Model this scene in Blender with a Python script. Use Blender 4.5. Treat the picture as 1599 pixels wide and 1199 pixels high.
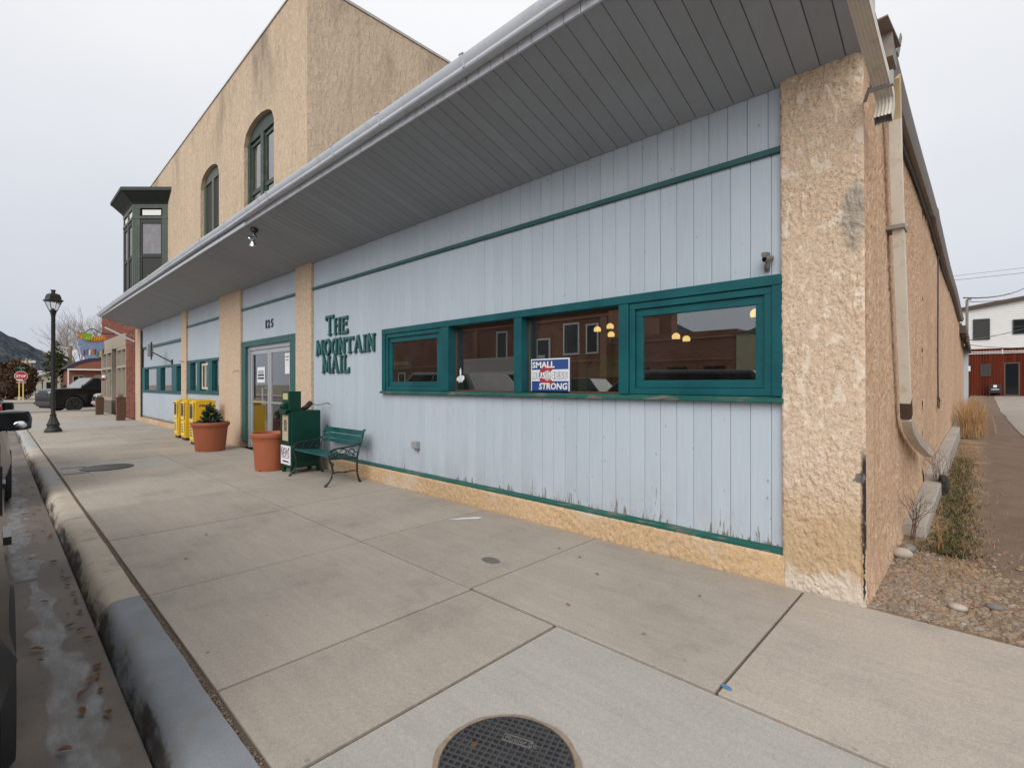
import bpy, bmesh, math, random
from mathutils import Vector, Matrix, noise as mnoise
R = math.radians
random.seed(7)
for o in list(bpy.data.objects):
    bpy.data.objects.remove(o)
S = bpy.context.scene
C = S.collection

# ------------------------------------------------------------------ camera
cd = bpy.data.cameras.new('camera')
cam = bpy.data.objects.new('camera', cd)
C.objects.link(cam)
cd.sensor_fit = 'HORIZONTAL'
cd.sensor_width = 36.0
cd.lens = 771.0 / 1599.0 * 36.0
cd.clip_start = 0.05
cd.clip_end = 6000
cam.location = (0, 0, 1.4)
cam.rotation_euler = (R(90), 0, R(43.68))
S.camera = cam
S.render.resolution_x, S.render.resolution_y = 1024, 767

# ------------------------------------------------------------------ sky
W = bpy.data.worlds.new('World')
S.world = W
W.use_nodes = True
wn, wl = W.node_tree.nodes, W.node_tree.links
wn.clear()
w_out = wn.new('ShaderNodeOutputWorld')
w_bg = wn.new('ShaderNodeBackground')
w_bg.inputs['Strength'].default_value = 0.1
sky = wn.new('ShaderNodeTexSky')
sky.sky_type = 'NISHITA'
sky.sun_disc = False
sky.sun_elevation = R(34)
sky.sun_rotation = R(155)
sky.dust_density = 4.0
hs = wn.new('ShaderNodeHueSaturation')
hs.inputs['Saturation'].default_value = 0.12
wl.new(sky.outputs[0], hs.inputs['Color'])
tc = wn.new('ShaderNodeTexCoord')
sep = wn.new('ShaderNodeSeparateXYZ')
wl.new(tc.outputs['Generated'], sep.inputs[0])
cn = wn.new('ShaderNodeTexNoise')
cn.inputs['Scale'].default_value = 1.6
cn.inputs['Detail'].default_value = 5
mp = wn.new('ShaderNodeMapping')
mp.inputs['Scale'].default_value = (1, 1, 2.4)
wl.new(tc.outputs['Generated'], mp.inputs[0])
wl.new(mp.outputs[0], cn.inputs['Vector'])
ma = wn.new('ShaderNodeMath'); ma.operation = 'MULTIPLY_ADD'
ma.inputs[1].default_value = 0.30; ma.inputs[2].default_value = -0.14
wl.new(cn.outputs['Fac'], ma.inputs[0])
mb_ = wn.new('ShaderNodeMath'); mb_.operation = 'ADD'
wl.new(sep.outputs['Z'], mb_.inputs[0]); wl.new(ma.outputs[0], mb_.inputs[1])
rp = wn.new('ShaderNodeValToRGB')
rp.color_ramp.elements[0].position = 0.0
rp.color_ramp.elements[0].color = (0.575, 0.615, 0.69, 1)
rp.color_ramp.elements[1].position = 0.62
rp.color_ramp.elements[1].color = (0.97, 0.98, 1.0, 1)
e = rp.color_ramp.elements.new(0.28); e.color = (0.72, 0.75, 0.81, 1)
wl.new(mb_.outputs[0], rp.inputs[0])
mul = wn.new('ShaderNodeMix'); mul.data_type = 'RGBA'; mul.blend_type = 'MULTIPLY'
mul.inputs['Factor'].default_value = 1.0
wl.new(rp.outputs[0], mul.inputs['A'])
mul.inputs['B'].default_value = (7.3, 7.3, 7.3, 1)
mx = wn.new('ShaderNodeMix'); mx.data_type = 'RGBA'
mx.inputs['Factor'].default_value = 0.92
wl.new(hs.outputs[0], mx.inputs['A'])
wl.new(mul.outputs['Result'], mx.inputs['B'])
wl.new(mx.outputs['Result'], w_bg.inputs['Color'])
wl.new(w_bg.outputs[0], w_out.inputs['Surface'])

# ------------------------------------------------------------------ sun behind cloud
sd = bpy.data.lights.new('sun', 'SUN')
sd.energy = 1.5
sd.angle = R(45)
sd.color = (1.0, 0.965, 0.91)
sun = bpy.data.objects.new('sun', sd)
C.objects.link(sun)
sun.rotation_euler = Vector((0.35, -0.75, 0.56)).to_track_quat('Z', 'Y').to_euler()
S.view_settings.view_transform = 'Standard'
S.view_settings.look = 'None'
S.view_settings.exposure = 0.5
S.view_settings.gamma = 1.0
S.view_settings.use_curve_mapping = False


# ------------------------------------------------------------------ helpers
class MB:
    """collects simple shapes into one mesh"""
    def __init__(s):
        s.v = []; s.f = []; s.mi = []; s.cur = 0
    def add(s, vs, fs):
        n = len(s.v)
        s.v += [tuple(p) for p in vs]
        s.f += [tuple(n + i for i in f) for f in fs]
        s.mi += [s.cur] * len(fs)
        return s
    def box(s, x0, x1, y0, y1, z0, z1):
        if x0 > x1: x0, x1 = x1, x0
        if y0 > y1: y0, y1 = y1, y0
        if z0 > z1: z0, z1 = z1, z0
        return s.add([(x0, y0, z0), (x1, y0, z0), (x1, y1, z0), (x0, y1, z0), (x0, y0, z1), (x1, y0, z1), (x1, y1, z1), (x0, y1, z1)],
                     [(0, 3, 2, 1), (4, 5, 6, 7), (0, 1, 5, 4), (1, 2, 6, 5), (2, 3, 7, 6), (3, 0, 4, 7)])
    def bar(s, a, b, w, h=None, up=(0, 0, 1)):
        a, b = Vector(a), Vector(b)
        h = w if h is None else h
        d = (b - a).normalized()
        u = Vector(up)
        if abs(d.dot(u)) > 0.98: u = Vector((0, 1, 0))
        r = d.cross(u).normalized(); u = r.cross(d).normalized()
        r *= w / 2; u *= h / 2
        return s.add([a - r - u, a + r - u, a + r + u, a - r + u, b - r - u, b + r - u, b + r + u, b - r + u],
                     [(0, 3, 2, 1), (4, 5, 6, 7), (0, 1, 5, 4), (1, 2, 6, 5), (2, 3, 7, 6), (3, 0, 4, 7)])
    def tube(s, pts, r, n=8, r2=None, cap=True, sx=1.0):
        pts = [Vector(p) for p in pts]
        m = len(pts)
        vs = []
        for i, p in enumerate(pts):
            d = (pts[min(i + 1, m - 1)] - pts[max(i - 1, 0)])
            d = d.normalized() if d.length else Vector((0, 0, 1))
            u = Vector((0, 0, 1)) if abs(d.z) < 0.95 else Vector((0, 1, 0))
            a = d.cross(u).normalized(); b = a.cross(d).normalized()
            if isinstance(r, (list, tuple)): rr = r[i]
            else: rr = r if r2 is None else r + (r2 - r) * i / max(1, m - 1)
            for k in range(n):
                t = 2 * math.pi * k / n
                vs.append(p + a * (rr * sx * math.cos(t)) + b * (rr * math.sin(t)))
        fs = []
        for i in range(m - 1):
            for k in range(n):
                k2 = (k + 1) % n
                fs.append((i * n + k, (i + 1) * n + k, (i + 1) * n + k2, i * n + k2))
        if cap:
            fs.append(tuple(range(n)))
            fs.append(tuple((m - 1) * n + k for k in reversed(range(n))))
        return s.add(vs, fs)
    def lathe(s, prof, c=(0, 0, 0), n=24, sq=False, cap=True):
        vs = []; m = len(prof)
        for (r, z) in prof:
            for k in range(n):
                t = 2 * math.pi * (k + (0.5 if sq else 0)) / n
                vs.append((c[0] + r * math.cos(t), c[1] + r * math.sin(t), c[2] + z))
        fs = []
        for i in range(m - 1):
            for k in range(n):
                k2 = (k + 1) % n
                fs.append((i * n + k, i * n + k2, (i + 1) * n + k2, (i + 1) * n + k))
        if cap:
            fs.append(tuple(reversed(range(n))))
            fs.append(tuple((m - 1) * n + k for k in range(n)))
        return s.add(vs, fs)
    def prism(s, poly, axis, a, b):
        """poly of 2-D points swept along an axis: 'x' (y,z), 'y' (x,z), 'z' (x,y)"""
        def P(p, t):
            return {'x': (t, p[0], p[1]), 'y': (p[0], t, p[1]), 'z': (p[0], p[1], t)}[axis]
        n = len(poly)
        vs = [P(p, a) for p in poly] + [P(p, b) for p in poly]
        fs = [tuple(range(n)), tuple(reversed(range(n, 2 * n)))]
        fs += [(i, i + n, (i + 1) % n + n, (i + 1) % n) for i in range(n)]
        return s.add(vs, fs)
    def disc(s, c, r, nrm, n=20, th=0.01):
        c = Vector(c); d = Vector(nrm).normalized()
        return s.tube([c, c + d * th], r, n)
    def ball(s, c, r, n=10, m=6, sc=(1, 1, 1)):
        vs = []; fs = []
        for i in range(m + 1):
            t = math.pi * i / m
            for k in range(n):
                a = 2 * math.pi * k / n
                vs.append((c[0] + r * sc[0] * math.sin(t) * math.cos(a), c[1] + r * sc[1] * math.sin(t) * math.sin(a), c[2] + r * sc[2] * math.cos(t)))
        for i in range(m):
            for k in range(n):
                k2 = (k + 1) % n
                fs.append((i * n + k, (i + 1) * n + k, (i + 1) * n + k2, i * n + k2))
        return s.add(vs, fs)
    def mesh(s, name, mats, smooth=None, off=(0, 0, 0), clean=True):
        me = bpy.data.meshes.new(name)
        me.from_pydata([(p[0] - off[0], p[1] - off[1], p[2] - off[2]) for p in s.v], [], s.f)
        for m in (mats if isinstance(mats, (list, tuple)) else [mats]):
            me.materials.append(m)
        if isinstance(mats, (list, tuple)):
            me.polygons.foreach_set('material_index', s.mi)
        me.update()
        if clean:
            bm = bmesh.new(); bm.from_mesh(me)
            bmesh.ops.remove_doubles(bm, verts=bm.verts, dist=1e-5)
            bmesh.ops.recalc_face_normals(bm, faces=bm.faces)
            bm.to_mesh(me); bm.free()
        if smooth is not None:
            me.polygons.foreach_set('use_smooth', [True] * len(me.polygons))
            try: me.set_sharp_from_angle(angle=R(smooth))
            except Exception: pass
        return me
    def build(s, name, mats, parent=None, smooth=None, world=False, bevel=0, clean=True):
        off = root_loc(parent) if world else (0, 0, 0)
        o = bpy.data.objects.new(name, s.mesh(name, mats, smooth, off, clean))
        C.objects.link(o)
        if parent is not None: o.parent = parent
        if bevel:
            b = o.modifiers.new('bevel', 'BEVEL'); b.width = bevel; b.segments = 2; b.limit_method = 'ANGLE'; b.angle_limit = R(40)
        return o

def root_loc(o):
    p = Vector((0, 0, 0))
    while o is not None:
        p += o.location; o = o.parent
    return p
def tag(o, label=None, cat=None, group=None, kind=None):
    if label: o['label'] = label
    if cat: o['category'] = cat
    if group: o['group'] = group
    if kind: o['kind'] = kind
    return o
def thing(name, label, cat, loc=(0, 0, 0), rz=0, group=None):
    o = bpy.data.objects.new(name, None); C.objects.link(o)
    o.empty_display_size = 0.2
    o.location = loc; o.rotation_euler = (0, 0, rz)
    return tag(o, label, cat, group)
def inst(name, me, parent=None, loc=(0, 0, 0), rot=(0, 0, 0), scale=(1, 1, 1)):
    o = bpy.data.objects.new(name, me); C.objects.link(o)
    if parent is not None: o.parent = parent
    o.location = loc; o.rotation_euler = rot; o.scale = scale
    return o
def kids(o):
    return [c for c in KID_CACHE(o)]
def KID_CACHE(o):
    return [c for c in bpy.data.objects if c.parent == o]
def dup(root, loc, rz=None, label=None):
    r = root.copy(); C.objects.link(r); r.location = loc
    if rz is not None: r.rotation_euler = (0, 0, rz)
    if label: r['label'] = label
    for ch in kids(root):
        c = ch.copy(); C.objects.link(c); c.parent = r
        for g in kids(ch):
            d = g.copy(); C.objects.link(d); d.parent = c
    return r

# ------------------------------------------------------------------ material kit
class NT:
    def __init__(s, name):
        s.m = bpy.data.materials.new(name); s.m.use_nodes = True
        s.t = s.m.node_tree; s.n = s.t.nodes; s.l = s.t.links
        s.b = s.n['Principled BSDF']
        s._pos = None
    def new(s, t, **k):
        x = s.n.new(t)
        for a, b in k.items(): setattr(x, a, b)
        return x
    def put(s, sock, v):
        if isinstance(v, bpy.types.NodeSocket): s.l.new(v, sock)
        elif isinstance(v, (tuple, list)):
            sock.default_value = (v[0], v[1], v[2], 1) if len(sock.default_value) == 4 else v[:3]
        else: sock.default_value = v
    @property
    def pos(s):
        if s._pos is None: s._pos = s.new('ShaderNodeNewGeometry').outputs['Position']
        return s._pos
    @property
    def obj(s):
        return s.new('ShaderNodeTexCoord').outputs['Object']
    @property
    def rnd(s):
        return s.new('ShaderNodeObjectInfo').outputs['Random']
    def xyz(s, v=None):
        x = s.new('ShaderNodeSeparateXYZ'); s.l.new(v or s.pos, x.inputs[0]); return x.outputs
    def sc(s, v, k):
        x = s.new('ShaderNodeMapping'); s.l.new(v, x.inputs[0]); x.inputs['Scale'].default_value = k; return x.outputs[0]
    def noise(s, scale, detail=3, vec=None, rough=0.55, dist=0.0, out='Fac'):
        x = s.new('ShaderNodeTexNoise'); s.l.new(vec or s.pos, x.inputs['Vector'])
        x.inputs['Scale'].default_value = scale; x.inputs['Detail'].default_value = detail
        x.inputs['Roughness'].default_value = rough; x.inputs['Distortion'].default_value = dist
        return x.outputs[out]
    def voro(s, scale, vec=None, feature='F1', out='Distance'):
        x = s.new('ShaderNodeTexVoronoi', feature=feature); s.l.new(vec or s.pos, x.inputs['Vector'])
        x.inputs['Scale'].default_value = scale
        return x.outputs[out]
    def math(s, op, a, b=0.0, c=None, clamp=False):
        x = s.new('ShaderNodeMath', operation=op, use_clamp=clamp)
        s.put(x.inputs[0], a); s.put(x.inputs[1], b)
        if c is not None: s.put(x.inputs[2], c)
        return x.outputs[0]
    def step(s, v, lo, hi):
        x = s.new('ShaderNodeMapRange'); x.interpolation_type = 'SMOOTHSTEP'
        s.put(x.inputs['Value'], v); s.put(x.inputs['From Min'], lo); s.put(x.inputs['From Max'], hi)
        return x.outputs[0]
    def mix(s, f, a, b, mode='MIX'):
        x = s.new('ShaderNodeMix', data_type='RGBA', blend_type=mode)
        s.put(x.inputs['Factor'], f); s.put(x.inputs['A'], a); s.put(x.inputs['B'], b)
        return x.outputs['Result']
    def gain(s, col, f):
        """multiply a colour by a float socket"""
        x = s.new('ShaderNodeVectorMath', operation='SCALE')
        s.put(x.inputs[0], col); s.put(x.inputs['Scale'], f)
        return x.outputs[0]
    def bump(s, h, st=0.5, d=0.01, nrm=None):
        x = s.new('ShaderNodeBump'); x.inputs['Strength'].default_value = st; x.inputs['Distance'].default_value = d
        s.l.new(h, x.inputs['Height'])
        if nrm is not None: s.l.new(nrm, x.inputs['Normal'])
        s.l.new(x.outputs[0], s.b.inputs['Normal'])
        return x.outputs[0]
    def set(s, col=None, rough=None, metal=None, spec=None, **k):
        if col is not None: s.put(s.b.inputs['Base Color'], col)
        if rough is not None: s.put(s.b.inputs['Roughness'], rough)
        if metal is not None: s.put(s.b.inputs['Metallic'], metal)
        if spec is not None: s.put(s.b.inputs['Specular IOR Level'], spec)
        for a, b in k.items(): s.put(s.b.inputs[a.replace('_', ' ')], b)
        return s.m

def plain(name, col, rough=0.6, metal=0.0, var=0.12, scale=6.0, bump=0.0, dirt=None, spec=None):
    t = NT(name)
    n = t.noise(scale, 4)
    f = t.math('MULTIPLY_ADD', n, 2 * var, 1 - var)
    c = t.gain(col, f)
    if dirt:
        c = t.mix(t.math('MULTIPLY', t.step(t.noise(scale * 2.3, 5), 0.5, 0.75), 0.55), c, dirt)
    if bump: t.bump(t.noise(scale * 12, 4), bump, 0.004)
    return t.set(c, t.math('MULTIPLY_ADD', n, 0.15, rough - 0.07), metal, spec)

def leafy(name, a, b, rough=0.7):
    t = NT(name)
    c = t.mix(t.step(t.noise(5, 3), 0.35, 0.65), a, b)
    c = t.gain(c, t.math('MULTIPLY_ADD', t.noise(60, 1), 0.7, 0.65))
    t.set(c, rough, spec=0.2)
    return t.m

M = {}
# stucco in three tints -----------------------------------------------------
def stucco(name, base, pale, dark, relief=0.7, scale=15, zst=0.55, d=0.012, extra=None, edge_shade=0.6):
    t = NT(name)
    v = t.sc(t.pos, (1, 1, zst))
    n = t.noise(scale, 4, v, 0.5, 0.35)
    k = t.math('MULTIPLY', n, 7.0)
    h = t.math('ADD', t.math('FLOOR', k), t.math('POWER', t.math('FRACT', k), 5.0))
    h = t.math('MULTIPLY', h, 0.15)
    h = t.math('ADD', h, t.math('MULTIPLY', t.noise(scale * 8, 3), 0.25))
    big = t.noise(0.55, 4, t.sc(t.pos, (1, 1, 0.5)))
    c = t.mix(t.step(big, 0.35, 0.7), base, dark)
    c = t.mix(t.math('MULTIPLY', t.step(n, 0.5, 0.62), 0.6), c, pale)
    c = t.gain(c, t.math('MULTIPLY_ADD', t.noise(scale * 5, 3), 0.36, 0.82))
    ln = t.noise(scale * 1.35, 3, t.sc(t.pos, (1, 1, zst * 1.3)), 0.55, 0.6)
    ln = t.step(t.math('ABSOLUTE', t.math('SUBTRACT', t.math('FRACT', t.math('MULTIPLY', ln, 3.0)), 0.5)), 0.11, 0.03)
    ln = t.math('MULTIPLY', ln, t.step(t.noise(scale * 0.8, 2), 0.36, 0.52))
    c = t.mix(t.math('MULTIPLY', ln, edge_shade), c, tuple(q * 0.42 for q in dark))  # thin dark contours: shadow under trowel edges painted into the stucco colour
    if extra: c = extra(t, c)
    t.bump(h, relief, d)
    return t.set(c, 0.9, spec=0.15)

def corner_wear(t, c):
    x, y, z = t.xyz()[0:3]
    pl = t.step(t.noise(15, 4, t.sc(t.pos, (1.1, 1, 0.5)), 0.5, 0.6), 0.575, 0.59)
    c = t.mix(t.math('MULTIPLY', pl, t.math('MULTIPLY', t.step(z, 0.75, 1.1), 0.75)), c, (0.70, 0.60, 0.50))
    # grey patch high on the corner
    n = t.noise(7, 4); n2 = t.noise(30, 4)
    dx = t.math('DIVIDE', t.math('ADD', x, 0.60), 0.085)
    dz = t.math('DIVIDE', t.math('ADD', z, -2.50), 0.21)
    rr = t.math('SQRT', t.math('ADD', t.math('MULTIPLY', dx, dx), t.math('MULTIPLY', dz, dz)))
    rr = t.math('ADD', rr, t.math('MULTIPLY_ADD', n, 1.6, -0.8))
    c = t.mix(t.math('MULTIPLY', t.step(rr, 1.15, 0.6), 0.75), c, (0.27, 0.25, 0.215))
    # ochre damp stain on the lower part
    low = t.step(t.math('ADD', z, t.math('MULTIPLY_ADD', t.noise(3.2, 4), 0.9, -0.45)), 0.80, 0.30)
    c = t.mix(t.math('MULTIPLY', low, 0.6), c, (0.42, 0.275, 0.135))
    # salt bloom along the foot
    sb = t.step(t.math('ADD', z, t.math('MULTIPLY_ADD', n, 0.42, -0.21)), 0.17, 0.06)
    c = t.mix(t.math('MULTIPLY', sb, 0.85), c, (0.60, 0.52, 0.44))
    # holes with dark grit
    g = t.math('MULTIPLY', t.step(n2, 0.66, 0.7), t.step(z, 0.35, 0.02))
    c = t.mix(g, c, (0.10, 0.085, 0.07))
    # black broken seam at the arris
    sx = t.math('ABSOLUTE', t.math('ADD', x, t.math('MULTIPLY_ADD', n2, 0.03, 0.545 - 0.015)))
    yl = t.step(y, 3.86, 3.83)
    seam = t.math('MULTIPLY', t.math('MULTIPLY', t.step(sx, t.math('MULTIPLY_ADD', t.step(z, 0.30, 0.40), 0.020, 0.006), 0.004), yl),
                  t.math('MULTIPLY', t.step(z, 1.02, 0.9), t.step(z, 0.0, 0.08)))
    c = t.mix(t.math('MULTIPLY', seam, t.step(t.noise(16, 5), 0.26, 0.40)), c, (0.035, 0.03, 0.028))
    # chip with grey lath beside the seam
    cx = t.math('DIVIDE', t.math('ADD', x, 0.566), 0.034); cz = t.math('DIVIDE', t.math('ADD', z, -0.80), 0.045)
    ch = t.math('ADD', t.math('SQRT', t.math('ADD', t.math('MULTIPLY', cx, cx), t.math('MULTIPLY', cz, cz))), t.math('MULTIPLY_ADD', t.noise(34, 6, None, 0.65), 2.2, -1.1))
    c = t.mix(t.math('MULTIPLY', t.step(ch, 0.95, 0.8), yl), c, (0.16, 0.15, 0.14))
    return c
def high_grime(t, c):
    x, y, z = t.xyz()[0:3]
    g = t.math('MULTIPLY', t.step(t.noise(0.9, 7, t.sc(t.pos, (1, 1, 0.35)), 0.65), 0.46, 0.70), t.step(z, 6.3, 8.3))
    c = t.mix(t.math('MULTIPLY', g, 0.85), c, (0.24, 0.195, 0.15))
    s = t.math('MULTIPLY', t.step(t.noise(9, 3, t.sc(t.pos, (1, 1, 0.05))), 0.5, 0.75), 0.35)
    return t.mix(s, c, (0.36, 0.285, 0.21))
def streaks(t, c):
    s = t.step(t.noise(11, 4, t.sc(t.pos, (1, 1, 0.07))), 0.42, 0.7)
    c = t.mix(t.math('MULTIPLY', s, 0.5), c, (0.40, 0.225, 0.115))
    g = t.step(t.noise(70, 3, t.sc(t.pos, (1, 1, 0.4))), 0.6, 0.72)
    return t.mix(t.math('MULTIPLY', g, 0.72), c, (0.22, 0.135, 0.08))
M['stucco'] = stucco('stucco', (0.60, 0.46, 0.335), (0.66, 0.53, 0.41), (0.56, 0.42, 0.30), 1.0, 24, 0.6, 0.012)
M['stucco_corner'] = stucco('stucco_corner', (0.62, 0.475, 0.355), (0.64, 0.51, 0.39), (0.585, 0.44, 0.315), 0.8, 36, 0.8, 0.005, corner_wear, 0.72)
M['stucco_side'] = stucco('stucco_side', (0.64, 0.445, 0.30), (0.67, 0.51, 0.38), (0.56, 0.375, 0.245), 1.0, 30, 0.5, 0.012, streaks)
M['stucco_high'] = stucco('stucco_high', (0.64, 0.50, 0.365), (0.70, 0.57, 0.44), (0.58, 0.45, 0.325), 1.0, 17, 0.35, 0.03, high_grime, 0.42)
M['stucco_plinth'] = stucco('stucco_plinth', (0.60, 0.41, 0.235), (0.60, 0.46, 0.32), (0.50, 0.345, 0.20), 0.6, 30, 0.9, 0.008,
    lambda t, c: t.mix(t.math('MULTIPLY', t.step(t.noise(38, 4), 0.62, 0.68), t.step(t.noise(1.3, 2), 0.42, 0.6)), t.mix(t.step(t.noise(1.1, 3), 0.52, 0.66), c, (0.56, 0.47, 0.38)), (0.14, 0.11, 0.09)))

# painted boards ------------------------------------------------------------
def siding():
    t = NT('blue_board_paint')
    x, y, z = t.xyz()[0:3]
    r = t.rnd
    v = t.new('ShaderNodeVectorMath', operation='ADD')
    t.l.new(t.pos, v.inputs[0])
    cmb = t.new('ShaderNodeCombineXYZ'); t.put(cmb.inputs[0], t.math('MULTIPLY', r, 50)); t.l.new(cmb.outputs[0], v.inputs[1])
    P = v.outputs[0]
    grain = t.noise(75, 5, t.sc(P, (1, 1, 0.035)), 0.65)
    blotch = t.noise(2.2, 4, t.sc(P, (1, 1, 0.4)))
    c = t.mix(t.step(blotch, 0.3, 0.7), (0.408, 0.468, 0.53), (0.438, 0.495, 0.555))
    c = t.gain(c, t.math('MULTIPLY_ADD', r, 0.045, 0.978))
    c = t.gain(c, t.math('MULTIPLY_ADD', grain, 0.24, 0.88))
    low = t.math('MULTIPLY', t.step(z, 0.75, 0.25), t.step(t.noise(5, 5, t.sc(P, (1, 1, 0.5)), 0.65), 0.35, 0.7))
    c = t.mix(t.math('MULTIPLY', low, 0.30), c, (0.27, 0.25, 0.225))
    # scuffs and nail marks
    sp = t.step(t.voro(11, t.sc(P, (1, 1, 0.6))), 0.11, 0.05)
    c = t.mix(t.math('MULTIPLY', sp, t.math('MULTIPLY', t.step(t.noise(3, 2, P), 0.42, 0.58), 0.65)), c, (0.20, 0.205, 0.22))
    # flaking along the bottom
    fl = t.noise(34, 5, t.sc(P, (1.6, 1, 0.16)), 0.6)
    reach = t.math('MULTIPLY_ADD', t.step(t.noise(2.6, 3, t.sc(t.pos, (1, 1, 0.01))), 0.35, 0.72), t.math('MULTIPLY_ADD', t.step(x, -5.5, -1.2), 0.42, 0.10), 0.05)
    k = t.math('DIVIDE', t.math('SUBTRACT', z, 0.22), reach)
    thr = t.math('MULTIPLY_ADD', k, 0.26, 0.50)
    mask = t.math('MULTIPLY', t.math('GREATER_THAN', fl, thr), t.math('LESS_THAN', k, 1.0))
    c = t.mix(mask, c, t.mix(t.noise(90, 2, t.sc(P, (1, 1, 0.1))), (0.12, 0.095, 0.08), (0.30, 0.255, 0.21)))
    t.bump(t.math('ADD', t.math('MULTIPLY', grain, 0.5), t.math('MULTIPLY', mask, -1.0)), 0.35, 0.003)
    return t.set(c, 0.62, spec=0.3)
M['siding'] = siding()
def soffit():
    t = NT('soffit_paint')
    g = t.noise(40, 4, t.sc(t.pos, (1, 0.05, 1)))
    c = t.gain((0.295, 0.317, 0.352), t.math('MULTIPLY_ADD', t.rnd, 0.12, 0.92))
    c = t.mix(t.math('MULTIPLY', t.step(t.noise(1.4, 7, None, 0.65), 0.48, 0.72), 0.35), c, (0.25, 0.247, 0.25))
    c = t.gain(c, t.math('MULTIPLY_ADD', g, 0.14, 0.93))
    t.bump(g, 0.2, 0.002)
    return t.set(c, 0.55)
M['soffit'] = soffit()
M['fascia'] = plain('fascia_paint', (0.50, 0.52, 0.57), 0.55, var=0.12, scale=5, dirt=(0.28, 0.26, 0.25))
M['gutter'] = plain('gutter_white_metal', (0.55, 0.59, 0.65), 0.42, 0.0, 0.14, 3, dirt=(0.42, 0.42, 0.43))
M['downspout'] = plain('downspout_cream_metal', (0.60, 0.55, 0.48), 0.45, 0.0, 0.12, 5, dirt=(0.36, 0.26, 0.16))
M['rusty'] = plain('grey_weathered_metal', (0.22, 0.20, 0.185), 0.6, 0.3, 0.3, 8, dirt=(0.25, 0.13, 0.06))
M['brown_metal'] = plain('brown_metal', (0.06, 0.035, 0.025), 0.5)

def teal(name='teal_paint', a=(0.003, 0.066, 0.078), b=(0.006, 0.092, 0.102), worn=(0.30, 0.25, 0.20), amt=0.66, green=0.0):
    t = NT(name)
    g = t.noise(50, 4, t.sc(t.pos, (0.12, 1, 0.6)))
    c = t.mix(t.step(t.noise(3, 3), 0.3, 0.7), a, b)
    c = t.gain(c, t.math('MULTIPLY_ADD', g, 0.3, 0.85))
    m = t.step(t.math('ADD', t.math('MULTIPLY', t.noise(2.2, 3), 0.5), t.math('MULTIPLY', g, 0.5)), amt, amt + 0.05)
    c = t.mix(m, c, worn)
    t.bump(t.math('SUBTRACT', g, m), 0.3, 0.003)
    return t.set(c, 0.42, spec=0.3)
M['teal'] = teal()
M['teal_trim'] = teal('dark_teal_trim', (0.020, 0.085, 0.082), (0.03, 0.105, 0.10), (0.12, 0.10, 0.085), 0.6)
M['teal_base'] = teal('weathered_teal_trim', (0.012, 0.09, 0.075), (0.03, 0.11, 0.09), (0.15, 0.135, 0.115), 0.545)
M['bay_green'] = plain('bay_green_paint', (0.040, 0.060, 0.047), 0.55, var=0.25, scale=3, dirt=(0.11, 0.12, 0.10))
M['bay_dark'] = plain('bay_dark_green_paint', (0.016, 0.023, 0.020), 0.6, var=0.2)
M['trim_pale'] = plain('taupe_trim_paint', (0.33, 0.28, 0.22), 0.6)
M['taupe'] = plain('taupe_dark_paint', (0.135, 0.11, 0.082), 0.6)

# ground -----------------------------------------------------------------------
def concrete(name, a, b, stain=(0.20, 0.175, 0.15), rndamt=0.10, dark=0.5):
    t = NT(name)
    n1 = t.noise(0.9, 9, None, 0.68); n2 = t.noise(5, 9, None, 0.72)
    fine = t.noise(170, 3, None, 0.7); broom = t.noise(90, 3, t.sc(t.pos, (1, 0.06, 1)))
    c = t.mix(t.step(n1, 0.32, 0.68), a, b)
    c = t.gain(c, t.math('MULTIPLY_ADD', t.rnd, rndamt, 1 - rndamt / 2))
    c = t.mix(t.math('MULTIPLY', t.step(t.math('MULTIPLY_ADD', n2, 0.45, t.math('MULTIPLY', n1, 0.6)), 0.53, 0.72), dark), c, stain)
    mid = t.noise(48, 4, None, 0.7); str_ = t.noise(16, 6, t.sc(t.pos, (0.10, 1.0, 1)), 0.7)
    c = t.gain(c, t.math('MULTIPLY_ADD', fine, 0.95, 0.525))
    c = t.gain(c, t.math('MULTIPLY_ADD', mid, 0.50, 0.75))
    c = t.gain(c, t.math('MULTIPLY_ADD', str_, 0.30, 0.85))
    gum = t.step(t.math('ADD', t.voro(5.5), t.math('MULTIPLY_ADD', t.noise(40, 3), 0.06, -0.03)), 0.075, 0.055)
    c = t.mix(t.math('MULTIPLY', gum, t.math('MULTIPLY', t.step(t.noise(1.7, 2), 0.5, 0.62), 0.5)), c, (0.17, 0.155, 0.14))
    c = t.gain(c, t.math('MULTIPLY_ADD', broom, 0.10, 0.95))
    ag = t.step(t.voro(120), 0.20, 0.10)
    c = t.mix(t.math('MULTIPLY', ag, t.math('MULTIPLY', t.step(n2, 0.4, 0.6), 0.35)), c, (0.16, 0.14, 0.12))
    sp = t.step(t.voro(3.1), 0.055, 0.03)
    c = t.mix(t.math('MULTIPLY', t.math('MULTIPLY', sp, t.step(n2, 0.5, 0.6)), 0.75), c, (0.10, 0.085, 0.075))
    t.bump(t.math('ADD', t.math('MULTIPLY', fine, 0.6), t.math('ADD', broom, t.math('MULTIPLY', n2, 1.5))), 0.25, 0.004)
    return t.set(c, 0.8, spec=0.25)
M['concrete'] = concrete('sidewalk_concrete', (0.405, 0.355, 0.300), (0.345, 0.305, 0.262), (0.22, 0.19, 0.16), 0.11)
M['concrete_new'] = concrete('pale_new_concrete', (0.390, 0.368, 0.338), (0.355, 0.336, 0.308), (0.31, 0.28, 0.255), 0.02, 0.4)
M['drive'] = concrete('old_drive_concrete', (0.33, 0.285, 0.245), (0.27, 0.23, 0.20), (0.18, 0.15, 0.13), 0.02, 0.6)
M['kerb'] = concrete('kerb_concrete', (0.40, 0.355, 0.30), (0.32, 0.29, 0.255), (0.21, 0.19, 0.165), 0.08, 0.5)
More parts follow.
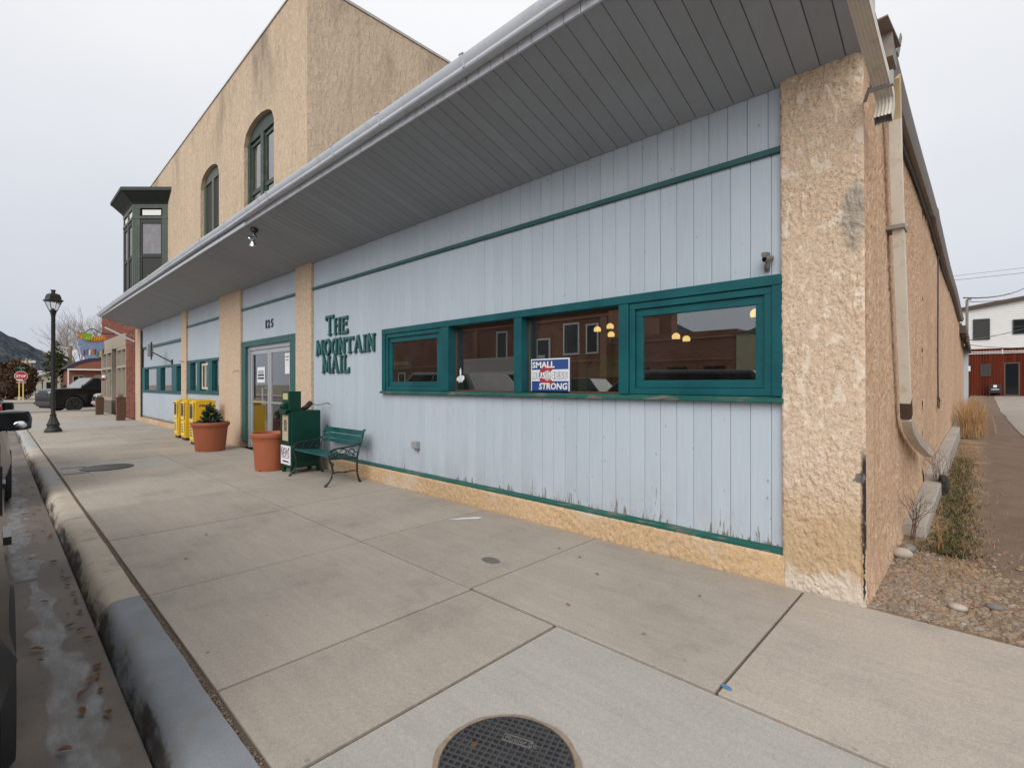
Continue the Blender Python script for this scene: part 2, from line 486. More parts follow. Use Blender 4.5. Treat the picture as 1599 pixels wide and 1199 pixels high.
def kerb_face(base):
    t = NT('kerb_' + base)
    x, y, z = t.xyz()[0:3]
    n = t.noise(2.6, 9, t.sc(t.pos, (1, 3, 2)), 0.68); f = t.noise(150, 4, None, 0.7)
    top = {'tan': (0.45, 0.39, 0.315), 'blue': (0.235, 0.250, 0.268), 'grey': (0.36, 0.355, 0.345)}[base]
    c = t.gain(top, t.math('MULTIPLY_ADD', t.noise(2.2, 7, None, 0.68), 0.6, 0.70))
    c = t.mix(t.math('MULTIPLY', t.step(t.noise(3.7, 5), 0.55, 0.66), 0.5), c, (0.22, 0.205, 0.19))
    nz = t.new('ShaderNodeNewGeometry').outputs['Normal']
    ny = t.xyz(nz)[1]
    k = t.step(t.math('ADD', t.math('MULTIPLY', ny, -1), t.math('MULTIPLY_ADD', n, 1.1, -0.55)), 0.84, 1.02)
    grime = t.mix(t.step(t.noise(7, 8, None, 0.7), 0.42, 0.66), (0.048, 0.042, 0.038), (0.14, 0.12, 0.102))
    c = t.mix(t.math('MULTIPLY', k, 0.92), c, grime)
    c = t.gain(c, t.math('MULTIPLY_ADD', f, 0.7, 0.65))
    t.bump(t.math('ADD', t.noise(14, 6), t.math('MULTIPLY', f, 0.5)), 0.4, 0.008)
    return t.set(c, 0.75, spec=0.25)
for k in ('tan', 'blue', 'grey'): M['kerb_' + k] = kerb_face(k)
def gutter_street():
    t = NT('wet_street_concrete')
    n = t.noise(1.6, 6, t.sc(t.pos, (0.7, 1, 1)), 0.62); f = t.noise(190, 3); m = t.noise(14, 5)
    c = t.mix(t.step(n, 0.3, 0.68), (0.205, 0.168, 0.138), (0.12, 0.099, 0.082))
    c = t.mix(t.math('MULTIPLY', t.step(m, 0.55, 0.75), 0.5), c, (0.065, 0.05, 0.042))
    c = t.gain(c, t.math('MULTIPLY_ADD', f, 0.6, 0.7))
    t.bump(t.math('ADD', t.math('MULTIPLY', f, 0.7), m), 0.5, 0.006)
    return t.set(c, 0.62, spec=0.4)
M['street'] = gutter_street()
def asphalt():
    t = NT('pale_asphalt')
    c = t.mix(t.step(t.noise(0.4, 5), 0.35, 0.65), (0.23, 0.20, 0.175), (0.27, 0.24, 0.21))
    c = t.gain(c, t.math('MULTIPLY_ADD', t.noise(150, 2), 0.4, 0.8))
    t.bump(t.noise(120, 2), 0.3, 0.004)
    return t.set(c, 0.85)
M['asphalt'] = asphalt()
def ice():
    t = NT('thin_dirty_ice')
    at = t.new('ShaderNodeAttribute', attribute_name='cover')
    n = t.noise(11, 6, t.sc(t.pos, (0.6, 1.4, 1)), 0.68)
    f = t.noise(60, 5, None, 0.7)
    c = t.mix(t.step(n, 0.35, 0.65), (0.22, 0.21, 0.205), (0.33, 0.335, 0.345))
    c = t.mix(t.math('MULTIPLY', t.step(f, 0.56, 0.68), 0.7), c, (0.12, 0.10, 0.088))
    al = t.step(t.math('ADD', at.outputs['Fac'], t.math('MULTIPLY_ADD', f, 0.5, -0.25)), 0.30, 0.62)
    t.put(t.b.inputs['Alpha'], t.math('MULTIPLY', al, t.math('MULTIPLY_ADD', n, 0.8, 0.10, clamp=True)))
    t.bump(t.math('ADD', n, f), 0.4, 0.006)
    return t.set(c, 0.38, spec=0.5)
M['ice'] = ice()
def dirt(name, a, b, sc=1.0):
    t = NT(name)
    n = t.noise(1.3 * sc, 6, None, 0.65); f = t.noise(55 * sc, 4, None, 0.7)
    c = t.mix(t.step(n, 0.3, 0.7), a, b)
    c = t.gain(c, t.math('MULTIPLY_ADD', f, 0.9, 0.55))
    p = t.step(t.voro(40 * sc), 0.22, 0.08)
    c = t.mix(t.math('MULTIPLY', p, 0.4), c, (0.33, 0.29, 0.25))
    t.bump(t.math('ADD', f, t.math('MULTIPLY', p, 0.5)), 0.8, 0.012)
    return t.set(c, 0.92, spec=0.1)
M['dirt'] = dirt('alley_dirt', (0.195, 0.148, 0.118), (0.25, 0.195, 0.158))
M['sand'] = dirt('sandy_soil', (0.30, 0.215, 0.145), (0.22, 0.16, 0.11), 1.4)
M['earth'] = dirt('open_ground', (0.22, 0.185, 0.145), (0.28, 0.235, 0.19), 0.3)
M['joint'] = plain('joint_grit', (0.115, 0.085, 0.06), 0.9, var=0.5, scale=60, bump=0.6, dirt=(0.24, 0.155, 0.075))
def stones():
    t = NT('gravel_stones')
    r = t.new('ShaderNodeNewGeometry').outputs['Random Per Island']
    x = t.new('ShaderNodeValToRGB'); t.l.new(r, x.inputs[0]); cr = x.color_ramp
    cr.elements[0].color = (0.40, 0.29, 0.20, 1); cr.elements[1].color = (0.13, 0.115, 0.11, 1)
    for p, c in ((0.25, (0.27, 0.185, 0.12, 1)), (0.45, (0.36, 0.30, 0.24, 1)), (0.6, (0.44, 0.27, 0.15, 1)), (0.75, (0.20, 0.175, 0.16, 1)), (0.88, (0.42, 0.37, 0.32, 1))):
        q = cr.elements.new(p); q.color = c
    c = t.mix(t.math('MULTIPLY', t.step(t.noise(6, 5), 0.35, 0.6), 0.45), x.outputs[0], (0.22, 0.155, 0.105))
    c = t.gain(c, t.math('MULTIPLY_ADD', t.noise(90, 3), 0.5, 0.62))
    return t.set(c, 0.8, spec=0.25)
M['stones'] = stones()
M['stone_pale'] = plain('pale_river_stone', (0.40, 0.345, 0.285), 0.75, var=0.3, scale=25)

# glass and metal ----------------------------------------------------------------
def glass(name, tint=(0.75, 0.79, 0.77), refl=1.3, base=0.14, dust=0.018):
    t = NT(name)
    for x in list(t.n):
        if x.type == 'BSDF_PRINCIPLED': t.n.remove(x)
    out = [x for x in t.n if x.type == 'OUTPUT_MATERIAL'][0]
    tr = t.new('ShaderNodeBsdfTransparent'); t.put(tr.inputs[0], tint)
    gl = t.new('ShaderNodeBsdfGlossy'); gl.inputs['Roughness'].default_value = 0.0; t.put(gl.inputs['Color'], (1, 1, 1))
    fr = t.new('ShaderNodeFresnel'); fr.inputs['IOR'].default_value = 1.52
    ms = t.new('ShaderNodeMixShader')
    t.put(ms.inputs[0], t.math('MULTIPLY_ADD', fr.outputs[0], refl, base, clamp=True))
    t.l.new(tr.outputs[0], ms.inputs[1]); t.l.new(gl.outputs[0], ms.inputs[2])
    df = t.new('ShaderNodeBsdfDiffuse'); t.put(df.inputs[0], (0.5, 0.5, 0.48)); m2 = t.new('ShaderNodeMixShader')
    t.put(m2.inputs[0], t.math('MULTIPLY_ADD', t.step(t.noise(3.5, 6, None, 0.65), 0.35, 0.75), dust, dust * 0.3))
    t.l.new(ms.outputs[0], m2.inputs[1]); t.l.new(df.outputs[0], m2.inputs[2]); t.l.new(m2.outputs[0], out.inputs['Surface'])
    return t.m
M['glass'] = glass('window_glass')
M['glass_dark'] = NT('dark_window_glass').set((0.015, 0.017, 0.018), 0.04, 0.0, 0.6)
M['car_glass'] = NT('car_glass').set((0.012, 0.014, 0.016), 0.04, 0.0, 0.4)
M['screen'] = plain('insect_screen', (0.034, 0.035, 0.033), 0.75, var=0.2, scale=1.5)
M['curtain'] = plain('grey_lace_curtain', (0.23, 0.23, 0.25), 0.9, var=0.35, scale=7)
M['curtain_pale'] = plain('pale_curtain', (0.45, 0.44, 0.46), 0.9, var=0.15, scale=5)
M['black_metal'] = plain('black_cast_metal', (0.025, 0.024, 0.025), 0.45, 0.2, 0.3, 12)
M['iron'] = plain('worn_cast_iron', (0.035, 0.036, 0.040), 0.42, 0.3, 0.35, 20, dirt=(0.09, 0.085, 0.08))
def manhole():
    t = NT('manhole_iron')
    z = t.xyz(t.obj)[2]
    c = t.mix(t.step(t.noise(14, 4), 0.4, 0.7), (0.030, 0.031, 0.038), (0.065, 0.062, 0.062))
    return t.set(c, 0.42, 0.4)
M['manhole'] = manhole()
M['manhole_raised'] = plain('manhole_worn_iron', (0.10, 0.098, 0.10), 0.38, 0.5, 0.3, 20, dirt=(0.15, 0.12, 0.09))
M['alu'] = plain('brushed_aluminium', (0.50, 0.51, 0.53), 0.38, 0.55, 0.1, 6)
M['chrome'] = NT('chrome').set((0.75, 0.76, 0.78), 0.08, 1.0)
M['mirror'] = NT('mirror_glass').set((0.035, 0.045, 0.05), 0.05, 1.0)
M['white'] = plain('white_paint', (0.74, 0.74, 0.72), 0.5, var=0.06)
M['paper'] = plain('white_paper', (0.72, 0.73, 0.75), 0.7, var=0.05)
M['ink'] = NT('dark_ink').set((0.02, 0.022, 0.05), 0.6)
M['rubber'] = plain('tyre_rubber', (0.022, 0.021, 0.021), 0.75, var=0.2)
M['terracotta'] = plain('terracotta_plastic', (0.33, 0.092, 0.040), 0.55, var=0.12, scale=5, dirt=(0.30, 0.12, 0.07), bump=0.08)
M['soil'] = plain('potting_soil', (0.04, 0.028, 0.02), 0.95, var=0.4, scale=40, bump=0.8)
M['yellow'] = plain('yellow_box_plastic', (0.72, 0.43, 0.012), 0.38, var=0.10, scale=5, dirt=(0.55, 0.36, 0.05))
M['yellow_pale'] = plain('yellow_box_front', (0.76, 0.58, 0.14), 0.4, var=0.12, scale=6)
M['newsgreen'] = plain('dark_green_enamel', (0.003, 0.044, 0.028), 0.45, var=0.2, scale=3, dirt=(0.008, 0.055, 0.037), spec=0.25)
M['slat'] = teal('bench_slat_paint', (0.006, 0.062, 0.062), (0.012, 0.092, 0.090), (0.20, 0.16, 0.12), 0.62)
M['letter'] = plain('sign_letter_green', (0.022, 0.118, 0.112), 0.45, var=0.15)
M['letter_dark'] = plain('sign_letter_edge', (0.008, 0.035, 0.030), 0.5)
M['wood_brown'] = plain('brown_planter_wood', (0.10, 0.048, 0.024), 0.6, var=0.25, scale=10)
M['grey_plastic'] = plain('grey_box_metal', (0.30, 0.31, 0.33), 0.5)
M['camera_grey'] = plain('camera_grey_metal', (0.20, 0.185, 0.165), 0.45, 0.2)
M['lens'] = NT('lens_glass').set((0.005, 0.005, 0.008), 0.03, 0.0, 0.8)
M['wall_white'] = plain('white_lap_siding', (0.66, 0.66, 0.65), 0.7, var=0.06, scale=2)
M['red_wood'] = NT('red_board').set((0.14, 0.03, 0.015), 0.7)
M['roof_brown'] = plain('brown_roof_edge', (0.085, 0.06, 0.05), 0.8)
M['roof_grey'] = plain('grey_roofing', (0.16, 0.15, 0.145), 0.9, var=0.25, scale=4, bump=0.4)
def brick(name, a, b, mort, sx=4.4, flat='xz'):
    t = NT(name)
    x, y, z = t.xyz()[0:3]
    cb = t.new('ShaderNodeCombineXYZ')
    t.put(cb.inputs[0], t.math('ADD', x, y)); t.put(cb.inputs[1], z)
    br = t.new('ShaderNodeTexBrick'); t.l.new(cb.outputs[0], br.inputs['Vector'])
    br.inputs['Scale'].default_value = 1.0; br.inputs['Brick Width'].default_value = 0.22; br.inputs['Row Height'].default_value = 0.075
    br.inputs['Mortar Size'].default_value = 0.008
    t.put(br.inputs['Color1'], a); t.put(br.inputs['Color2'], b); t.put(br.inputs['Mortar'], mort)
    c = t.gain(br.outputs['Color'], t.math('MULTIPLY_ADD', t.noise(1.2, 5), 0.5, 0.75))
    t.bump(t.math('SUBTRACT', 1.0, br.outputs['Fac']), 0.5, 0.006)
    return t.set(c, 0.85, spec=0.2)
M['pier_gap'] = None
M['brick'] = brick('red_brick', (0.30, 0.105, 0.062), (0.22, 0.075, 0.045), (0.30, 0.25, 0.20))
M['brick_far'] = brick('old_red_brick', (0.30, 0.115, 0.070), (0.20, 0.070, 0.042), (0.30, 0.22, 0.17))
M['brick_piece'] = NT('brick_clay')
_t = M['brick_piece']
_r = _t.new('ShaderNodeNewGeometry').outputs['Random Per Island']
M['brick_piece'] = _t.set(_t.gain(_t.mix(_r, (0.31, 0.098, 0.056), (0.15, 0.045, 0.030)), _t.math('MULTIPLY_ADD', _t.noise(30, 4), 0.5, 0.75)), 0.85)
M['mortar'] = plain('mortar', (0.32, 0.25, 0.20), 0.9)
# foliage
M['conifer'] = leafy('dark_conifer_needles', (0.018, 0.050, 0.030), (0.040, 0.085, 0.050))
M['bush_brown'] = leafy('rusty_shrub_leaves', (0.085, 0.062, 0.034), (0.11, 0.052, 0.030))
M['bush_green'] = leafy('olive_leaves', (0.045, 0.060, 0.025), (0.085, 0.085, 0.030))
M['grass'] = leafy('short_green_grass', (0.038, 0.056, 0.017), (0.095, 0.085, 0.035))
M['straw'] = leafy('dry_straw_grass', (0.42, 0.28, 0.14), (0.30, 0.16, 0.075))
M['twig'] = plain('bare_twig', (0.11, 0.062, 0.048), 0.8, var=0.3, scale=30)
M['bark'] = plain('grey_bark', (0.25, 0.215, 0.19), 0.9, var=0.3, scale=8)
M['leaf'] = leafy('fallen_brown_leaf', (0.19, 0.095, 0.045), (0.12, 0.060, 0.032))
M['pole_wood'] = plain('utility_pole_wood', (0.27, 0.20, 0.13), 0.9, var=0.25)
# ================================================================== SETTING
def structure(o): return tag(o, kind='structure')
ST = -0.15
# ground far and near
b = MB(); b.add([(-900, -900, -0.55), (900, -900, -0.55), (900, 900, -0.55), (-900, 900, -0.55)], [(0, 1, 2, 3)])
structure(b.build('ground', M['earth']))
b = MB()
b.add([(-120, -14, ST), (40, -14, ST), (40, 0.44, ST), (-120, 0.44, ST)], [(0, 1, 2, 3)])
structure(b.build('street', M['street']))
b = MB()
b.add([(-54, 0.44, ST + .002), (-35.2, 0.44, ST + .002), (-35.2, 90, ST + .002), (-54, 90, ST + .002)], [(0, 1, 2, 3)])
structure(b.build('cross_street', M['asphalt']))
b = MB(); b.box(-130, -54.4, 0.6, 60, -0.5, -0.02)
structure(b.build('far_block_ground', M['earth']))
b = MB(); b.box(-110, -54.2, 0.5, 3.2, -0.45, 0.0)
structure(b.build('far_sidewalk', M['concrete']))
b = MB(); b.box(-120, 40, -17.5, -14, -0.45, 0.0)
structure(b.build('opposite_sidewalk', M['concrete']))

# sidewalk made of slabs
sw = thing('sidewalk', None, None, (0, 0, 0)); structure(sw)
b = MB(); b.box(-34.9, 6, 0.60, 3.80, -0.12, -0.016); b.build('joint_bed', M['joint'], sw)
def slab(x0, x1, y0, y1, mat, z=0.0, gap=0.0075):
    b = MB(); zz = z + random.uniform(-.0015, .0015)
    b.box(x0 + gap, x1 - gap, y0 + gap, y1 - gap, -0.1, zz)
    o = b.build('slab', mat, sw, bevel=0.004)
    return o
cm = M['concrete']
lowx = [-1.80, -2.53, -4.0, -5.65, -7.13, -8.65, -10.2]
slab(-1.795, 5.0, .690, 2.255, M['concrete_new'], gap=.009)
for a, c in zip(lowx[1:], lowx[:-1]): slab(a, c, .695, 2.25, cm)
slab(-11.52, -10.2, .695, 2.25, M['concrete_new'])
upx = [5.0, -0.88, -2.55, -4.03, -5.72, -7.25, -8.7, -10.2, -11.55]
for a, c in zip(upx[1:], upx[:-1]): slab(a, c, 2.262 if c > -2 else 2.252, 3.785, cm)
x = -11.52
while x > -33:
    x2 = max(x - 1.55, -34.7)
    m = M['concrete_new'] if -25.2 < x < -20.3 else cm
    slab(x2, x, .695, 2.25, m)
    slab(x2, x - (0.03 if x == -11.52 else 0), 2.252, 3.785, m)
    x = x2

# kerb stones with a rolled nose
kb = thing('kerb', None, None, (0, 0, 0)); structure(kb)
prof = [(.668, -.3), (.668, -.002), (.61, 0.0), (.545, -.002), (.512, -.012), (.488, -.034), (.470, -.070), (.452, -.13), (.44, -.2), (.44, -.3)]
def kerb_stone(x0, x1, mat):
    n = max(2, int((x1 - x0) / .06)) if x0 > -8 else max(2, int((x1 - x0) / .3))
    b = MB(); vs = []; k = len(prof)
    for i in range(n + 1):
        xx = x0 + (x1 - x0) * i / n
        for j, (y, z) in enumerate(prof):
            w = 0.0 if j in (0, len(prof) - 1) else 1
            dn = mnoise.noise(Vector((xx * 2.1, y * 5, z * 5 + 3))) * .007 + mnoise.noise(Vector((xx * 9, y * 14, z * 14))) * .004
            dn += mnoise.noise(Vector((xx * 24, y * 30, z * 30))) * .0022
            if 3 <= j <= 7: dn *= 2.1
            vs.append((xx, y + w * dn * (.4 if j < 3 else 1), z + w * dn * .5))
    fs = []
    for i in range(n):
        for j in range(k - 1):
            fs.append((i * k + j, i * k + j + 1, (i + 1) * k + j + 1, (i + 1) * k + j))
    fs.append(tuple(range(k))); fs.append(tuple(n * k + j for j in reversed(range(k))))
    b.add(vs, fs)
    b.build('kerb_stone', mat, kb, smooth=50)
for x0, x1, m in ((-4.05, -1.2, 'blue'), (-1.194, 2.0, 'blue'), (2.006, 6, 'tan'), (-6.6, -4.056, 'tan'), (-9.28, -6.606, 'tan'), (-11.45, -9.286, 'grey'), (-15, -11.456, 'tan'), (-20, -15.006, 'grey'), (-27, -20.006, 'grey'), (-34.9, -27.006, 'tan')):
    kerb_stone(x0, x1, M['kerb_' + m])
# corner kerb along the cross street
b = MB(); b.box(-35.3, -34.9, .46, 3.8, -.3, -.01); b.box(-35.3, -33.0, 3.8, 40, -.3, -.012)
b.build('kerb_stone', M['kerb_tan'], kb)
# kerb joint grit
def blobs(n, place, size, flat=.5, seg=(5, 3)):
    b = MB()
    for i in range(n):
        x, y, z = place(i); s = size(i)
        n0 = len(b.v)
        b.ball((0, 0, 0), s, seg[0], seg[1], (random.uniform(.8, 1.5), random.uniform(.7, 1.1), flat * random.uniform(.7, 1.3)))
        a = random.random() * 6.28; ca, sa = math.cos(a), math.sin(a)
        for k in range(n0, len(b.v)):
            p = b.v[k]; q = (p[0] * (1 + random.uniform(-.12, .12)), p[1] * (1 + random.uniform(-.12, .12)), p[2])
            b.v[k] = (x + q[0] * ca - q[1] * sa, y + q[0] * sa + q[1] * ca, z + q[2])
    return b
b = blobs(1500, lambda i: (random.uniform(-9, 0.2), .679 + random.gauss(0, .006), -.008), lambda i: random.uniform(.002, .005))
tag(b.build('joint_gravel', M['stones'], sw, clean=False), kind='stuff')

# alley: earth drive, soil, gravel, concrete patch
def az(y): return 0.0 if y < 4.5 else (y - 4.5) * .0122
b = MB(); vs = []; fs = []
ys = [3.75 + i * .12 for i in range(70)] + [12.2 + i * 1.0 for i in range(48)]
xs = [-.70 + i * .10 for i in range(34)] + [3.2, 5, 9, 16, 30]
for y in ys:
    for x in xs:
        fade = min(1, max(0, (y - 3.75) / .4))
        z = az(y) - .012 + fade * (mnoise.noise(Vector((x * 1.2, y * 1.2, 0))) * .018 + mnoise.noise(Vector((x * 5, y * 5, 2))) * .008) * (1 if y < 9 else .15)
        if y < 12: z -= .03 * math.exp(-((x - .95) / .3) ** 2)
        vs.append((x, y, z))
nx = len(xs)
for j in range(len(ys) - 1):
    for i in range(nx - 1):
        fs.append((j * nx + i, j * nx + i + 1, (j + 1) * nx + i + 1, (j + 1) * nx + i))
b.add(vs, fs)
def alley_mat():
    t = NT('alley_earth_and_sand')
    x, y, z = t.xyz()[0:3]
    n = t.noise(1.7, 6, None, 0.65); f = t.noise(70, 4, None, 0.7)
    drive = t.mix(t.step(n, 0.3, 0.7), (0.155, 0.108, 0.082), (0.205, 0.148, 0.115))
    soil = t.mix(t.step(n, 0.35, 0.6), (0.31, 0.225, 0.15), (0.20, 0.145, 0.10))
    near = t.math('ADD', t.step(t.math('ADD', y, t.math('MULTIPLY_ADD', n, 2.4, -1.2)), 5.6, 4.6), 0.0)
    left = t.step(t.math('ADD', x, t.math('MULTIPLY_ADD', n, .6, -.3)), 0.12, -.15)
    k = t.math('MAXIMUM', near, left)
    c = t.mix(k, drive, soil)
    c = t.gain(c, t.math('MULTIPLY_ADD', f, 1.0, 0.5))
    p = t.step(t.voro(55), 0.25, 0.1)
    c = t.mix(t.math('MULTIPLY', p, 0.35), c, (0.35, 0.30, 0.25))
    t.bump(t.math('ADD', f, t.math('MULTIPLY', p, 0.6)), 0.8, 0.01)
    return t.set(c, 0.92, spec=0.1)
M['alley'] = alley_mat()
structure(b.build('alley_ground', M['alley'], smooth=60))
b = MB()
pts = [(.74, 13.5), (.55, 22), (.50, 34), (.45, 49.8), (6, 49.8), (12, 49.8), (12, 9), (2.2, 9.0), (1.25, 11.5)]
vs = []
for i in range(24):
    y = 9 + i * (40.8 / 23)
    x0 = .5 + (1.6 * math.exp(-(y - 9) / 4)) + mnoise.noise(Vector((0, y * .9, 4))) * .10
    vs += [(x0, y, az(y) + .002), (12, y, az(y) + .002)]
b.add(vs, [(2 * i, 2 * i + 1, 2 * i + 3, 2 * i + 2) for i in range(23)])
structure(b.build('concrete_drive', M['drive']))

# gravel patch beside the corner
def gspot(i):
    while True:
        y = 3.84 + abs(random.gauss(0, .75)); x = -.52 + abs(random.gauss(0, .42))
        if x > -.53 and y < 5.9 and x < .62 and not (x < -.37 and y > 5.82):
            return (x, y, az(y) - .010 + mnoise.noise(Vector((x * 1.2, y * 1.2, 0))) * .012)
b = blobs(6500, gspot, lambda i: (.0042 + .019 * random.random() ** 4) * random.uniform(.8, 1.2), .65, (6, 4))
tag(b.build('gravel', M['stones'], smooth=40, clean=False), kind='stuff')
b = blobs(500, lambda i: (random.uniform(-.4, 1.0), 3.76 + abs(random.gauss(0, .10)), -.004), lambda i: random.uniform(.002, .006), .6)
tag(b.build('spilled_grit', M['stones'], clean=False), kind='stuff')
def stone(label, loc, r, sc, mat):
    b = MB(); b.ball((0, 0, 0), r, 16, 10, sc)
    b.v = [tuple(Vector(p) * (1 + .09 * mnoise.noise(Vector(p) * 14 + Vector(loc)))) for p in b.v]
    o = b.build('river_stone', mat, smooth=60); o.location = loc
    tag(o, label, 'stone', 'loose stones beside the corner'); return o
stone('largest pale rounded stone against the foot of the stucco side wall', (-.475, 5.06, .035), .062, (1.1, .9, .7), M['stone_pale'])
stone('grey stone touching the back of the largest pale stone', (-.455, 5.24, .035), .055, (1, 1.1, .75), M['rusty'])
stone('flat pale oval stone lying alone in the middle of the gravel', (-.115, 4.14, .012), .042, (1.15, .85, .55), M['stone_pale'])
stone('dark stone lying in the gravel behind the flat pale oval stone', (.05, 4.30, .012), .036, (1.2, .9, .6), M['roof_grey'])

# grass strip and dry weeds
def blades(n, place, h, w, lean, mat, name, parent=None):
    b = MB()
    for i in range(n):
        x, y, z = place(i); a = random.random() * 6.28; hh = h * random.uniform(.5, 1.2); l = lean * random.uniform(.2, 1.2)
        dx, dy = math.cos(a), math.sin(a); px, py = -dy * w, dx * w
        b.add([(x - px, y - py, z), (x + px, y + py, z), (x + dx * l * .4 + px * .7, y + dy * l * .4 + py * .7, z + hh * .6),
               (x + dx * l * .4 - px * .7, y + dy * l * .4 - py * .7, z + hh * .6), (x + dx * l, y + dy * l, z + hh)],
              [(0, 1, 2, 3), (3, 2, 4)])
    return b.build(name, mat, parent, clean=False)
def gr(i):
    y = 5.35 + random.random() ** 1.4 * 6.5; cx = -.20 - (y - 5.4) * .012
    return (cx + random.gauss(0, .085), y, az(y) - .01)
tag(blades(5200, gr, .036, .004, .05, M['grass'], 'green_grass'), kind='stuff')
def gr2(i):
    y = 4.7 + random.random() * 10; return (-.17 - (y - 5) * .014 + random.gauss(0, .13), y, az(y) - .01)
tag(blades(3200, gr2, .045, .0022, .09, M['straw'], 'dry_grass'), kind='stuff')

# concrete footing blocks along the side wall
def footing(label, y0, y1, z0, z1, x1):
    b = MB(); b.prism([(-.547, az(y0) - .2), (x1 + .01, az(y0) - .2), (x1, z0 - .01), (x1 - .012, z0), (-.547, z0)], 'y', y0, y1)
    for k, p in enumerate(b.v):
        if p[1] > (y0 + y1) / 2 and p[2] > az(y0) - .1: b.v[k] = (p[0], p[1], p[2] + z1 - z0)
    o = b.build('footing_block', M['kerb'], bevel=.012)
    tag(o, label, 'concrete block', 'concrete footing blocks along the side wall')
footing('nearest low concrete block along the side wall, facing the gravel', 5.82, 8.1, .115, .185, -.375)
footing('second concrete block of the row, with a blackened stump at its end', 8.25, 13.5, .26, .38, -.385)
footing('farthest long concrete block of the row, half hidden by straw weeds', 13.6, 20.9, .36, .46, -.395)

# hills
def ridge(name, pts, depth, base, mat):
    vs = []; fs = []
    n = len(pts); rows = 10
    for j in range(rows + 1):
        f = j / rows
        for i, (x, y, h) in enumerate(pts):
            d = Vector((x, y)).normalized() * (depth * (1 - f))
            z = base + (h - base) * (f ** .8) + (mnoise.noise(Vector((i * .6, j * .6, 1))) * 3 if 0 < j < rows else 0)
            vs.append((x - d.x, y - d.y, z))
    for j in range(rows):
        for i in range(n - 1):
            fs.append((j * n + i, j * n + i + 1, (j + 1) * n + i + 1, (j + 1) * n + i))
    b = MB(); b.add(vs, fs)
    o = b.build(name, mat, smooth=180); return structure(o)
def hillmat():
    t = NT('wooded_hillside')
    d = t.voro(0.30, t.sc(t.pos, (.35, 1, 1))); n = t.noise(0.02, 6)
    c = t.mix(t.step(n, 0.4, 0.65), (0.062, 0.074, 0.084), (0.088, 0.092, 0.094))
    c = t.mix(t.step(t.math('ADD', d, t.math('MULTIPLY_ADD', n, .8, -.4)), 0.70, 0.30), c, (0.030, 0.044, 0.055))
    return t.set(c, 1.0, spec=0.0)
M['hill'] = hillmat()
prof_h = []
ctrl = [(-80, 60), (-50, 95), (-25, 82), (-8, 70), (4, 64), (12, 60), (23, 53.5), (35, 46), (47, 38.5), (60, 32), (75, 27), (90, 22), (120, 16), (200, 9)]
for k in range(len(ctrl) - 1):
    for q in range(4):
        f = q / 4; y = ctrl[k][0] + (ctrl[k + 1][0] - ctrl[k][0]) * f; h = ctrl[k][1] + (ctrl[k + 1][1] - ctrl[k][1]) * f
        prof_h.append((-850, y, h + mnoise.noise(Vector((y * .13, 0, 0))) * 2.0))
ridge('hills', prof_h, 420, -1, M['hill'])
prof_s = []
for k in range(60):
    x = -620 + k * 14; u = (x + 285) / 70; u2 = (x + 60) / 80
    h = 26 + 52 * math.exp(-((x + 270) / 62) ** 2) + 66 * math.exp(-((x + 60) / 100) ** 2) + mnoise.noise(Vector((x * .03, 3, 0))) * 4
    prof_s.append((x, -480, h))
ridge('hills', prof_s, 260, -1, M['hill'])
# ================================================================== NEWSPAPER BUILDING
YF = 3.79          # stucco face
YS = 3.84          # board face
nb = thing('newspaper_building', 'single-storey building faced with pale blue vertical boards and tan stucco pillars', 'building', (-4.5, 3.79, 0))
BW = 0.1428
# relief sheets: real trowelled stucco
def trowel(p, s=30.0, amp=.0026):
    q = Vector((p[0] * s, p[1] * s, p[2] * s * .62))
    w = mnoise.noise(q * .7 + Vector((9, 0, 4))) * .5
    n = mnoise.noise(q + Vector((w, w, 0))) * .6 + mnoise.noise(q * 2.3) * .3
    k = n * 4.6 + 20; f = k - math.floor(k)
    amp *= .55 + .75 * max(0, min(1, .5 + 1.3 * mnoise.noise(Vector((p[0] * 3.1, p[1] * 3.1, p[2] * 2.2)))))
    h = (math.floor(k) - 20 + f ** 14) * amp
    k2 = (mnoise.noise(q * 2.1 + Vector((5, 1, 8))) * .6 + mnoise.noise(q * 4.3) * .25) * 3.6 + 20; f2 = k2 - math.floor(k2)
    h += (math.floor(k2) - 20 + f2 ** 14) * amp * .62
    return h + mnoise.noise(q * 5.5) * amp * .30 + mnoise.noise(q * 11) * amp * .16
def relief(b, orig, u, v, nrm, nu, nv, fn, edge=None):
    orig, u, v, nrm = Vector(orig), Vector(u), Vector(v), Vector(nrm)
    vs = []
    for j in range(nv + 1):
        for i in range(nu + 1):
            p = orig + u * (i / nu) + v * (j / nv)
            h = fn(p)
            if edge: h += edge(i / nu, j / nv, p)
            vs.append(p + nrm * h)
    n = nu + 1
    b.add(vs, [(j * n + i, j * n + i + 1, (j + 1) * n + i + 1, (j + 1) * n + i) for j in range(nv) for i in range(nu)])
# corner pillar
XL, XR = -1.012, -.552
b = MB()
def round_edge(i, j, p):
    e = 0
    d = (1 - i) * (XR - XL)
    if d < .03: e -= .012 * (1 - d / .03) ** 2
    if i < .04: e -= .010 * (1 - i / .04) ** 2
    # broken seam near the arris
    z = p.z; s = (XR - p.x) - .012 - .010 * mnoise.noise(Vector((0, 0, z * 9)))
    if .05 < z < .97 and abs(s) < .013:
        e -= .022 * (1 - abs(s) / .013) * (.6 + .6 * mnoise.noise(Vector((3, 0, z * 6))))
    if z < .12: e -= .006 * max(0, mnoise.noise(Vector((p.x * 22, 0, z * 22))))
    return e
relief(b, (XL - .02, YF, 3.62), (XR - XL + .02, 0, 0), (.02, 0, -3.64), (0, -1, 0), 130, 960, trowel, round_edge)
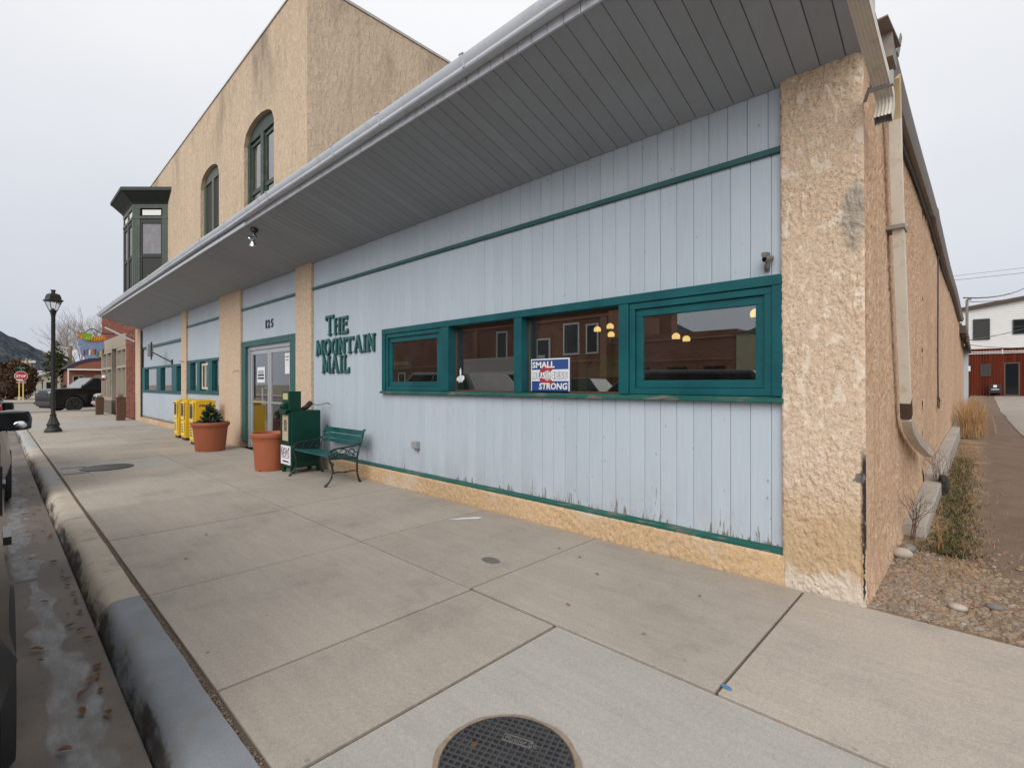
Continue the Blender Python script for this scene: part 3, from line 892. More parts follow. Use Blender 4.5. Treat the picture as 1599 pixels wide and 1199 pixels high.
# left cheek and top closure
b.add([(XL - .02, YF + .008, 3.62), (XL, YF + .008, -.02), (XL, YF + .12, -.02), (XL - .02, YF + .12, 3.62)], [(0, 1, 2, 3)])
b.build('corner_pillar', M['stucco_corner'], nb, smooth=180, world=True)
# side wall with relief near the street, plain beyond
b = MB()
def trowel_side(p): return trowel(Vector((p.x, p.y, p.z)), 30, .0036)
def side_edge(i, j, p):
    e = 0; d = p.y - 3.79
    if d < .03: e -= .012 * (1 - d / .03) ** 2
    e += .03 * max(0, 1 - max(p.z, 0) / .35) ** 2          # flared foot
    return e
relief(b, (XR, 3.80, -.05), (0, 4.2, 0), (0, 0, 3.85), (1, 0, 0), 330, 260, trowel_side, side_edge)
relief(b, (XR, 8.0, -.05), (0, 13.0, 0), (0, 0, 3.85), (1, 0, 0), 260, 60, lambda p: trowel(p, 9, .006), lambda i, j, p: .03 * max(0, 1 - max(p.z - .1, 0) / .35) ** 2)
b.build('side_wall', M['stucco_side'], nb, smooth=180, world=True)
b = MB(); b.box(-.80, -.575, 3.90, 21.0, -.4, 3.80); b.box(-.80, -.560, 21.0, 27.0, -.4, 3.25)
b.build('wall', M['stucco_side'], nb, world=True)
b = MB(); b.box(-8.55, -.60, 3.95, 21, 3.80, 4.25); b.box(-8.55, -.50, 21.02, 27, 3.25, 3.33); b.box(-8.55, -8.45, 3.95, 27, 0, 3.8); b.box(-8.55, -.56, 26.9, 27, 0, 3.2)
b.build('roof', M['roof_grey'], nb, world=True)
# lower rear eave with broken boards
b = MB(); b.box(-.56, -.40, 21.0, 26.8, 3.00, 3.24); b.bar((-.46, 21.2, 3.0), (-.44, 26.7, 2.86), .13, .05); b.bar((-.40, 22.5, 2.92), (-.38, 26.6, 2.72), .05, .22)
b.build('rear_eave', M['roof_brown'], nb, world=True)
b = MB(); b.box(-.56, -.43, 26.2, 26.85, 0.1, 2.9)
b.build('corner_board', M['siding'], nb, world=True)

# plinth under the boards (real relief on its face)
b = MB()
relief(b, (-8.46, YF - .002, .205), (7.46, 0, 0), (0, 0, -.225), (0, -1, 0), 640, 22, lambda p: trowel(p, 34, .0028),
       lambda i, j, p: (-.010 * (1 - (.205 - p.z) / .02) ** 2 if p.z > .185 else 0) - (.012 * max(0, mnoise.noise(Vector((p.x * 7, 1, p.z * 9))) - .28) if p.x > -3.4 else 0))
b.add([(-8.46, YF + .008, .203), (-1.0, YF + .008, .203), (-1.0, YF + .10, .203), (-8.46, YF + .10, .203)], [(0, 1, 2, 3)])
b.build('plinth', M['stucco_plinth'], nb, smooth=180, world=True)
# backing wall behind the boards, around the window opening
WX0, WX1, WZ0, WZ1 = -6.19, -1.012, 1.268, 2.172
BY = YS + .020
b = MB()
b.box(-8.46, WX0, BY, 4.02, .02, 3.66); b.box(WX0, -.95, BY, 4.02, .02, WZ0); b.box(WX0, -.95, BY, 4.02, WZ1, 3.66)
b.build('backing_wall', M['siding'], nb, world=True)
def board_mesh(w, h, th=.018):
    b = MB(); g = .0009; x0, x1 = g, w - g; c = .0056
    b.prism([(x0, 0), (x0, -th + c), (x0 + c, -th), (x1 - c, -th), (x1, -th + c), (x1, 0)], 'z', 0, h)
    return b.mesh('board', M['siding'])
SB = {}
off = nb.location
def board(x0, w, z0, z1):
    k = (round(w, 4), round(z1 - z0, 4))
    if k not in SB: SB[k] = board_mesh(w, z1 - z0)
    inst('siding_board', SB[k], nb, (x0 - off.x, BY - .001 + random.uniform(-.0015, .0015) - off.y, z0 - off.z))
def boards(xa, xb, z0, z1, phase):
    x = xa
    first = phase
    while x < xb - .004:
        w = min(first, xb - x); first = BW
        if w > .012: board(x, w, z0, z1)
        x += w
boards(-8.46, -1.018, 3.078, 3.60, .055)
boards(-8.46, WX0, .222, 3.034, .11)
boards(WX0, -1.014, WZ1 + .004, 3.034, .11 + BW - ((WX0 + 8.46 - .11) % BW))
boards(WX0, -1.014, .222, WZ0 - .004, .11 + BW - ((WX0 + 8.46 - .11) % BW))
b = MB(); b.box(-8.46, -1.014, YS - .026, YS + .012, 3.034, 3.078)
b.build('trim_strip', M['teal_trim'], nb, world=True, bevel=.004)
b = MB(); b.prism([(YS - .040, .204), (YS - .040, .226), (YS + .002, .250), (YS + .012, .250), (YS + .012, .204)], 'x', -8.46, -1.004)
b.build('base_trim', M['teal_base'], nb, world=True)

# ------------------------------------------------------------------ the long window
wn_ = bpy.data.objects.new('window', None); C.objects.link(wn_); wn_.parent = nb; wn_.location = (-3.6 - off.x, YS - off.y, 0)
FY0, FY1 = YS - .045, 4.02
b = MB()
b.box(WX0, WX1, FY0, FY1, 2.098, WZ1)                      # head
b.box(WX0, -6.105, FY0 + .002, FY1, 1.312, 2.096)          # left jamb
b.box(-1.085, WX1, FY0 + .002, FY1, 1.312, 2.096)          # right jamb
for x0, x1 in ((-4.845, -4.70), (-3.605, -3.495), (-2.33, -2.232)): b.box(x0, x1, FY0 + .004, FY1, 1.312, 2.096)
b.build('frame', M['teal'], wn_, world=True, bevel=.004)
b = MB(); b.prism([(FY0 - .022, 1.268), (FY0 - .022, 1.290), (FY0 + .02, 1.310), (FY1, 1.310), (FY1, 1.268)], 'x', WX0 - .02, WX1 + .004)
b.build('sill', M['teal_base'], wn_, world=True, bevel=.003)
def sash(x0, x1, z0, z1, y0, w, name='sash', mat='teal', d=.05):
    b = MB(); b.box(x0, x1, y0, y0 + d, z1 - w, z1); b.box(x0, x1, y0, y0 + d, z0, z0 + w)
    b.box(x0, x0 + w, y0 + .001, y0 + d - .001, z0 + w, z1 - w); b.box(x1 - w, x1, y0 + .001, y0 + d - .001, z0 + w, z1 - w)
    return b
def pane(x0, x1, z0, z1, y, parent, mat='glass'):
    b = MB(); b.box(x0, x1, y, y + .005, z0, z1)
    return b.build('pane', M[mat], parent, world=True)
def casement(x0, x1, z0, z1):
    b = sash(x0, x1, z0, z1, YS - .030, .052)
    c = sash(x0 + .054, x1 - .054, z0 + .054, z1 - .054, YS - .008, .062, d=.045)
    b.add(c.v, c.f)
    b.build('sash', M['teal'], wn_, world=True, bevel=.003)
    pane(x0 + .11, x1 - .11, z0 + .11, z1 - .11, YS + .012, wn_)
casement(-6.103, -4.847, 1.314, 2.094)
casement(-2.228, -1.087, 1.314, 2.094)
for x0, x1 in ((-4.698, -3.607), (-3.493, -2.332)):
    b = sash(x0, x1, 1.314, 2.096, YS + .075, .014, d=.02); b.build('glazing_bead', M['wood_brown'], wn_, world=True)
    pane(x0 + .012, x1 - .012, 1.326, 2.084, YS + .083, wn_)

M['blind_paper'] = plain('book_spines', (.25, .20, .16), .8, var=.6, scale=14)
# room behind the window
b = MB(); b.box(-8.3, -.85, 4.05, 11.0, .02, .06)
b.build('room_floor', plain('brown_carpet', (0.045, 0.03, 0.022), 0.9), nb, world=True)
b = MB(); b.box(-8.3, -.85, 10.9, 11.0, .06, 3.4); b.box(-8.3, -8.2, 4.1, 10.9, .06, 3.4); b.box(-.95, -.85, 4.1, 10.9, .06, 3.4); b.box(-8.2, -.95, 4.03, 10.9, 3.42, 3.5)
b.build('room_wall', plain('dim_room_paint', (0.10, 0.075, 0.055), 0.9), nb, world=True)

# ================================================================== things on the blue wall
def strokes(letter):
    """art-nouveau capitals as strokes in a unit cell (x 0..w, y 0..1): list of polylines with half-widths"""
    t, m = .085, .06
    L = {
     'T': (.80, [[(.40, .0), (.40, .97)], [(.02, .93), (.78, .93)], [(.02, .93), (.04, .76)], [(.78, .93), (.76, .80)], [(.26, .03), (.54, .03)]]),
     'H': (.74, [[(.16, 0), (.16, 1)], [(.58, 0), (.58, 1)], [(.16, .58), (.58, .58)], [(.05, .03), (.28, .03)], [(.46, .03), (.70, .03)], [(.05, .97), (.28, .97)], [(.46, .97), (.70, .97)]]),
     'E': (.66, [[(.17, 0), (.17, 1)], [(.05, .95), (.60, .95)], [(.17, .58), (.50, .58)], [(.05, .05), (.62, .05)], [(.60, .95), (.58, .80)], [(.62, .05), (.60, .22)], [(.50, .66), (.50, .50)]]),
     'M': (1.0, [[(.14, 0), (.20, 1)], [(.20, 1), (.48, .12)], [(.48, .12), (.78, 1)], [(.78, 1), (.84, 0)], [(.03, .03), (.26, .03)], [(.72, .03), (.96, .03)], [(.10, .97), (.24, .97)], [(.74, .97), (.90, .97)]]),
     'O': (.80, [[(.40 + .31 * math.cos(a), .5 + .47 * math.sin(a)) for a in [k * math.pi / 12 for k in range(25)]]]),
     'U': (.78, [[(.40, .96), (.24, .86), (.14, .62), (.13, .35), (.22, .12), (.38, .05), (.52, .14)], [(.60, 0), (.60, 1)], [(.26, .96), (.74, .96)], [(.50, .03), (.74, .03)]]),
     'N': (.80, [[(.15, 0), (.15, 1)], [(.15, 1), (.64, .04)], [(.64, .0), (.64, 1)], [(.04, .03), (.28, .03)], [(.04, .97), (.20, .97)], [(.52, .97), (.76, .97)]]),
     'A': (.86, [[(.12, 0), (.40, 1)], [(.42, 1), (.72, 0)], [(.24, .36), (.60, .36)], [(.02, .03), (.26, .03)], [(.60, .03), (.86, .03)]]),
     'I': (.38, [[(.19, 0), (.19, 1)], [(.06, .97), (.32, .97)], [(.06, .03), (.32, .03)]]),
     'L': (.66, [[(.18, 0), (.18, 1)], [(.06, .97), (.32, .97)], [(.06, .05), (.60, .05)], [(.60, .05), (.58, .26)]]),
    }
    return L[letter]
def letter_mesh(ch, w, h):
    cw, lines = strokes(ch)
    b = MB(); k = 0
    thick = {0: .052, 1: .052}
    for pas in (0, 1):
        b.cur = pas
        y0, y1 = ((0, -.014), (-.010, -.030))[pas]
        grow = (.0048, 0)[pas]
        for li, ln in enumerate(lines):
            serif = li > 0 and len(ln) == 2 and (abs(ln[0][1] - ln[1][1]) < .02 or abs(ln[0][0] - ln[1][0]) < .05) and abs(ln[0][0] - ln[1][0]) + abs(ln[0][1] - ln[1][1]) < .5
            hw = (.0095 if serif else .0185) + grow
            for p, q in zip(ln[:-1], ln[1:]):
                k += 1
                P = Vector((p[0] / cw * w, 0, p[1] * h)); Q = Vector((q[0] / cw * w, 0, q[1] * h))
                d = (Q - P)
                if d.length < 1e-5: continue
                d.normalize(); n = Vector((-d.z, 0, d.x)) * hw; e = d * (grow + .004)
                y1k = y1 - .00025 * k
                a = [P - e - n, P - e + n, Q + e + n, Q + e - n]
                b.prism([(v.x, v.z) for v in a], 'y', y0, y1k)
    return b.mesh('letter', [M['letter_dark'], M['letter']], clean=False)
sign = thing('wall_lettering', 'raised dark green letters reading The Mountain Mail on pale blue boards', 'sign', (-7.35, YS, 1.9))
def put_letters(txt, x0, x1, z0, z1, first_z=None):
    ws = [strokes(c)[0] for c in txt]; tot = sum(ws)
    x = x0
    for i, c in enumerate(txt):
        w = (x1 - x0) * ws[i] / tot
        zt = first_z if (i == 0 and first_z) else z1
        o = inst('letter', letter_mesh(c, w * .97, zt - z0), sign, (x + 7.35, -.001, z0 - 1.9))
        x += w
put_letters('THE', -7.95, -7.20, 2.205, 2.465, 2.535)
put_letters('MOUNTAIN', -8.32, -6.39, 1.885, 2.135)
put_letters('MAIL', -8.09, -7.15, 1.585, 1.855)

def text_mesh(body, size, name='text', extrude=0.001, bold=0.0, shear=0.0, mat=None, align='LEFT', res=2, spacing=1.0):
    cu = bpy.data.curves.new(name, 'FONT'); cu.body = body; cu.size = size; cu.extrude = extrude; cu.offset = bold; cu.shear = shear
    cu.align_x = align; cu.resolution_u = res; cu.space_character = spacing
    o = bpy.data.objects.new(name, cu); C.objects.link(o)
    dg = bpy.context.evaluated_depsgraph_get(); dg.update()
    me = bpy.data.meshes.new_from_object(o.evaluated_get(dg))
    bpy.data.objects.remove(o); bpy.data.curves.remove(cu)
    me.materials.clear()
    if mat: me.materials.append(mat)
    me.name = name
    return me
FACE = (R(90), 0, 0)       # text standing on a wall that faces the street
def fit(me, w, h):
    xs = [v.co.x for v in me.vertices]; ys_ = [v.co.y for v in me.vertices]
    x0, y0 = min(xs), min(ys_); sx = w / (max(xs) - x0); sy = h / (max(ys_) - y0)
    for v in me.vertices: v.co.x = (v.co.x - x0) * sx; v.co.y = (v.co.y - y0) * sy
    return me

# shop window poster
po = thing('window_poster', 'blue, white and red poster reading Small Business Strong inside the window pane', 'poster', (-3.46, YS + .075, 1.315))
pw, ph = .505, .345
b = MB(); b.box(0, pw, 0, .004, 0, ph); b.build('sheet', M['paper'], po)
blue = NT('poster_blue').set((0.022, 0.062, 0.24), 0.45); red = NT('poster_red').set((0.36, 0.03, 0.055), 0.45); gold = NT('poster_gold').set((0.62, 0.56, 0.36), 0.45)
b = MB(); b.box(.012, pw - .012, -.0010, .001, .012, .115); b.box(.012, pw - .012, -.0010, .001, .232, ph - .012); b.build('blue_stripe', blue, po)
b = MB(); cx_, cz_ = .225, .172; vs = []; n = 30
for k in range(n + 1):
    a = R(42) + (R(318) - R(42)) * k / n
    vs += [(cx_ + .052 * math.cos(a), -.0020, cz_ + .052 * math.sin(a)), (cx_ + .112 * math.cos(a), -.0020, cz_ + .112 * math.sin(a))]
b.add(vs, [(2 * k, 2 * k + 1, 2 * k + 3, 2 * k + 2) for k in range(n)]); b.build('red_ring', red, po)
b = MB(); b.add([(cx_ + .052 * math.cos(k * math.pi / 14), -.0022, cz_ + .052 * math.sin(k * math.pi / 14)) for k in range(28)], [tuple(range(28))]); b.build('gold_disc', gold, po)
for body, x, z, w, h, m in (('SMALL', .022, .250, .30, .066, M['white']), ('BUSINESS', .020, .139, .462, .068, M['paper']), ('STRONG', .112, .028, .372, .068, M['white'])):
    me = fit(text_mesh(body, .1, 'lettering', .0004, .003, .12 if body == 'STRONG' else 0, m), w, h)
    if body == 'BUSINESS':
        o2 = inst('lettering_outline', fit(text_mesh(body, .1, 'lettering_outline', .0004, .0062, 0, NT('poster_grey').set((0.06, 0.07, 0.14), 0.5)), w + .008, h + .008), po, (x - .004, -.0032, z - .004), FACE)
    inst('lettering', me, po, (x, -.0045, z), FACE)

# butterfly decal, notice in the left casement
b = MB(); by = YS + .080
def bfly(pts): b.prism(pts, 'y', by, by + .002)
bfly([(-4.62, 1.425), (-4.605, 1.425), (-4.598, 1.56), (-4.612, 1.60), (-4.628, 1.56)])
bfly([(-4.628, 1.43), (-4.628, 1.50), (-4.665, 1.485), (-4.690, 1.462), (-4.68, 1.44), (-4.65, 1.437), (-4.64, 1.41)])
bfly([(-4.597, 1.43), (-4.597, 1.50), (-4.565, 1.505), (-4.54, 1.488), (-4.545, 1.455), (-4.57, 1.44), (-4.585, 1.415)])
tag(b.build('window_decal', M['paper'], None), 'small white butterfly decal stuck low inside the second window pane', 'decal')
def notice(label, x0, x1, z0, z1, y, lines, cat='notice'):
    t = thing('paper_notice', label, cat, ((x0 + x1) / 2, y, z0), 0, 'paper notices on glass')
    w = x1 - x0; h = z1 - z0
    b = MB(); b.box(-w / 2, w / 2, 0, .003, 0, h); b.build('sheet', M['paper'], t)
    b = MB()
    for k, (fx0, fx1, fz, fh) in enumerate(lines):
        b.box(-w / 2 + fx0 * w, -w / 2 + fx1 * w, -.0015, .001, fz * h, (fz + fh) * h)
    b.build('print', M['ink'], t)
    return t
notice('small grey printed notice in the leftmost window casement', -5.42, -5.20, 1.545, 1.665, YS + .020, [(.15, .85, .62, .16), (.2, .8, .25, .16)])

# yellow-green hangings and ornament behind the glass
lime = plain('lime_green_fabric', (0.20, 0.26, 0.06), 0.8, var=0.3, scale=6)
tan = plain('tan_carved_wood', (0.30, 0.20, 0.085), 0.6, var=0.3, scale=9)
t = thing('carved_horn', 'slender tan carved ornament with a curled top leaning behind the second pane', 'ornament', (-4.38, 4.25, 1.05))
b = MB(); b.tube([(.20, 0, 0), (.12, 0, .28), (.02, 0, .50), (-.06, .01, .66), (-.12, .02, .82), (-.10, .02, .92)], [.012, .03, .055, .07, .05, .03], 10)
b.build('horn', tan, t, smooth=60)
b = MB(); b.tube([(-.10 + .09 * math.cos(a), .02, .95 + .10 * math.sin(a)) for a in [R(200 - k * 26) for k in range(10)]], .012, 7); b.build('curl', tan, t, smooth=60)
b = MB(); b.tube([(.20, 0, 0), (.33, -.02, -.5)], .008, 6); b.build('stem', tan, t)
t = thing('green_stand', 'yellow-green fabric display stand behind the window mullion', 'display stand', (-3.72, 4.75, .06))
b = MB(); b.tube([(0, 0, 0), (0, 0, 1.95)], .085, 10); b.tube([(.26, .1, 0), (.26, .1, 1.7)], .06, 10); b.build('post', lime, t, smooth=60)
b = MB(); b.lathe([(.42, 1.42), (.40, 1.50), (.27, 1.70), (.10, 1.80), (.02, 1.81)], (.62, .35, 0), 16); b.build('canopy', lime, t, smooth=60)

# furniture in the dim room
for k_, (x_, y_, w_, l_) in enumerate(((-6.6, 6.4, 1.5, 'brown desk in the dim room behind the left casement'), (-3.2, 6.2, 1.6, 'brown desk in the dim room behind the third pane'), (-1.9, 8.3, 1.4, 'brown desk deep in the dim room behind the last pane'))):
    t = thing('desk', l_, 'desk', (x_, y_, .06), 0, 'desks in the dim room')
    b = MB(); b.box(-w_ / 2, w_ / 2, -.35, .35, .72, .76); b.build('desktop', M['wood_brown'], t)
    for sx in (-1, 1):
        b = MB(); b.box(sx * (w_ / 2 - .04), sx * (w_ / 2 - .45), -.32, .32, 0, .719); b.build('drawer_unit', M['wood_brown'], t)
    b = MB(); b.box(-.28, .28, .05, .09, .90, 1.24); b.box(-.03, .03, .06, .10, .77, .899); b.box(-.12, .12, -.02, .16, .7605, .775); b.build('monitor', M['black_metal'], t)
    b = MB(); b.box(w_ / 2 - .34, w_ / 2 - .04, -.2, .1, .7605, .90); b.box(w_ / 2 - .32, w_ / 2 - .06, -.18, .08, .9005, .96); b.build('paper_stack', M['wood_brown'], t)
t = thing('bookcase', 'tall bookcase against the far wall of the dim room', 'bookcase', (-4.8, 10.6, .06))
b = sash(-1.1, 1.1, 0, 2.1, -.2, .06, d=.4)
for z_ in (.5, .95, 1.4): b.box(-1.04, 1.04, -.19, .19, z_, z_ + .03)
b.build('case', M['wood_brown'], t)
b = MB(); random.seed(5)
for z_ in (.06, .53, .98, 1.43):
    x_ = -1.0
    while x_ < .95:
        w_ = random.uniform(.03, .09); b.box(x_, x_ + w_ - .004, -.15, .1, z_ + .001, z_ + random.uniform(.22, .34)); x_ += w_
tag(b.build('books', M['blind_paper'], t, clean=False), kind='stuff')
random.seed(9)
# globe pendants inside
glow = NT('lamp_glow'); glow.set((1, 0.8, 0.5), 0.5); glow.b.inputs['Emission Color'].default_value = (1.0, 0.62, 0.22, 1); glow.b.inputs['Emission Strength'].default_value = 1.6
b = MB(); b.ball((0, 0, 0), .060, 16, 10); globe_me = b.mesh('globe', glow.m, 60)
b = MB(); b.tube([(0, 0, .07), (0, 0, .13)], .018, 8); b.tube([(0, 0, .13), (0, 0, .95)], .005, 6); stem_me = b.mesh('stem', M['black_metal'])
b = MB(); b.lathe([(.052, -.036), (.058, -.045), (.040, -.066), (.0, -.07)], (0, 0, 0), 14, cap=False); cup_me = b.mesh('cup', M['black_metal'], 40)
labs = ['lit globe lamp at the left of the cluster near the third pane', 'lit globe lamp second from left in the cluster near the third pane', 'lit globe lamp hanging lowest of the cluster near the third pane',
        'lit globe lamp rightmost of the cluster near the third pane', 'pale lit globe lamp alone at the top right of the last pane', 'lit globe lamp, left of the two behind the middle of the last pane', 'lit globe lamp, right of the two behind the middle of the last pane']
for k, (x, y, z) in enumerate(((-4.70, 7.0, 2.31), (-4.45, 7.0, 2.34), (-4.62, 7.3, 2.24), (-4.36, 7.25, 2.36), (-1.72, 5.5, 2.13), (-3.31, 7.0, 2.10), (-3.42, 7.6, 2.11))):
    t = thing('pendant_lamp', labs[k], 'lamp', (x, y, z), 0, 'globe pendant lamps in the room')
    inst('globe', globe_me, t); inst('stem', stem_me, t); inst('cup', cup_me, t)

# security camera on a bracket beside the corner pillar
camscale = .62
t = thing('security_camera', 'small grey security camera on a stubby bracket above the right end of the window', 'camera', (-1.145, YS, 2.215))
b = MB(); b.tube([(.0, -.005, .015), (-.005, -.06, .03), (-.01, -.09, .09)], [.030, .028, .024], 12); b.box(-.03, .03, -.012, 0, -.01, .06); b.build('bracket', M['camera_grey'], t, smooth=40)
b = MB(); b.tube([(.035, -.05, .125), (-.055, -.15, .095)], .034, 16); b.build('body', M['camera_grey'], t, smooth=40)
b = MB(); d = Vector((-.09, -.10, -.03)).normalized(); p = Vector((-.055, -.15, .095)); b.tube([p, p + d * .004], .025, 16); b.build('lens', M['lens'], t, smooth=40)
b = MB(); b.bar((.0, -.055, .165), (-.065, -.155, .150), .055, .05); b.build('hood', M['camera_grey'], t, bevel=.006)
b = MB(); b.tube([(.03, -.03, .12), (.06, -.005, .10)], .004, 6); b.build('cable', M['black_metal'], t)
t.scale = (camscale,) * 3; t.rotation_euler = (0, 0, R(28)); t.location = (-1.125, YS - .012, 2.215)

# grey outlet box low on the boards
t = thing('outlet_box', 'small grey metal outlet box low on the blue boards', 'outlet box', (-5.315 * 1.013, YS, .555))
b = MB(); b.box(-.055, .055, -.055, 0, 0, .095); b.build('box', M['grey_plastic'], t, bevel=.006)
b = MB(); b.box(-.048, .048, -.066, -.0555, .008, .088); b.build('cover', M['alu'], t, bevel=.004)
b = MB(); b.box(.0, .05, -.05, 0, -.02, -.001); b.build('fitting', M['rusty'], t)
# ================================================================== AWNING over the pavement
aw = thing('awning', 'long grey slanted awning with white gutter over the pavement', 'awning', (-12, 3.2, 3.5))
AX0, AX1 = -23.4, -.50
YO, ZO, YI, ZI = 2.69, 3.862, 3.835, 3.497      # outer and wall edge of the soffit
ao = aw.location
du = Vector((0, YO - YI, ZO - ZI)); sl = du.length; tilt = math.atan2(ZO - ZI, YI - YO)
def sof_mesh(w):
    b = MB(); g = .0022; c = .004; th = .018
    b.prism([(g, 0), (g + c, -.0), (w - g - c, 0), (w - g, 0), (w - g, th), (g, th)], 'y', 0, sl)
    # chamfered underside edges
    b = MB(); b.prism([(g, c), (g + c, 0), (w - g - c, 0), (w - g, c), (w - g, th), (g, th)], 'y', 0, sl)
    return b.mesh('board', M['soffit'])
sm_ = sof_mesh(BW)
fb = MB(); g = .002; fb.prism([(g, 0), (g, -.014), (g + .004, -.018), (BW - g - .004, -.018), (BW - g, -.014), (BW - g, 0)], 'z', 0, .17); fm_ = fb.mesh('board', M['fascia'])
n = int((AX1 - AX0) / BW)
for k in range(n):
    x = AX1 - (k + 1) * BW
    inst('soffit_board', sm_, aw, (x - ao.x, YO - ao.y, ZO + random.uniform(0, .0015) - ao.z), (-tilt, 0, 0))
    inst('fascia_board', fm_, aw, (x - ao.x, YO - .001 - ao.y, ZO - .012 - ao.z + (0 if x > -11.5 else .0)))
    
# trim strip that covers the fascia over the far half
b = MB(); b.box(AX0, -8.2, YO - .045, YO - .0215, ZO - .030, ZO + .022); b.build('fascia_strip', M['gutter'], aw, world=True)
# roof over it and boarded ends
b = MB(); b.prism([(YO + .02, ZO + .03), (YI + .02, ZI + .03), (YI + .02, 4.30), (YO - .02, ZO + .175), (YO - .02, ZO + .16)], 'x', AX0 + .01, AX1 - .03)
b.build('roof', M['roof_grey'], aw, world=True)
b = MB(); b.prism([(YO - .019, ZO - .012), (YO - .019, ZO + .165), (YI, 4.26), (YI, ZI - .012)], 'x', AX1 - .028, AX1 + .006)
b.build('end_board', M['fascia'], aw, world=True)
b = MB(); b.prism([(YO - .019, ZO - .012), (YO - .019, ZO + .165), (YI, 4.26), (YI, ZI - .012)], 'x', AX0 - .02, AX0 + .004)
b.build('end_board', M['fascia'], aw, world=True)
# gutter: a K-shaped trough in lengths with straps
gp = [(YO - .022, ZO + .155), (YO - .022, ZO + .062), (YO - .098, ZO + .056), (YO - .106, ZO + .066), (YO - .108, ZO + .085), (YO - .130, ZO + .115), (YO - .134, ZO + .150), (YO - .124, ZO + .158), (YO - .120, ZO + .150), (YO - .10, ZO + .075), (YO - .03, ZO + .075), (YO - .030, ZO + .155)]
segs = [AX0 - .05, -17.6, -12.6, -7.1, -3.0, AX1 + .03]
for k in range(len(segs) - 1):
    b = MB(); nn = 8; vs = []; m = len(gp)
    for i in range(nn + 1):
        x = segs[k] + .002 + (segs[k + 1] - segs[k] - .004) * i / nn
        sag = mnoise.noise(Vector((x * .5, 7, 0))) * .012 + (-.05 * max(0, (-19.5 - x) / 4) if x < -19.5 else 0)
        vs += [(x, y, z + sag) for y, z in gp]
    b.add(vs, [(i * m + j, i * m + (j + 1) % m, (i + 1) * m + (j + 1) % m, (i + 1) * m + j) for i in range(nn) for j in range(m)] + [tuple(range(m)), tuple(nn * m + j for j in reversed(range(m)))])
    b.build('gutter', M['gutter'], aw, world=True, smooth=30)
sb = MB()
st_pts = [(YO - .020, ZO + .160), (YO - .127, ZO + .163), (YO - .1375, ZO + .150), (YO - .1335, ZO + .113), (YO - .1115, ZO + .084), (YO - .1085, ZO + .060), (YO - .098, ZO + .053), (YO - .02, ZO + .059)]
sb.tube([(0, y - YO, z - ZO) for y, z in st_pts], .004, 5)
sb.ball((0, -.140, .150), .008, 8, 5)
sm2 = sb.mesh('strap', M['gutter'], 40)
for x in (-21.8, -19.9, -17.6, -14.6, -12.6, -10.3, -8.9, -7.1, -5.2, -4.25, -3.0, -1.6):
    inst('gutter_strap', sm2, aw, (x - ao.x, YO - ao.y, ZO + .004 - ao.z), (0, 0, 0), (4, 1, 1))
# metal drip edge behind the gutter
b = MB(); b.box(AX0, AX1, YO - .06, YO + .12, ZO + .178, ZO + .186); b.build('drip_edge', M['roof_brown'], aw, world=True)

def spout(pts, w, d, mat, name, parent, ribs=5):
    """rectangular ribbed downspout along a path"""
    prof = []
    for k in range(ribs * 2 + 1):
        prof.append((-w / 2 + w * k / (ribs * 2), -d / 2 + (.006 if k % 2 else 0)))
    prof += [(p[0], -p[1]) for p in reversed(prof)]
    pts = [Vector(p) for p in pts]; m = len(prof); vs = []
    for i, p in enumerate(pts):
        dd = (pts[min(i + 1, len(pts) - 1)] - pts[max(i - 1, 0)]).normalized()
        s = Vector((0, 1, 0)) if abs(dd.y) < .6 else Vector((1, 0, 0))
        if parent_axis: s = Vector(parent_axis)
        s = (s - dd * s.dot(dd)).normalized(); q = dd.cross(s)
        vs += [p + s * a + q * c for a, c in prof]
    fs = [(i * m + j, i * m + (j + 1) % m, (i + 1) * m + (j + 1) % m, (i + 1) * m + j) for i in range(len(pts) - 1) for j in range(m)]
    fs.append(tuple(range(m)))
    b = MB(); b.add(vs, fs)
    return b.build(name, mat, parent, smooth=25, world=True)
parent_axis = (1, 0, 0)
ds = thing('downspout', 'short pale downspout slanting from the awning to the pillar top', 'downspout', (-.47, 3.2, 3.2), 0, 'downspouts')
spout([(-.48, 2.70, 3.86), (-.48, 2.76, 3.66), (-.47, 2.86, 3.44), (-.455, 3.30, 3.31), (-.44, 3.72, 3.19)], .085, .06, M['downspout'], 'pipe', ds)
spout([(-.44, 3.715, 3.195), (-.437, 3.77, 3.16), (-.437, 3.785, 3.11), (-.44, 3.77, 3.055), (-.443, 3.74, 3.01)], .088, .064, M['downspout'], 'elbow', ds)
b = MB(); b.box(-.50, -.385, 3.655, 3.69, 3.17, 3.255); b.bar((-.50, 3.67, 3.20), (-.545, 3.80, 3.18), .02, .004); b.build('strap', M['grey_plastic'], ds, world=True, bevel=.004)
ds = thing('downspout', 'long pale downspout on the side wall with a dark brown band', 'downspout', (-.49, 5.6, 1), 0, 'downspouts')
parent_axis = (0, 1, 0)
P0 = [(-.47, 4.50, 3.62), (-.475, 4.60, 3.50), (-.478, 4.66, 3.38)]
spout(P0, .10, .07, plain('yellowed_spout', (0.52, 0.42, 0.26), 0.5, var=0.2, scale=12), 'elbow', ds)
spout([(-.478, 4.655, 3.40), (-.480, 4.74, 3.1), (-.480, 4.92, 2.5), (-.480, 5.14, 1.9), (-.480, 5.34, 1.36), (-.480, 5.38, 1.25)], .10, .07, M['downspout'], 'pipe', ds)
spout([(-.480, 5.38, 1.25), (-.480, 5.43, 1.12)], .107, .077, M['brown_metal'], 'band', ds)
spout([(-.480, 5.43, 1.12), (-.478, 5.56, 1.02), (-.470, 6.0, .88), (-.45, 6.7, .72), (-.44, 7.25, .63)], .10, .07, M['downspout'], 'outlet', ds)
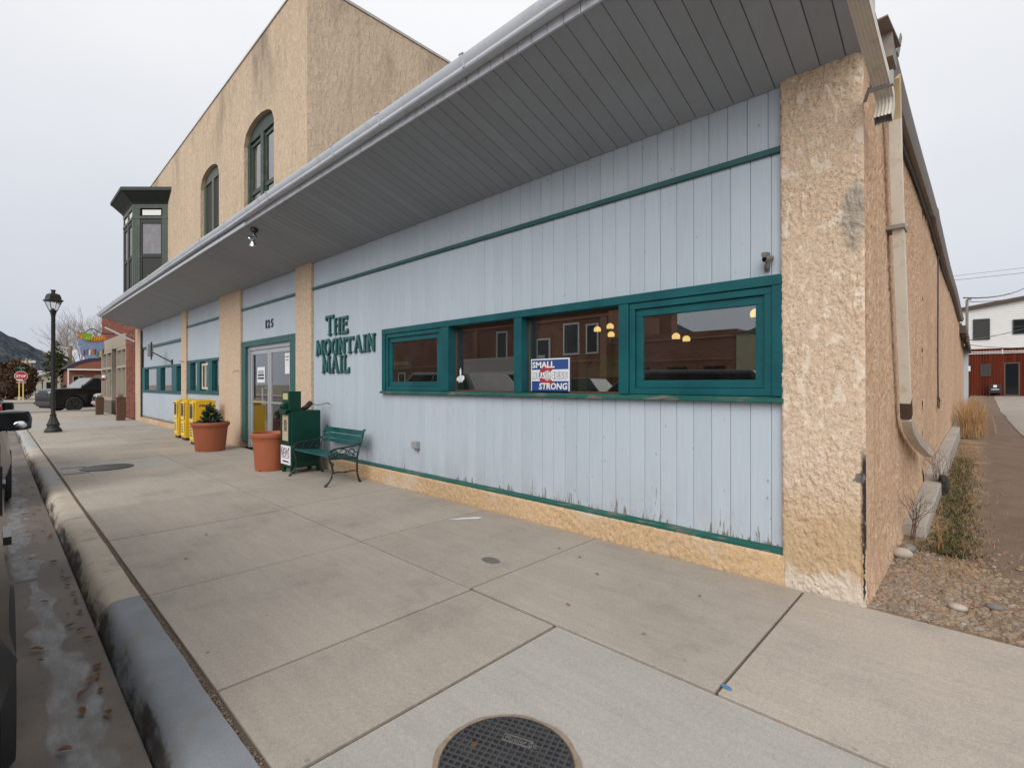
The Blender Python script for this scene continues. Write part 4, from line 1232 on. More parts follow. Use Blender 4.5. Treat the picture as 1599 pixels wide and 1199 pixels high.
b = MB(); b.box(-.555, -.437, 4.80, 5.00, 2.60, 2.63); b.build('strap', M['rusty'], ds, world=True)

# sagging metal gutter along the side eave
eg = thing('side_gutter', 'sagging weathered grey gutter along the side wall eave', 'gutter', (-.5, 10, 3.6))
b = MB(); vs = []; nn = 60
gp2 = [(-.55, .10), (-.548, -.02), (-.47, -.03), (-.455, .0), (-.435, .06), (-.445, .085), (-.452, .06), (-.475, .0), (-.54, .0), (-.542, .10)]
def side_z(y):
    return 3.645 - .012 * (y - 5) + .035 * math.sin(y * .9) + (.05 if 8.6 < y < 9 else 0) - (.07 * max(0, (y - 9) / 10))
for i in range(nn + 1):
    y = 4.35 + (20.9 - 4.35) * i / nn
    vs += [(x, y, side_z(y) + z) for x, z in gp2]
m = len(gp2); b.add(vs, [(i * m + j, i * m + (j + 1) % m, (i + 1) * m + (j + 1) % m, (i + 1) * m + j) for i in range(nn) for j in range(m)] + [tuple(range(m)), tuple(nn * m + j for j in reversed(range(m)))])
b.build('trough', M['rusty'], eg, smooth=30, world=True)
b = MB(); b.tube([(-.53, y, side_z(y) - .05 + .01 * math.sin(y * 3)) for y in [4.6 + k * .5 for k in range(33)]], .014, 6); b.build('cable', M['black_metal'], eg, smooth=60, world=True)
b = MB(); b.box(-.54, -.44, 4.15, 4.36, 3.60, 3.80); b.bar((-.50, 4.02, 3.80), (-.46, 4.32, 3.73), .10, .012); b.bar((-.435, 4.36, 3.70), (-.425, 4.46, 3.88), .008, .04); b.build('torn_flashing', M['rusty'], eg, world=True)
t = thing('hanging_cable', 'thin dark cable hanging down the side wall, looped at its lower end', 'cable', (-.545, 10.5, 2))
b = MB(); b.tube([(-.535, 10.6, 3.5), (-.53, 10.5, 3.0), (-.535, 10.55, 2.2), (-.532, 10.5, 1.5), (-.532, 10.55, 1.2), (-.528, 10.9, 1.12), (-.53, 10.75, 1.0), (-.532, 10.5, 1.04), (-.532, 10.52, 1.2)], .009, 6); b.build('wire', M['black_metal'], t, smooth=60, world=True)

# flood light under the awning
t = thing('floodlight', 'small twin floodlight with two silver lamps hanging under the awning', 'floodlight', (-8.24, 2.80, 3.795))
b = MB(); b.lathe([(.055, .03), (.055, -.015), (.03, -.03)], (0, 0, 0), 14); b.tube([(0, 0, -.02), (.01, .02, -.10)], .016, 8); b.build('base', M['black_metal'], t, smooth=40)
b = MB()
b.tube([(.0, .0, -.07), (-.02, -.02, -.12)], .018, 8); b.build('arm', M['alu'], t)
lb = MB(); lb.lathe([(.012, .0), (.022, -.02), (.030, -.06), (.055, -.10), (.058, -.12), (.045, -.125)], (0, 0, 0), 14); lm_ = lb.mesh('lamp', M['chrome'], 40)
inst('lamp', lm_, t, (-.02, -.02, -.12), (R(8), R(5), 0)); inst('lamp', lm_, t, (.02, .01, -.08), (R(-40), R(35), 0), (.85, .85, .85))

# ================================================================== TWO-STOREY STUCCO BUILDING
sb_ = thing('stucco_building', 'tall two-storey tan stucco building with green arched windows and a dark green bay window', 'building', (-16, 3.79, 0))
BX0, BX1 = -23.9, -8.6
def ztop(x): return 8.60 - .34 * (BX1 - x) / (BX1 - BX0)
ops = [(-11.80, -10.10, 5.0, 6.62, 7.00), (-15.12, -13.55, 5.0, 6.60, 6.95)]
b = MB()
Y0, Y1 = YF, YF + .30
def wallstrip(x0, x1, z0, z1a, z1b):
    b.add([(x0, Y0, z0), (x1, Y0, z0), (x1, Y1, z0), (x0, Y1, z0), (x0, Y0, z1a), (x1, Y0, z1b), (x1, Y1, z1b), (x0, Y1, z1a)],
          [(0, 3, 2, 1), (4, 5, 6, 7), (0, 1, 5, 4), (1, 2, 6, 5), (2, 3, 7, 6), (3, 0, 4, 7)])
wallstrip(-10.10, BX1, 3.52, ztop(-10.10), ztop(BX1)); wallstrip(-13.55, -11.80, 3.52, ztop(-13.55), ztop(-11.80)); wallstrip(BX0, -15.12, 3.52, ztop(BX0), ztop(-15.12))
for x0, x1, zb, zs, zt in ops:
    wallstrip(x0, x1, 3.52, zb, zb)
    nseg = 14
    for k in range(nseg):
        xa = x0 + (x1 - x0) * k / nseg; xb = x0 + (x1 - x0) * (k + 1) / nseg
        f = lambda x: zs + (zt - zs) * math.sqrt(max(0, 1 - ((2 * x - x0 - x1) / (x1 - x0)) ** 2)) ** .9
        za, zb2 = f(xa), f(xb)
        b.add([(xa, Y0, za), (xb, Y0, zb2), (xb, Y1, zb2), (xa, Y1, za), (xa, Y0, ztop(xa)), (xb, Y0, ztop(xb)), (xb, Y1, ztop(xb)), (xa, Y1, ztop(xa))],
              [(0, 3, 2, 1), (4, 5, 6, 7), (0, 1, 5, 4), (1, 2, 6, 5), (2, 3, 7, 6), (3, 0, 4, 7)])
b.box(BX1 - .3, BX1, Y1 + .001, 22, 3.52, 8.52); b.box(BX0, BX0 + .3, Y1, 22, 0, 8.2)
b.build('wall', M['stucco_high'], sb_, world=True, clean=False)
b = MB(); b.prism([(BX0 - .02, ztop(BX0)), (BX1 + .02, ztop(BX1)), (BX1 + .02, ztop(BX1) + .03), (BX0 - .02, ztop(BX0) + .03)], 'y', YF - .02, Y1 + .02)
b.box(BX1 - .32, BX1 + .02, Y1 + .03, 22, 8.525, 8.575); b.build('coping', plain('pale_coping', (0.45, 0.42, 0.40), .5), sb_, world=True)
b = MB(); b.box(BX0 + .3, BX1 - .3, Y1, 22, 8.0, 8.05); b.build('roof', M['roof_grey'], sb_, world=True)
def arched(x0, x1, zb, zs, zt, lit):
    w = bpy.data.objects.new('window', None); C.objects.link(w); w.parent = sb_; w.location = ((x0 + x1) / 2 + 16, .2, 0)
    y = YF + .09; f = lambda x: zs + (zt - zs) * math.sqrt(max(0, 1 - ((2 * x - x0 - x1) / (x1 - x0)) ** 2)) ** .9 - .02
    b = MB(); xm = (x0 + x1) / 2; zh = zs + .06
    nseg = 12
    for k in range(nseg):            # arched head panel
        xa = x0 + .02 + (x1 - x0 - .04) * k / nseg; xb = x0 + .02 + (x1 - x0 - .04) * (k + 1) / nseg
        b.add([(xa, y, zh), (xb, y, zh), (xb, y + .06, zh), (xa, y + .06, zh), (xa, y, f(xa)), (xb, y, f(xb)), (xb, y + .06, f(xb)), (xa, y + .06, f(xa))],
              [(0, 3, 2, 1), (4, 5, 6, 7), (0, 1, 5, 4), (1, 2, 6, 5), (2, 3, 7, 6), (3, 0, 4, 7)])
    b.box(x0 + .01, x0 + .13, y - .01, y + .07, zb, zh); b.box(x1 - .13, x1 - .01, y - .01, y + .07, zb, zh); b.box(xm - .08, xm + .08, y - .012, y + .07, zb, zh)
    b.build('frame', M['bay_green'] if lit else M['trim_green'], w, world=True)
    for xa, xb in ((x0 + .13, xm - .09), (xm + .09, x1 - .13)):
        if lit:
            b = sash(xa, xb, zb, zh - .05, y + .022, .06, d=.04); b.box(xa, xb, y + .02, y + .06, 5.52, 5.60); b.build('sash', M['bay_green'], w, world=True)
            pane(xa + .05, xb - .05, zb + .05, zh - .09, y + .045, w)
            b = MB(); b.add([(xa, y + .16, 5.0), (xb - .18, y + .16, 5.0), (xb - .18, y + .16, zh), (xa + .30, y + .20, zh)], [(0, 1, 2, 3)]) if xa < xm - .5 else b
            b = MB(); b.box(xa + (.16 if xa < xm - .3 else .03), xb, y + .056, y + .062, 5.56, zh); b.build('curtain', M['curtain_pale'], w, world=True)
        else:
            b = MB(); b.box(xa, xb, y + .03, y + .04, zb, zh); b.build('screen', M['screen'], w, world=True)
    b = MB(); b.box(x0 + .02, x1 - .02, y + .24, y + .26, zb, zt); b.build('dark_room', M['bay_dark'], w, world=True)
M['trim_green'] = plain('pale_green_trim', (0.10, 0.115, 0.092), 0.6)
arched(*ops[0], True); arched(*ops[1], False)

# bay window with slanted sides
bay = bpy.data.objects.new('bay_window', None); C.objects.link(bay); bay.parent = sb_; bay.location = (-4.35, -.6, 0)
A_, B_, C_, D_ = (-18.725, 3.79), (-19.52, 3.03), (-21.19, 3.03), (-21.98, 3.79)
ZB0, ZB1 = 3.98, 7.10
def offs(d): return [(-18.725 + d * 1.41, 3.79), (-19.52 + d * .42, 3.03 - d), (-21.19 - d * .42, 3.03 - d), (-21.98 - d * 1.41, 3.79)]
b = MB(); p0 = offs(-.06); b.prism(p0, 'z', ZB0, ZB1); b.build('core', M['bay_dark'], bay, world=True)
def facet(p, q, wins, mat):
    """boards and openings on one face of the bay; wins: list of (u0,u1) along the face in metres"""
    p, q = Vector((p[0], p[1], 0)), Vector((q[0], q[1], 0)); d = (q - p); L = d.length; d.normalize(); nrm = Vector((d.y, -d.x, 0))
    if nrm.y > 0: nrm = -nrm
    def bx(b, u0, u1, z0, z1, o0, o1):
        vs = []
        for z in (z0, z1):
            for u, o in ((u0, o0), (u1, o0), (u1, o1), (u0, o1)):
                v = p + d * u + nrm * o; vs.append((v.x, v.y, z))
        b.add(vs, [(0, 3, 2, 1), (4, 5, 6, 7), (0, 1, 5, 4), (1, 2, 6, 5), (2, 3, 7, 6), (3, 0, 4, 7)])
    b = MB()
    edges = [0] + [e for w in wins for e in w] + [L]
    for k in range(0, len(edges), 2): bx(b, edges[k], edges[k + 1], ZB0, 6.64, -.05, .012)
    bx(b, 0, L, 6.64, 6.72, -.05, .022); bx(b, 0, L, 6.97, ZB1, -.05, .014)
    for k in range(0, len(edges), 2): bx(b, edges[k], edges[k + 1], 6.72, 6.97, -.05, .008)
    b.build('casing', mat, bay, world=True)
    for u0, u1 in wins:
        b = MB(); bx(b, u0 + .06, u1 - .06, 6.76, 6.93, -.03, -.018); b.build('transom_pane', M['white'] if mat is not None else None, bay, world=True)
        b = MB(); bx(b, u0, u0 + .055, ZB0, 6.64, -.045, -.004); bx(b, u1 - .055, u1, ZB0, 6.64, -.045, -.004); bx(b, u0 + .055, u1 - .055, 6.50, 6.64, -.045, -.004); bx(b, u0 + .055, u1 - .055, 5.42, 5.53, -.045, -.002)
        b.build('sash', M['bay_dark'], bay, world=True)
        b = MB(); bx(b, u0 + .055, u1 - .055, 5.53, 6.50, -.050, -.032); b.build('curtain', M['curtain'], bay, world=True)
        b = MB(); bx(b, u0 + .055, u1 - .055, ZB0, 5.42, -.050, -.025); b.build('screen', M['screen'], bay, world=True)
facet(B_, A_, [(.22, .93)], M['bay_green'])
facet(C_, B_, [(.12, .77), (.90, 1.55)], M['trim_green'])
facet(D_, C_, [(.18, .90)], M['bay_green'])
b = MB()
rings = [(offs(.02), 7.10), (offs(.06), 7.16), (offs(.30), 7.40), (offs(.34), 7.42), (offs(.34), 7.52), (offs(.30), 7.54)]
vs = [(x, y, z) for o, z in rings for x, y in o]
b.add(vs, [(j * 4 + i, j * 4 + i + 1, (j + 1) * 4 + i + 1, (j + 1) * 4 + i) for j in range(len(rings) - 1) for i in range(3)] + [(20, 21, 22, 23), (0, 3, 2, 1)])
b.build('cornice', M['bay_dark'], bay, world=True)

# ground floor under the awning: pillars, boards, windows, door
def pillar(x0, x1, name='pillar', y0=YF, d=.30, z1=3.55):
    b = MB(); b.box(x0, x1, y0, y0 + d, -.02, z1); return b.build(name, M['stucco'], sb_, world=True, bevel=.015)
pillar(-9.10, -8.465); pillar(-13.55, -12.05); pillar(-17.12, -16.62); pillar(-24.0, -23.1)
b = MB(); b.box(-16.62, -13.55, YF + .01, YF + .30, -.02, .14); b.box(-23.1, -17.12, YF + .01, YF + .30, -.02, .16); b.build('plinth', M['stucco_plinth'], sb_, world=True)
def grooved(name, x0, x1, z0, z1, y=YF + .06, parent=sb_):
    b = MB(); x = x0
    while x < x1 - .01:
        w = min(BW, x1 - x); b.prism([(x + .002, y + .02), (x + .002, y + .004), (x + .006, y), (x + w - .006, y), (x + w - .002, y + .004), (x + w - .002, y + .02)], 'z', z0, z1); x += w
    b.box(x0, x1, y + .020, y + .05, z0, z1)
    return tag(b.build(name, M['siding'], parent, world=True, clean=False), kind='stuff')
# door bay
grooved('siding', -12.05, -9.10, 3.08, 3.56); grooved('siding', -12.05, -9.10, 2.335, 3.035)
b = MB(); b.box(-12.05, -9.10, YF + .035, YF + .10, 3.035, 3.08); b.box(-16.62, -13.55, YF + .035, YF + .10, 3.015, 3.07); b.box(-23.1, -17.12, YF + .055, YF + .115, 2.70, 2.775); b.build('trim_strip', M['teal_trim'], sb_, world=True)
b = MB(); b.box(-12.04, -9.12, YF + .03, YF + .12, 2.215, 2.334); b.box(-12.04, -11.80, YF + .032, YF + .12, .14, 2.213); b.box(-9.42, -9.12, YF + .032, YF + .12, 0, 2.213); b.build('door_casing', M['teal_trim'], sb_, world=True)
dr = bpy.data.objects.new('door', None); C.objects.link(dr); dr.parent = sb_; dr.location = (5.4, .12, 0)
b = MB(); y = YF + .085
b.box(-11.80, -9.42, y, y + .10, 2.13, 2.213); b.box(-11.80, -11.70, y, y + .10, 0, 2.128); b.box(-9.52, -9.42, y, y + .10, 0, 2.128)
b.build('frame', M['alu'], dr, world=True)
for x0, x1 in ((-11.69, -10.625), (-10.615, -9.53)):
    b = sash(x0, x1, .02, 2.12, y + .02, .085, d=.045); b.box(x0 + .085, x1 - .085, y + .022, y + .06, .105, .26); b.box(x0 + .085, x1 - .085, y + .03, y + .05, 1.0, 1.035); b.build('leaf', M['alu'], dr, world=True)
    pane(x0 + .08, x1 - .08, .25, 2.04, y + .04, dr)
b = MB(); b.tube([(-10.80, y + .02, .98), (-10.80, y - .05, .98), (-10.80, y - .05, 1.32), (-10.80, y + .02, 1.32)], .014, 8); b.build('handle', M['alu'], dr, smooth=50, world=True)
notice('white printed sheet taped inside the glass entrance door', -11.33, -10.90, 1.43, 1.76, y + .034, [(.12, .88, .70, .05), (.15, .85, .60, .05), (.10, .90, .42, .12), (.10, .90, .22, .12)])
notice('pale blue sheet at the top right of the entrance door glass', -9.86, -9.64, 1.60, 2.0, y + .034, [(.15, .85, .8, .05), (.2, .8, .65, .04)])
b = MB(); b.box(-12.0, -9.2, YF + 4, YF + 4.1, 0, 3); b.box(-12.05, -11.95, YF + .3, YF + 4, 0, 3); b.box(-9.15, -9.05, YF + .35, YF + 4, 0, 3); b.box(-12, -9.2, YF + .3, YF + 4, 2.6, 2.7); b.build('lobby_wall', plain('lobby_paint', (0.17, 0.13, 0.085), 0.9), sb_, world=True)
b = MB(); b.box(-12.0, -9.2, YF + .2, YF + 4, -.01, .015); b.build('lobby_floor', plain('lobby_floor', (0.10, 0.08, 0.06), .7), sb_, world=True)
for k, z in enumerate((.95, 1.3, 1.65)):
    b = MB(); b.box(-11.9, -9.3, YF + 2.6, YF + 3, z, z + .05)
    for q in range(6):
        xx = -11.7 + q * .42 + random.uniform(0, .1); b.box(xx, xx + .26, YF + 2.65, YF + 2.95, z + .051, z + .051 + random.uniform(.12, .24))
    b.build('lobby_shelf', M['wood_brown'] if k != 1 else M['trim_pale'], sb_, world=True)
# door number
t = thing('house_number', 'black number 125 above the entrance door on blue boards', 'sign', (-10.62 * 1.005, YF + .06, 2.56))
for i, ch in enumerate('125'):
    me = fit(text_mesh(ch, .1, 'digit', .006, .0015, 0, M['ink']), (.06, .115, .115)[i], .165); inst('digit', me, t, ((0.01, .12, .29)[i], -.009, -.02), FACE)
# two window bays
def baywin(x0, x1, zb, zt, posts, z_lo, z_hi, y=YF + .06):
    w = bpy.data.objects.new('window', None); C.objects.link(w); w.parent = sb_; w.location = ((x0 + x1) / 2 + 16, .06, 0)
    b = MB(); b.box(x0, x1, y - .02, y + .09, zt - .07, zt); b.box(x0, x1, y - .035, y + .09, zb, zb + .085)
    for a, c in posts: b.box(a, c, y - .018, y + .088, zb + .086, zt - .071)
    b.build('frame', M['teal'], w, world=True)
    e = [p for q in posts for p in q]
    gaps = [(posts[k][1], posts[k + 1][0]) for k in range(len(posts) - 1)]
    for a, c in gaps: pane(a, c, zb + .086, zt - .071, y + .05, w)
    b = MB(); b.box(x0, x1, y + .085, y + .10, zb, zt); b.build('blind', M['blind'], w, world=True)
    return w
M['blind'] = plain('pale_blind', (0.27, 0.26, 0.245), 0.8, var=.2, scale=2)
grooved('siding', -16.62, -13.55, .15, 1.135); grooved('siding', -16.62, -13.55, 2.065, 3.012); grooved('siding', -16.62, -13.55, 3.072, 3.56)
w = baywin(-16.62, -13.55, 1.137, 2.063, [(-16.62, -16.30), (-15.62, -15.35), (-14.62, -14.28), (-13.62, -13.55)], 0, 0)
b = sash(-15.30, -14.70, 1.26, 1.95, YF + .075, .06, d=.02); b.box(-15.03, -14.97, YF + .076, YF + .094, 1.32, 1.89); b.build('inner_sash', plain('cream_sash', (.55, .48, .40), .6), w, world=True)
grooved('siding', -23.1, -17.12, .18, 1.098); grooved('siding', -23.1, -17.12, 2.012, 2.70, YF + .10); grooved('siding', -23.1, -17.12, 2.777, 3.50)
baywin(-23.1, -17.12, 1.10, 2.01, [(-23.1, -22.50), (-20.55, -19.95), (-18.45, -17.85), (-17.25, -17.12)], 0, 0)
b = MB(); b.box(-23.1, -22.95, YF + .02, YF + .04, .16, 3.4); b.build('dark_edge', M['bay_dark'], sb_, world=True)
# wall-mounted box lamp on an arm
t = thing('wall_bracket_lamp', 'grey box lamp on a black bent arm fixed above the far windows', 'wall lamp', (-18.85, YF + .10, 2.12))
b = MB(); b.tube([(.25, 0, -.05), (.18, -.05, .0), (-.28, -.42, .28), (-.32, -.45, .28)], .022, 8); b.box(.19, .32, -.03, 0, -.14, .05); b.build('arm', M['black_metal'], t, smooth=40)
b = MB(); b.tube([(-.32, -.45, .05), (-.32, -.45, .62)], .020, 8); b.build('rod', M['black_metal'], t)
b = MB(); b.box(-.54, -.40, -.54, -.38, .16, .56); b.build('housing', M['grey_plastic'], t, bevel=.02)
b = MB(); b.box(-.56, -.542, -.52, -.40, .20, .52); b.build('lens', M['blind'], t)
t = thing('wall_bracket', 'small rusty hook bracket on the broad stucco pillar beside the entrance', 'bracket', (-12.1, YF, 1.70)); t.scale = (.55, .55, .55)
b = MB(); b.tube([(0, 0, 0), (-.02, -.10, -.01), (-.02, -.22, -.07), (-.02, -.22, -.12)], .014, 7); b.lathe([(.03, -.01), (.03, .01)], (0, 0, 0), 8); b.build('hook', M['rusty'], t, smooth=60)
t = thing('wall_bracket', 'small dark hook bracket on the narrow stucco pillar between the two window bays', 'bracket', (-16.8, YF, 2.05)); t.scale = (.55, .55, .55)
b = MB(); b.tube([(0, 0, 0), (-.02, -.10, .0), (-.02, -.20, .05)], .014, 7); b.lathe([(.04, -.01), (.04, .01)], (0, 0, 0), 8); b.build('hook', M['black_metal'], t, smooth=60)

# ================================================================== BRICK CORNER SHOP
bs = thing('brick_shop', 'red brick corner shop with tall taupe-framed display windows beyond the awning', 'building', (-28.5, 3.79, 0))
def brickwall(x0, x1, z0, z1, y, name='brickwork'):
    b = MB(); z = z0; row = 0
    while z < z1 - .03:
        x = x0 - (row % 2) * .115
        while x < x1:
            a, c = max(x, x0), min(x + .22, x1)
            if c - a > .03: b.box(a, c, y + random.uniform(-.006, .004), y + .06, z, z + .058)
            x += .23
        z += .075; row += 1
    return tag(b.build(name, M['brick_piece'], bs, world=True, clean=False), kind='stuff')
brickwall(-26.1, -24.02, 0, 4.3, YF + .03); brickwall(-33.0, -26.1, 3.55, 5.1, YF + .03)
b = MB(); b.box(-33.0, -24.02, YF + .07, YF + .3, 3.55, 5.1); b.box(-26.1, -24.02, YF + .07, YF + .3, 0, 3.55); b.build('wall', M['mortar'], bs, world=True)
b = MB(); b.box(-33.0, -32.8, YF + .3, 16, 0, 5.1); b.build('side_wall', M['brick'], bs, world=True)
b = MB(); b.box(-32.8, -24.0, YF + .3, 16, 5.0, 5.06); b.build('roof', M['roof_grey'], bs, world=True)
b = MB(); b.box(-33.0, -26.1, YF, YF + .28, 3.02, 3.55); b.build('fascia', M['trim_pale'], bs, world=True)
for x0, x1 in ((-28.4, -26.1), (-33.0, -29.7)):
    w = bpy.data.objects.new('display_window', None); C.objects.link(w); w.parent = bs; w.location = ((x0 + x1) / 2 + 28.5, 0, 0)
    b = sash(x0, x1, .62, 3.02, YF + .01, .13, d=.2); b.box(x0 + .13, x1 - .13, YF + .012, YF + .2, 2.10, 2.22)
    xm = (x0 + x1) / 2; b.box(xm - .06, xm + .06, YF + .014, YF + .19, .75, 2.10); b.box(xm - .06, xm + .06, YF + .014, YF + .19, 2.22, 2.89)
    b.build('frame', M['trim_pale'], w, world=True)
    pane(x0 + .13, x1 - .13, .75, 2.89, YF + .12, w)
    b = MB(); b.box(x0, x1, YF + .25, YF + .3, 0, .62); b.box(x0, x1, YF, YF + .2, .0, .62); b.build('stall_riser', M['taupe'], w, world=True)
    b = MB(); b.box(x0, x1, YF + 2.5, YF + 2.55, 0, 3.0); b.box(x0, x1, YF + .3, YF + 2.5, .5, .55); b.build('display_back', plain('shop_backdrop', (.16, .13, .11), .9), w, world=True)
    b = MB()
    for k in range(9):
        xx = random.uniform(x0 + .2, x1 - .4); zz = random.uniform(.8, 2.0); b.box(xx, xx + random.uniform(.15, .4), YF + .4, YF + .44, zz, zz + random.uniform(.12, .35))
    b.build('display_goods', M['blind'], w, world=True)
b = MB(); b.box(-29.7, -28.4, YF + .9, YF + 1.0, 0, 3.02); b.box(-29.7, -29.6, YF + .2, YF + .9, 0, 3.02); b.box(-28.5, -28.4, YF + .2, YF + .9, 0, 3.02); b.build('doorway', M['taupe'], bs, world=True)
b = MB(); b.tube([(-24.0, YF - .02, 3.05), (-24.2, YF - .9, 3.55)], .035, 8); b.build('awning_brace', M['gutter'], bs, smooth=60, world=True)
t = thing('display_ball', 'small round white and red bag hanging on the far shop window', 'hanging bag', (-29.7, YF - .26, 1.70))
b = MB(); b.ball((0, 0, 0), .13, 14, 8, (1, .8, .9)); b.build('bag', M['paper'], t, smooth=80)
b = MB(); b.ball((.06, -.06, -.07), .08, 10, 6); b.build('flap', NT('red_cloth').set((.35, .05, .04), .7), t, smooth=80)
b = MB(); b.tube([(0, 0, .15), (0, .24, .35)], .01, 5); b.build('strap', M['black_metal'], t)

# brown planter boxes by the shop
def planter(x, y, label, sc_, zs_):
    t = thing('planter_box', label, 'planter', (x, y, 0), 0, 'brown planter boxes outside the brick shop')
    t.scale = (sc_, sc_, zs_)
    b = MB(); b.prism([(-.25, -.25), (.25, -.25), (.25, .25), (-.25, .25)], 'z', 0, .96); b.v = [(p[0] * (.93 if p[2] < .1 else 1), p[1] * (.93 if p[2] < .1 else 1), p[2]) for p in b.v]; b.build('box', M['wood_brown'], t, bevel=.01)
    b = MB(); b.box(-.27, .27, -.27, -.22, .962, .99); b.box(-.27, .27, .22, .27, .962, .99); b.box(-.27, -.22, -.22, .22, .962, .99); b.box(.22, .27, -.22, .22, .962, .99); b.build('rim', M['wood_brown'], t)
    b = MB(); b.box(-.21, .21, -.21, .21, .93, .965); b.build('soil', M['soil'], t)
    tag(blades(60, lambda i: (random.uniform(-.15, .15), random.uniform(-.15, .15), .96), .22, .006, .1, M['twig'], 'dry_stems', t), kind='stuff')
planter(-24.0, 3.34, 'dark brown square planter box in front of the brick pier, nearer one', .56, .90)
planter(-29.2, 3.30, 'dark brown square planter box farther along, beside the black truck', .58, .80)

# carved shop sign on an iron bracket
hg = thing('hanging_sign', 'colourful cut-out shop sign with orange banner and blue board on wavy bracket', 'sign', (-29.0, 3.79, 0))
hs_ = hg
hg.location = (-29.0, 3.79, 3.0)
b = MB(); b.tube([(0, 0, .69), (0, -.35, .69), (0, -.55, .76), (0, -.72, .88), (0, -.85, .86), (0, -.98, .72), (0, -1.10, .66), (0, -1.26, .66)], .02, 8); b.build('bracket', M['black_metal'], hg, smooth=60)
def flat(poly, x, th, name, mat):
    b = MB(); b.prism(poly, 'x', x, x + th); return b.build(name, mat, hg)
orange = NT('sign_orange').set((0.60, 0.20, 0.02), .5); green = NT('sign_green').set((0.20, 0.40, 0.03), .5); sblue = plain('sign_blue', (0.22, 0.30, 0.45), .5, var=.4, scale=9); yel = NT('sign_yellow').set((0.75, 0.52, 0.05), .5); smar = NT('sign_maroon').set((0.22, 0.04, 0.06), .5); sgr = NT('sign_teal').set((0.06, 0.20, 0.22), .5)
flat([(-1.26, .10), (-1.20, .0), (-1.16, -.30), (-.98, -.46), (-.55, -.42), (-.40, -.30), (-.34, .0), (-.36, .42), (-.7, .40), (-1.22, .48)], -.02, .04, 'blue_board', sblue)
flat([(-1.26, .50), (-1.12, .42), (-.80, .30), (-.55, .34), (-.32, .40), (-.30, .56), (-.36, .60), (-.62, .56), (-.85, .50), (-1.10, .62), (-1.24, .66)], .025, .03, 'orange_banner', orange)
flat([(-1.12, .68), (-.76, .66), (-.79, .40), (-.95, .33), (-1.06, .38)], .06, .025, 'green_panel', green)
random.seed(3)
for k in range(9):
    y0 = -1.16 + k * .088; flat([(y0, .36 + abs(k - 3) * .012), (y0 + .022, .35 + abs(k - 3) * .012), (y0 + .05, .50 + abs(k - 3) * .008), (y0 + .02, .51 + abs(k - 3) * .008)], .056 if not 1 < k < 5 else .086, .012, 'painted_stroke', yel)
for k in range(8):
    y0 = -1.08 + k * .095; z0 = -.30 + random.uniform(-.06, .1); flat([(y0, z0), (y0 + .05, z0 - .02), (y0 + .07, z0 + .24), (y0 + .01, z0 + .22)], .022, .012, 'painted_stroke', (smar, sgr, M['white'], orange, smar, sgr, yel, smar)[k])
b = MB(); 
for y in (-1.0, -.45): b.tube([(0, y, .70), (0, y, .60)], .01, 5)
b.build('hanger', M['black_metal'], hg)
random.seed(11)

# ================================================================== BENCH
bn = thing('park_bench', 'small bench with teal slats and scrolled cast-iron ends against blue boards', 'bench', (-7.04, 3.36, 0))
def slat(y, z, w, t, ang, name='slat'):
    b = MB(); c, s = math.cos(ang), math.sin(ang)
    q = [(-w / 2, -t / 2), (w / 2, -t / 2), (w / 2, t / 2), (-w / 2, t / 2)]
    b.prism([(y + a * c - d * s, z + a * s + d * c) for a, d in q], 'x', -.60, .60)
    b.build(name, M['slat'], bn, bevel=.006)
for k in range(5): slat(-.17 + k * .078, .392 - k * .006 + (.004 if k == 0 else 0), .062, .024, -.06, 'seat_slat')
for k, (y, z, w) in enumerate(((.258, .535, .055), (.278, .607, .075), (.300, .690, .075))): slat(y, z, w, .022, R(74), 'back_slat')
def curl(cy, cz, r, a0, a1, n=14, shrink=.35):
    return [(0, cy + r * (1 - (1 - shrink) * k / n) * math.cos(R(a0 + (a1 - a0) * k / n)), cz + r * (1 - (1 - shrink) * k / n) * math.sin(R(a0 + (a1 - a0) * k / n))) for k in range(n + 1)]
def end_frame():
    b = MB()
    b.tube([(0, -.275, .0), (0, -.262, .018), (0, -.215, .055), (0, -.175, .12), (0, -.160, .20), (0, -.175, .28), (0, -.205, .345), (0, -.21, .375)], [.022, .020, .014, .014, .015, .015, .015, .014], 8)
    b.tube([(0, .335, .735), (0, .31, .735), (0, .295, .66), (0, .262, .56), (0, .225, .45), (0, .205, .36), (0, .20, .25), (0, .205, .14), (0, .225, .06), (0, .245, .012), (0, .255, 0)], [.014, .016, .015, .016, .016, .016, .015, .014, .016, .022, .022], 8)
    b.tube([(0, -.22, .378), (0, -.05, .368), (0, .12, .355), (0, .21, .35)], .015, 8)
    b.tube([(0, -.17, .17), (0, -.08, .185), (0, .02, .165), (0, .11, .18), (0, .20, .17)], .009, 6)
    b.tube([(0, .0, .165), (0, .03, .18), (0, .05, .16)], .010, 6)
    # arm rest and scrollwork
    b.tube([(0, -.215, .375), (0, -.225, .43), (0, -.20, .475), (0, -.15, .50), (0, -.05, .51), (0, .06, .515), (0, .15, .525), (0, .235, .56)], .012, 8)
    for c in (curl(-.13, .435, .062, 200, -160), curl(.0, .445, .062, 210, -170), curl(.125, .44, .058, 200, -150), curl(-.07, .40, .035, 20, 340), curl(.065, .395, .035, 20, 340), curl(.17, .41, .032, 10, 320)):
        b.tube(c, .0075, 6)
    b.tube([(0, -.20, .39), (0, -.12, .46), (0, -.03, .40), (0, .06, .47), (0, .15, .39)], .007, 6)
    b.tube([(0, -.19, .33), (0, -.15, .30), (0, -.165, .25)], .008, 6)
    return b.mesh('end_frame', M['iron'], 60)
ef = end_frame()
inst('end_frame', ef, bn, (-.585, 0, 0)); inst('end_frame', ef, bn, (.585, 0, 0))

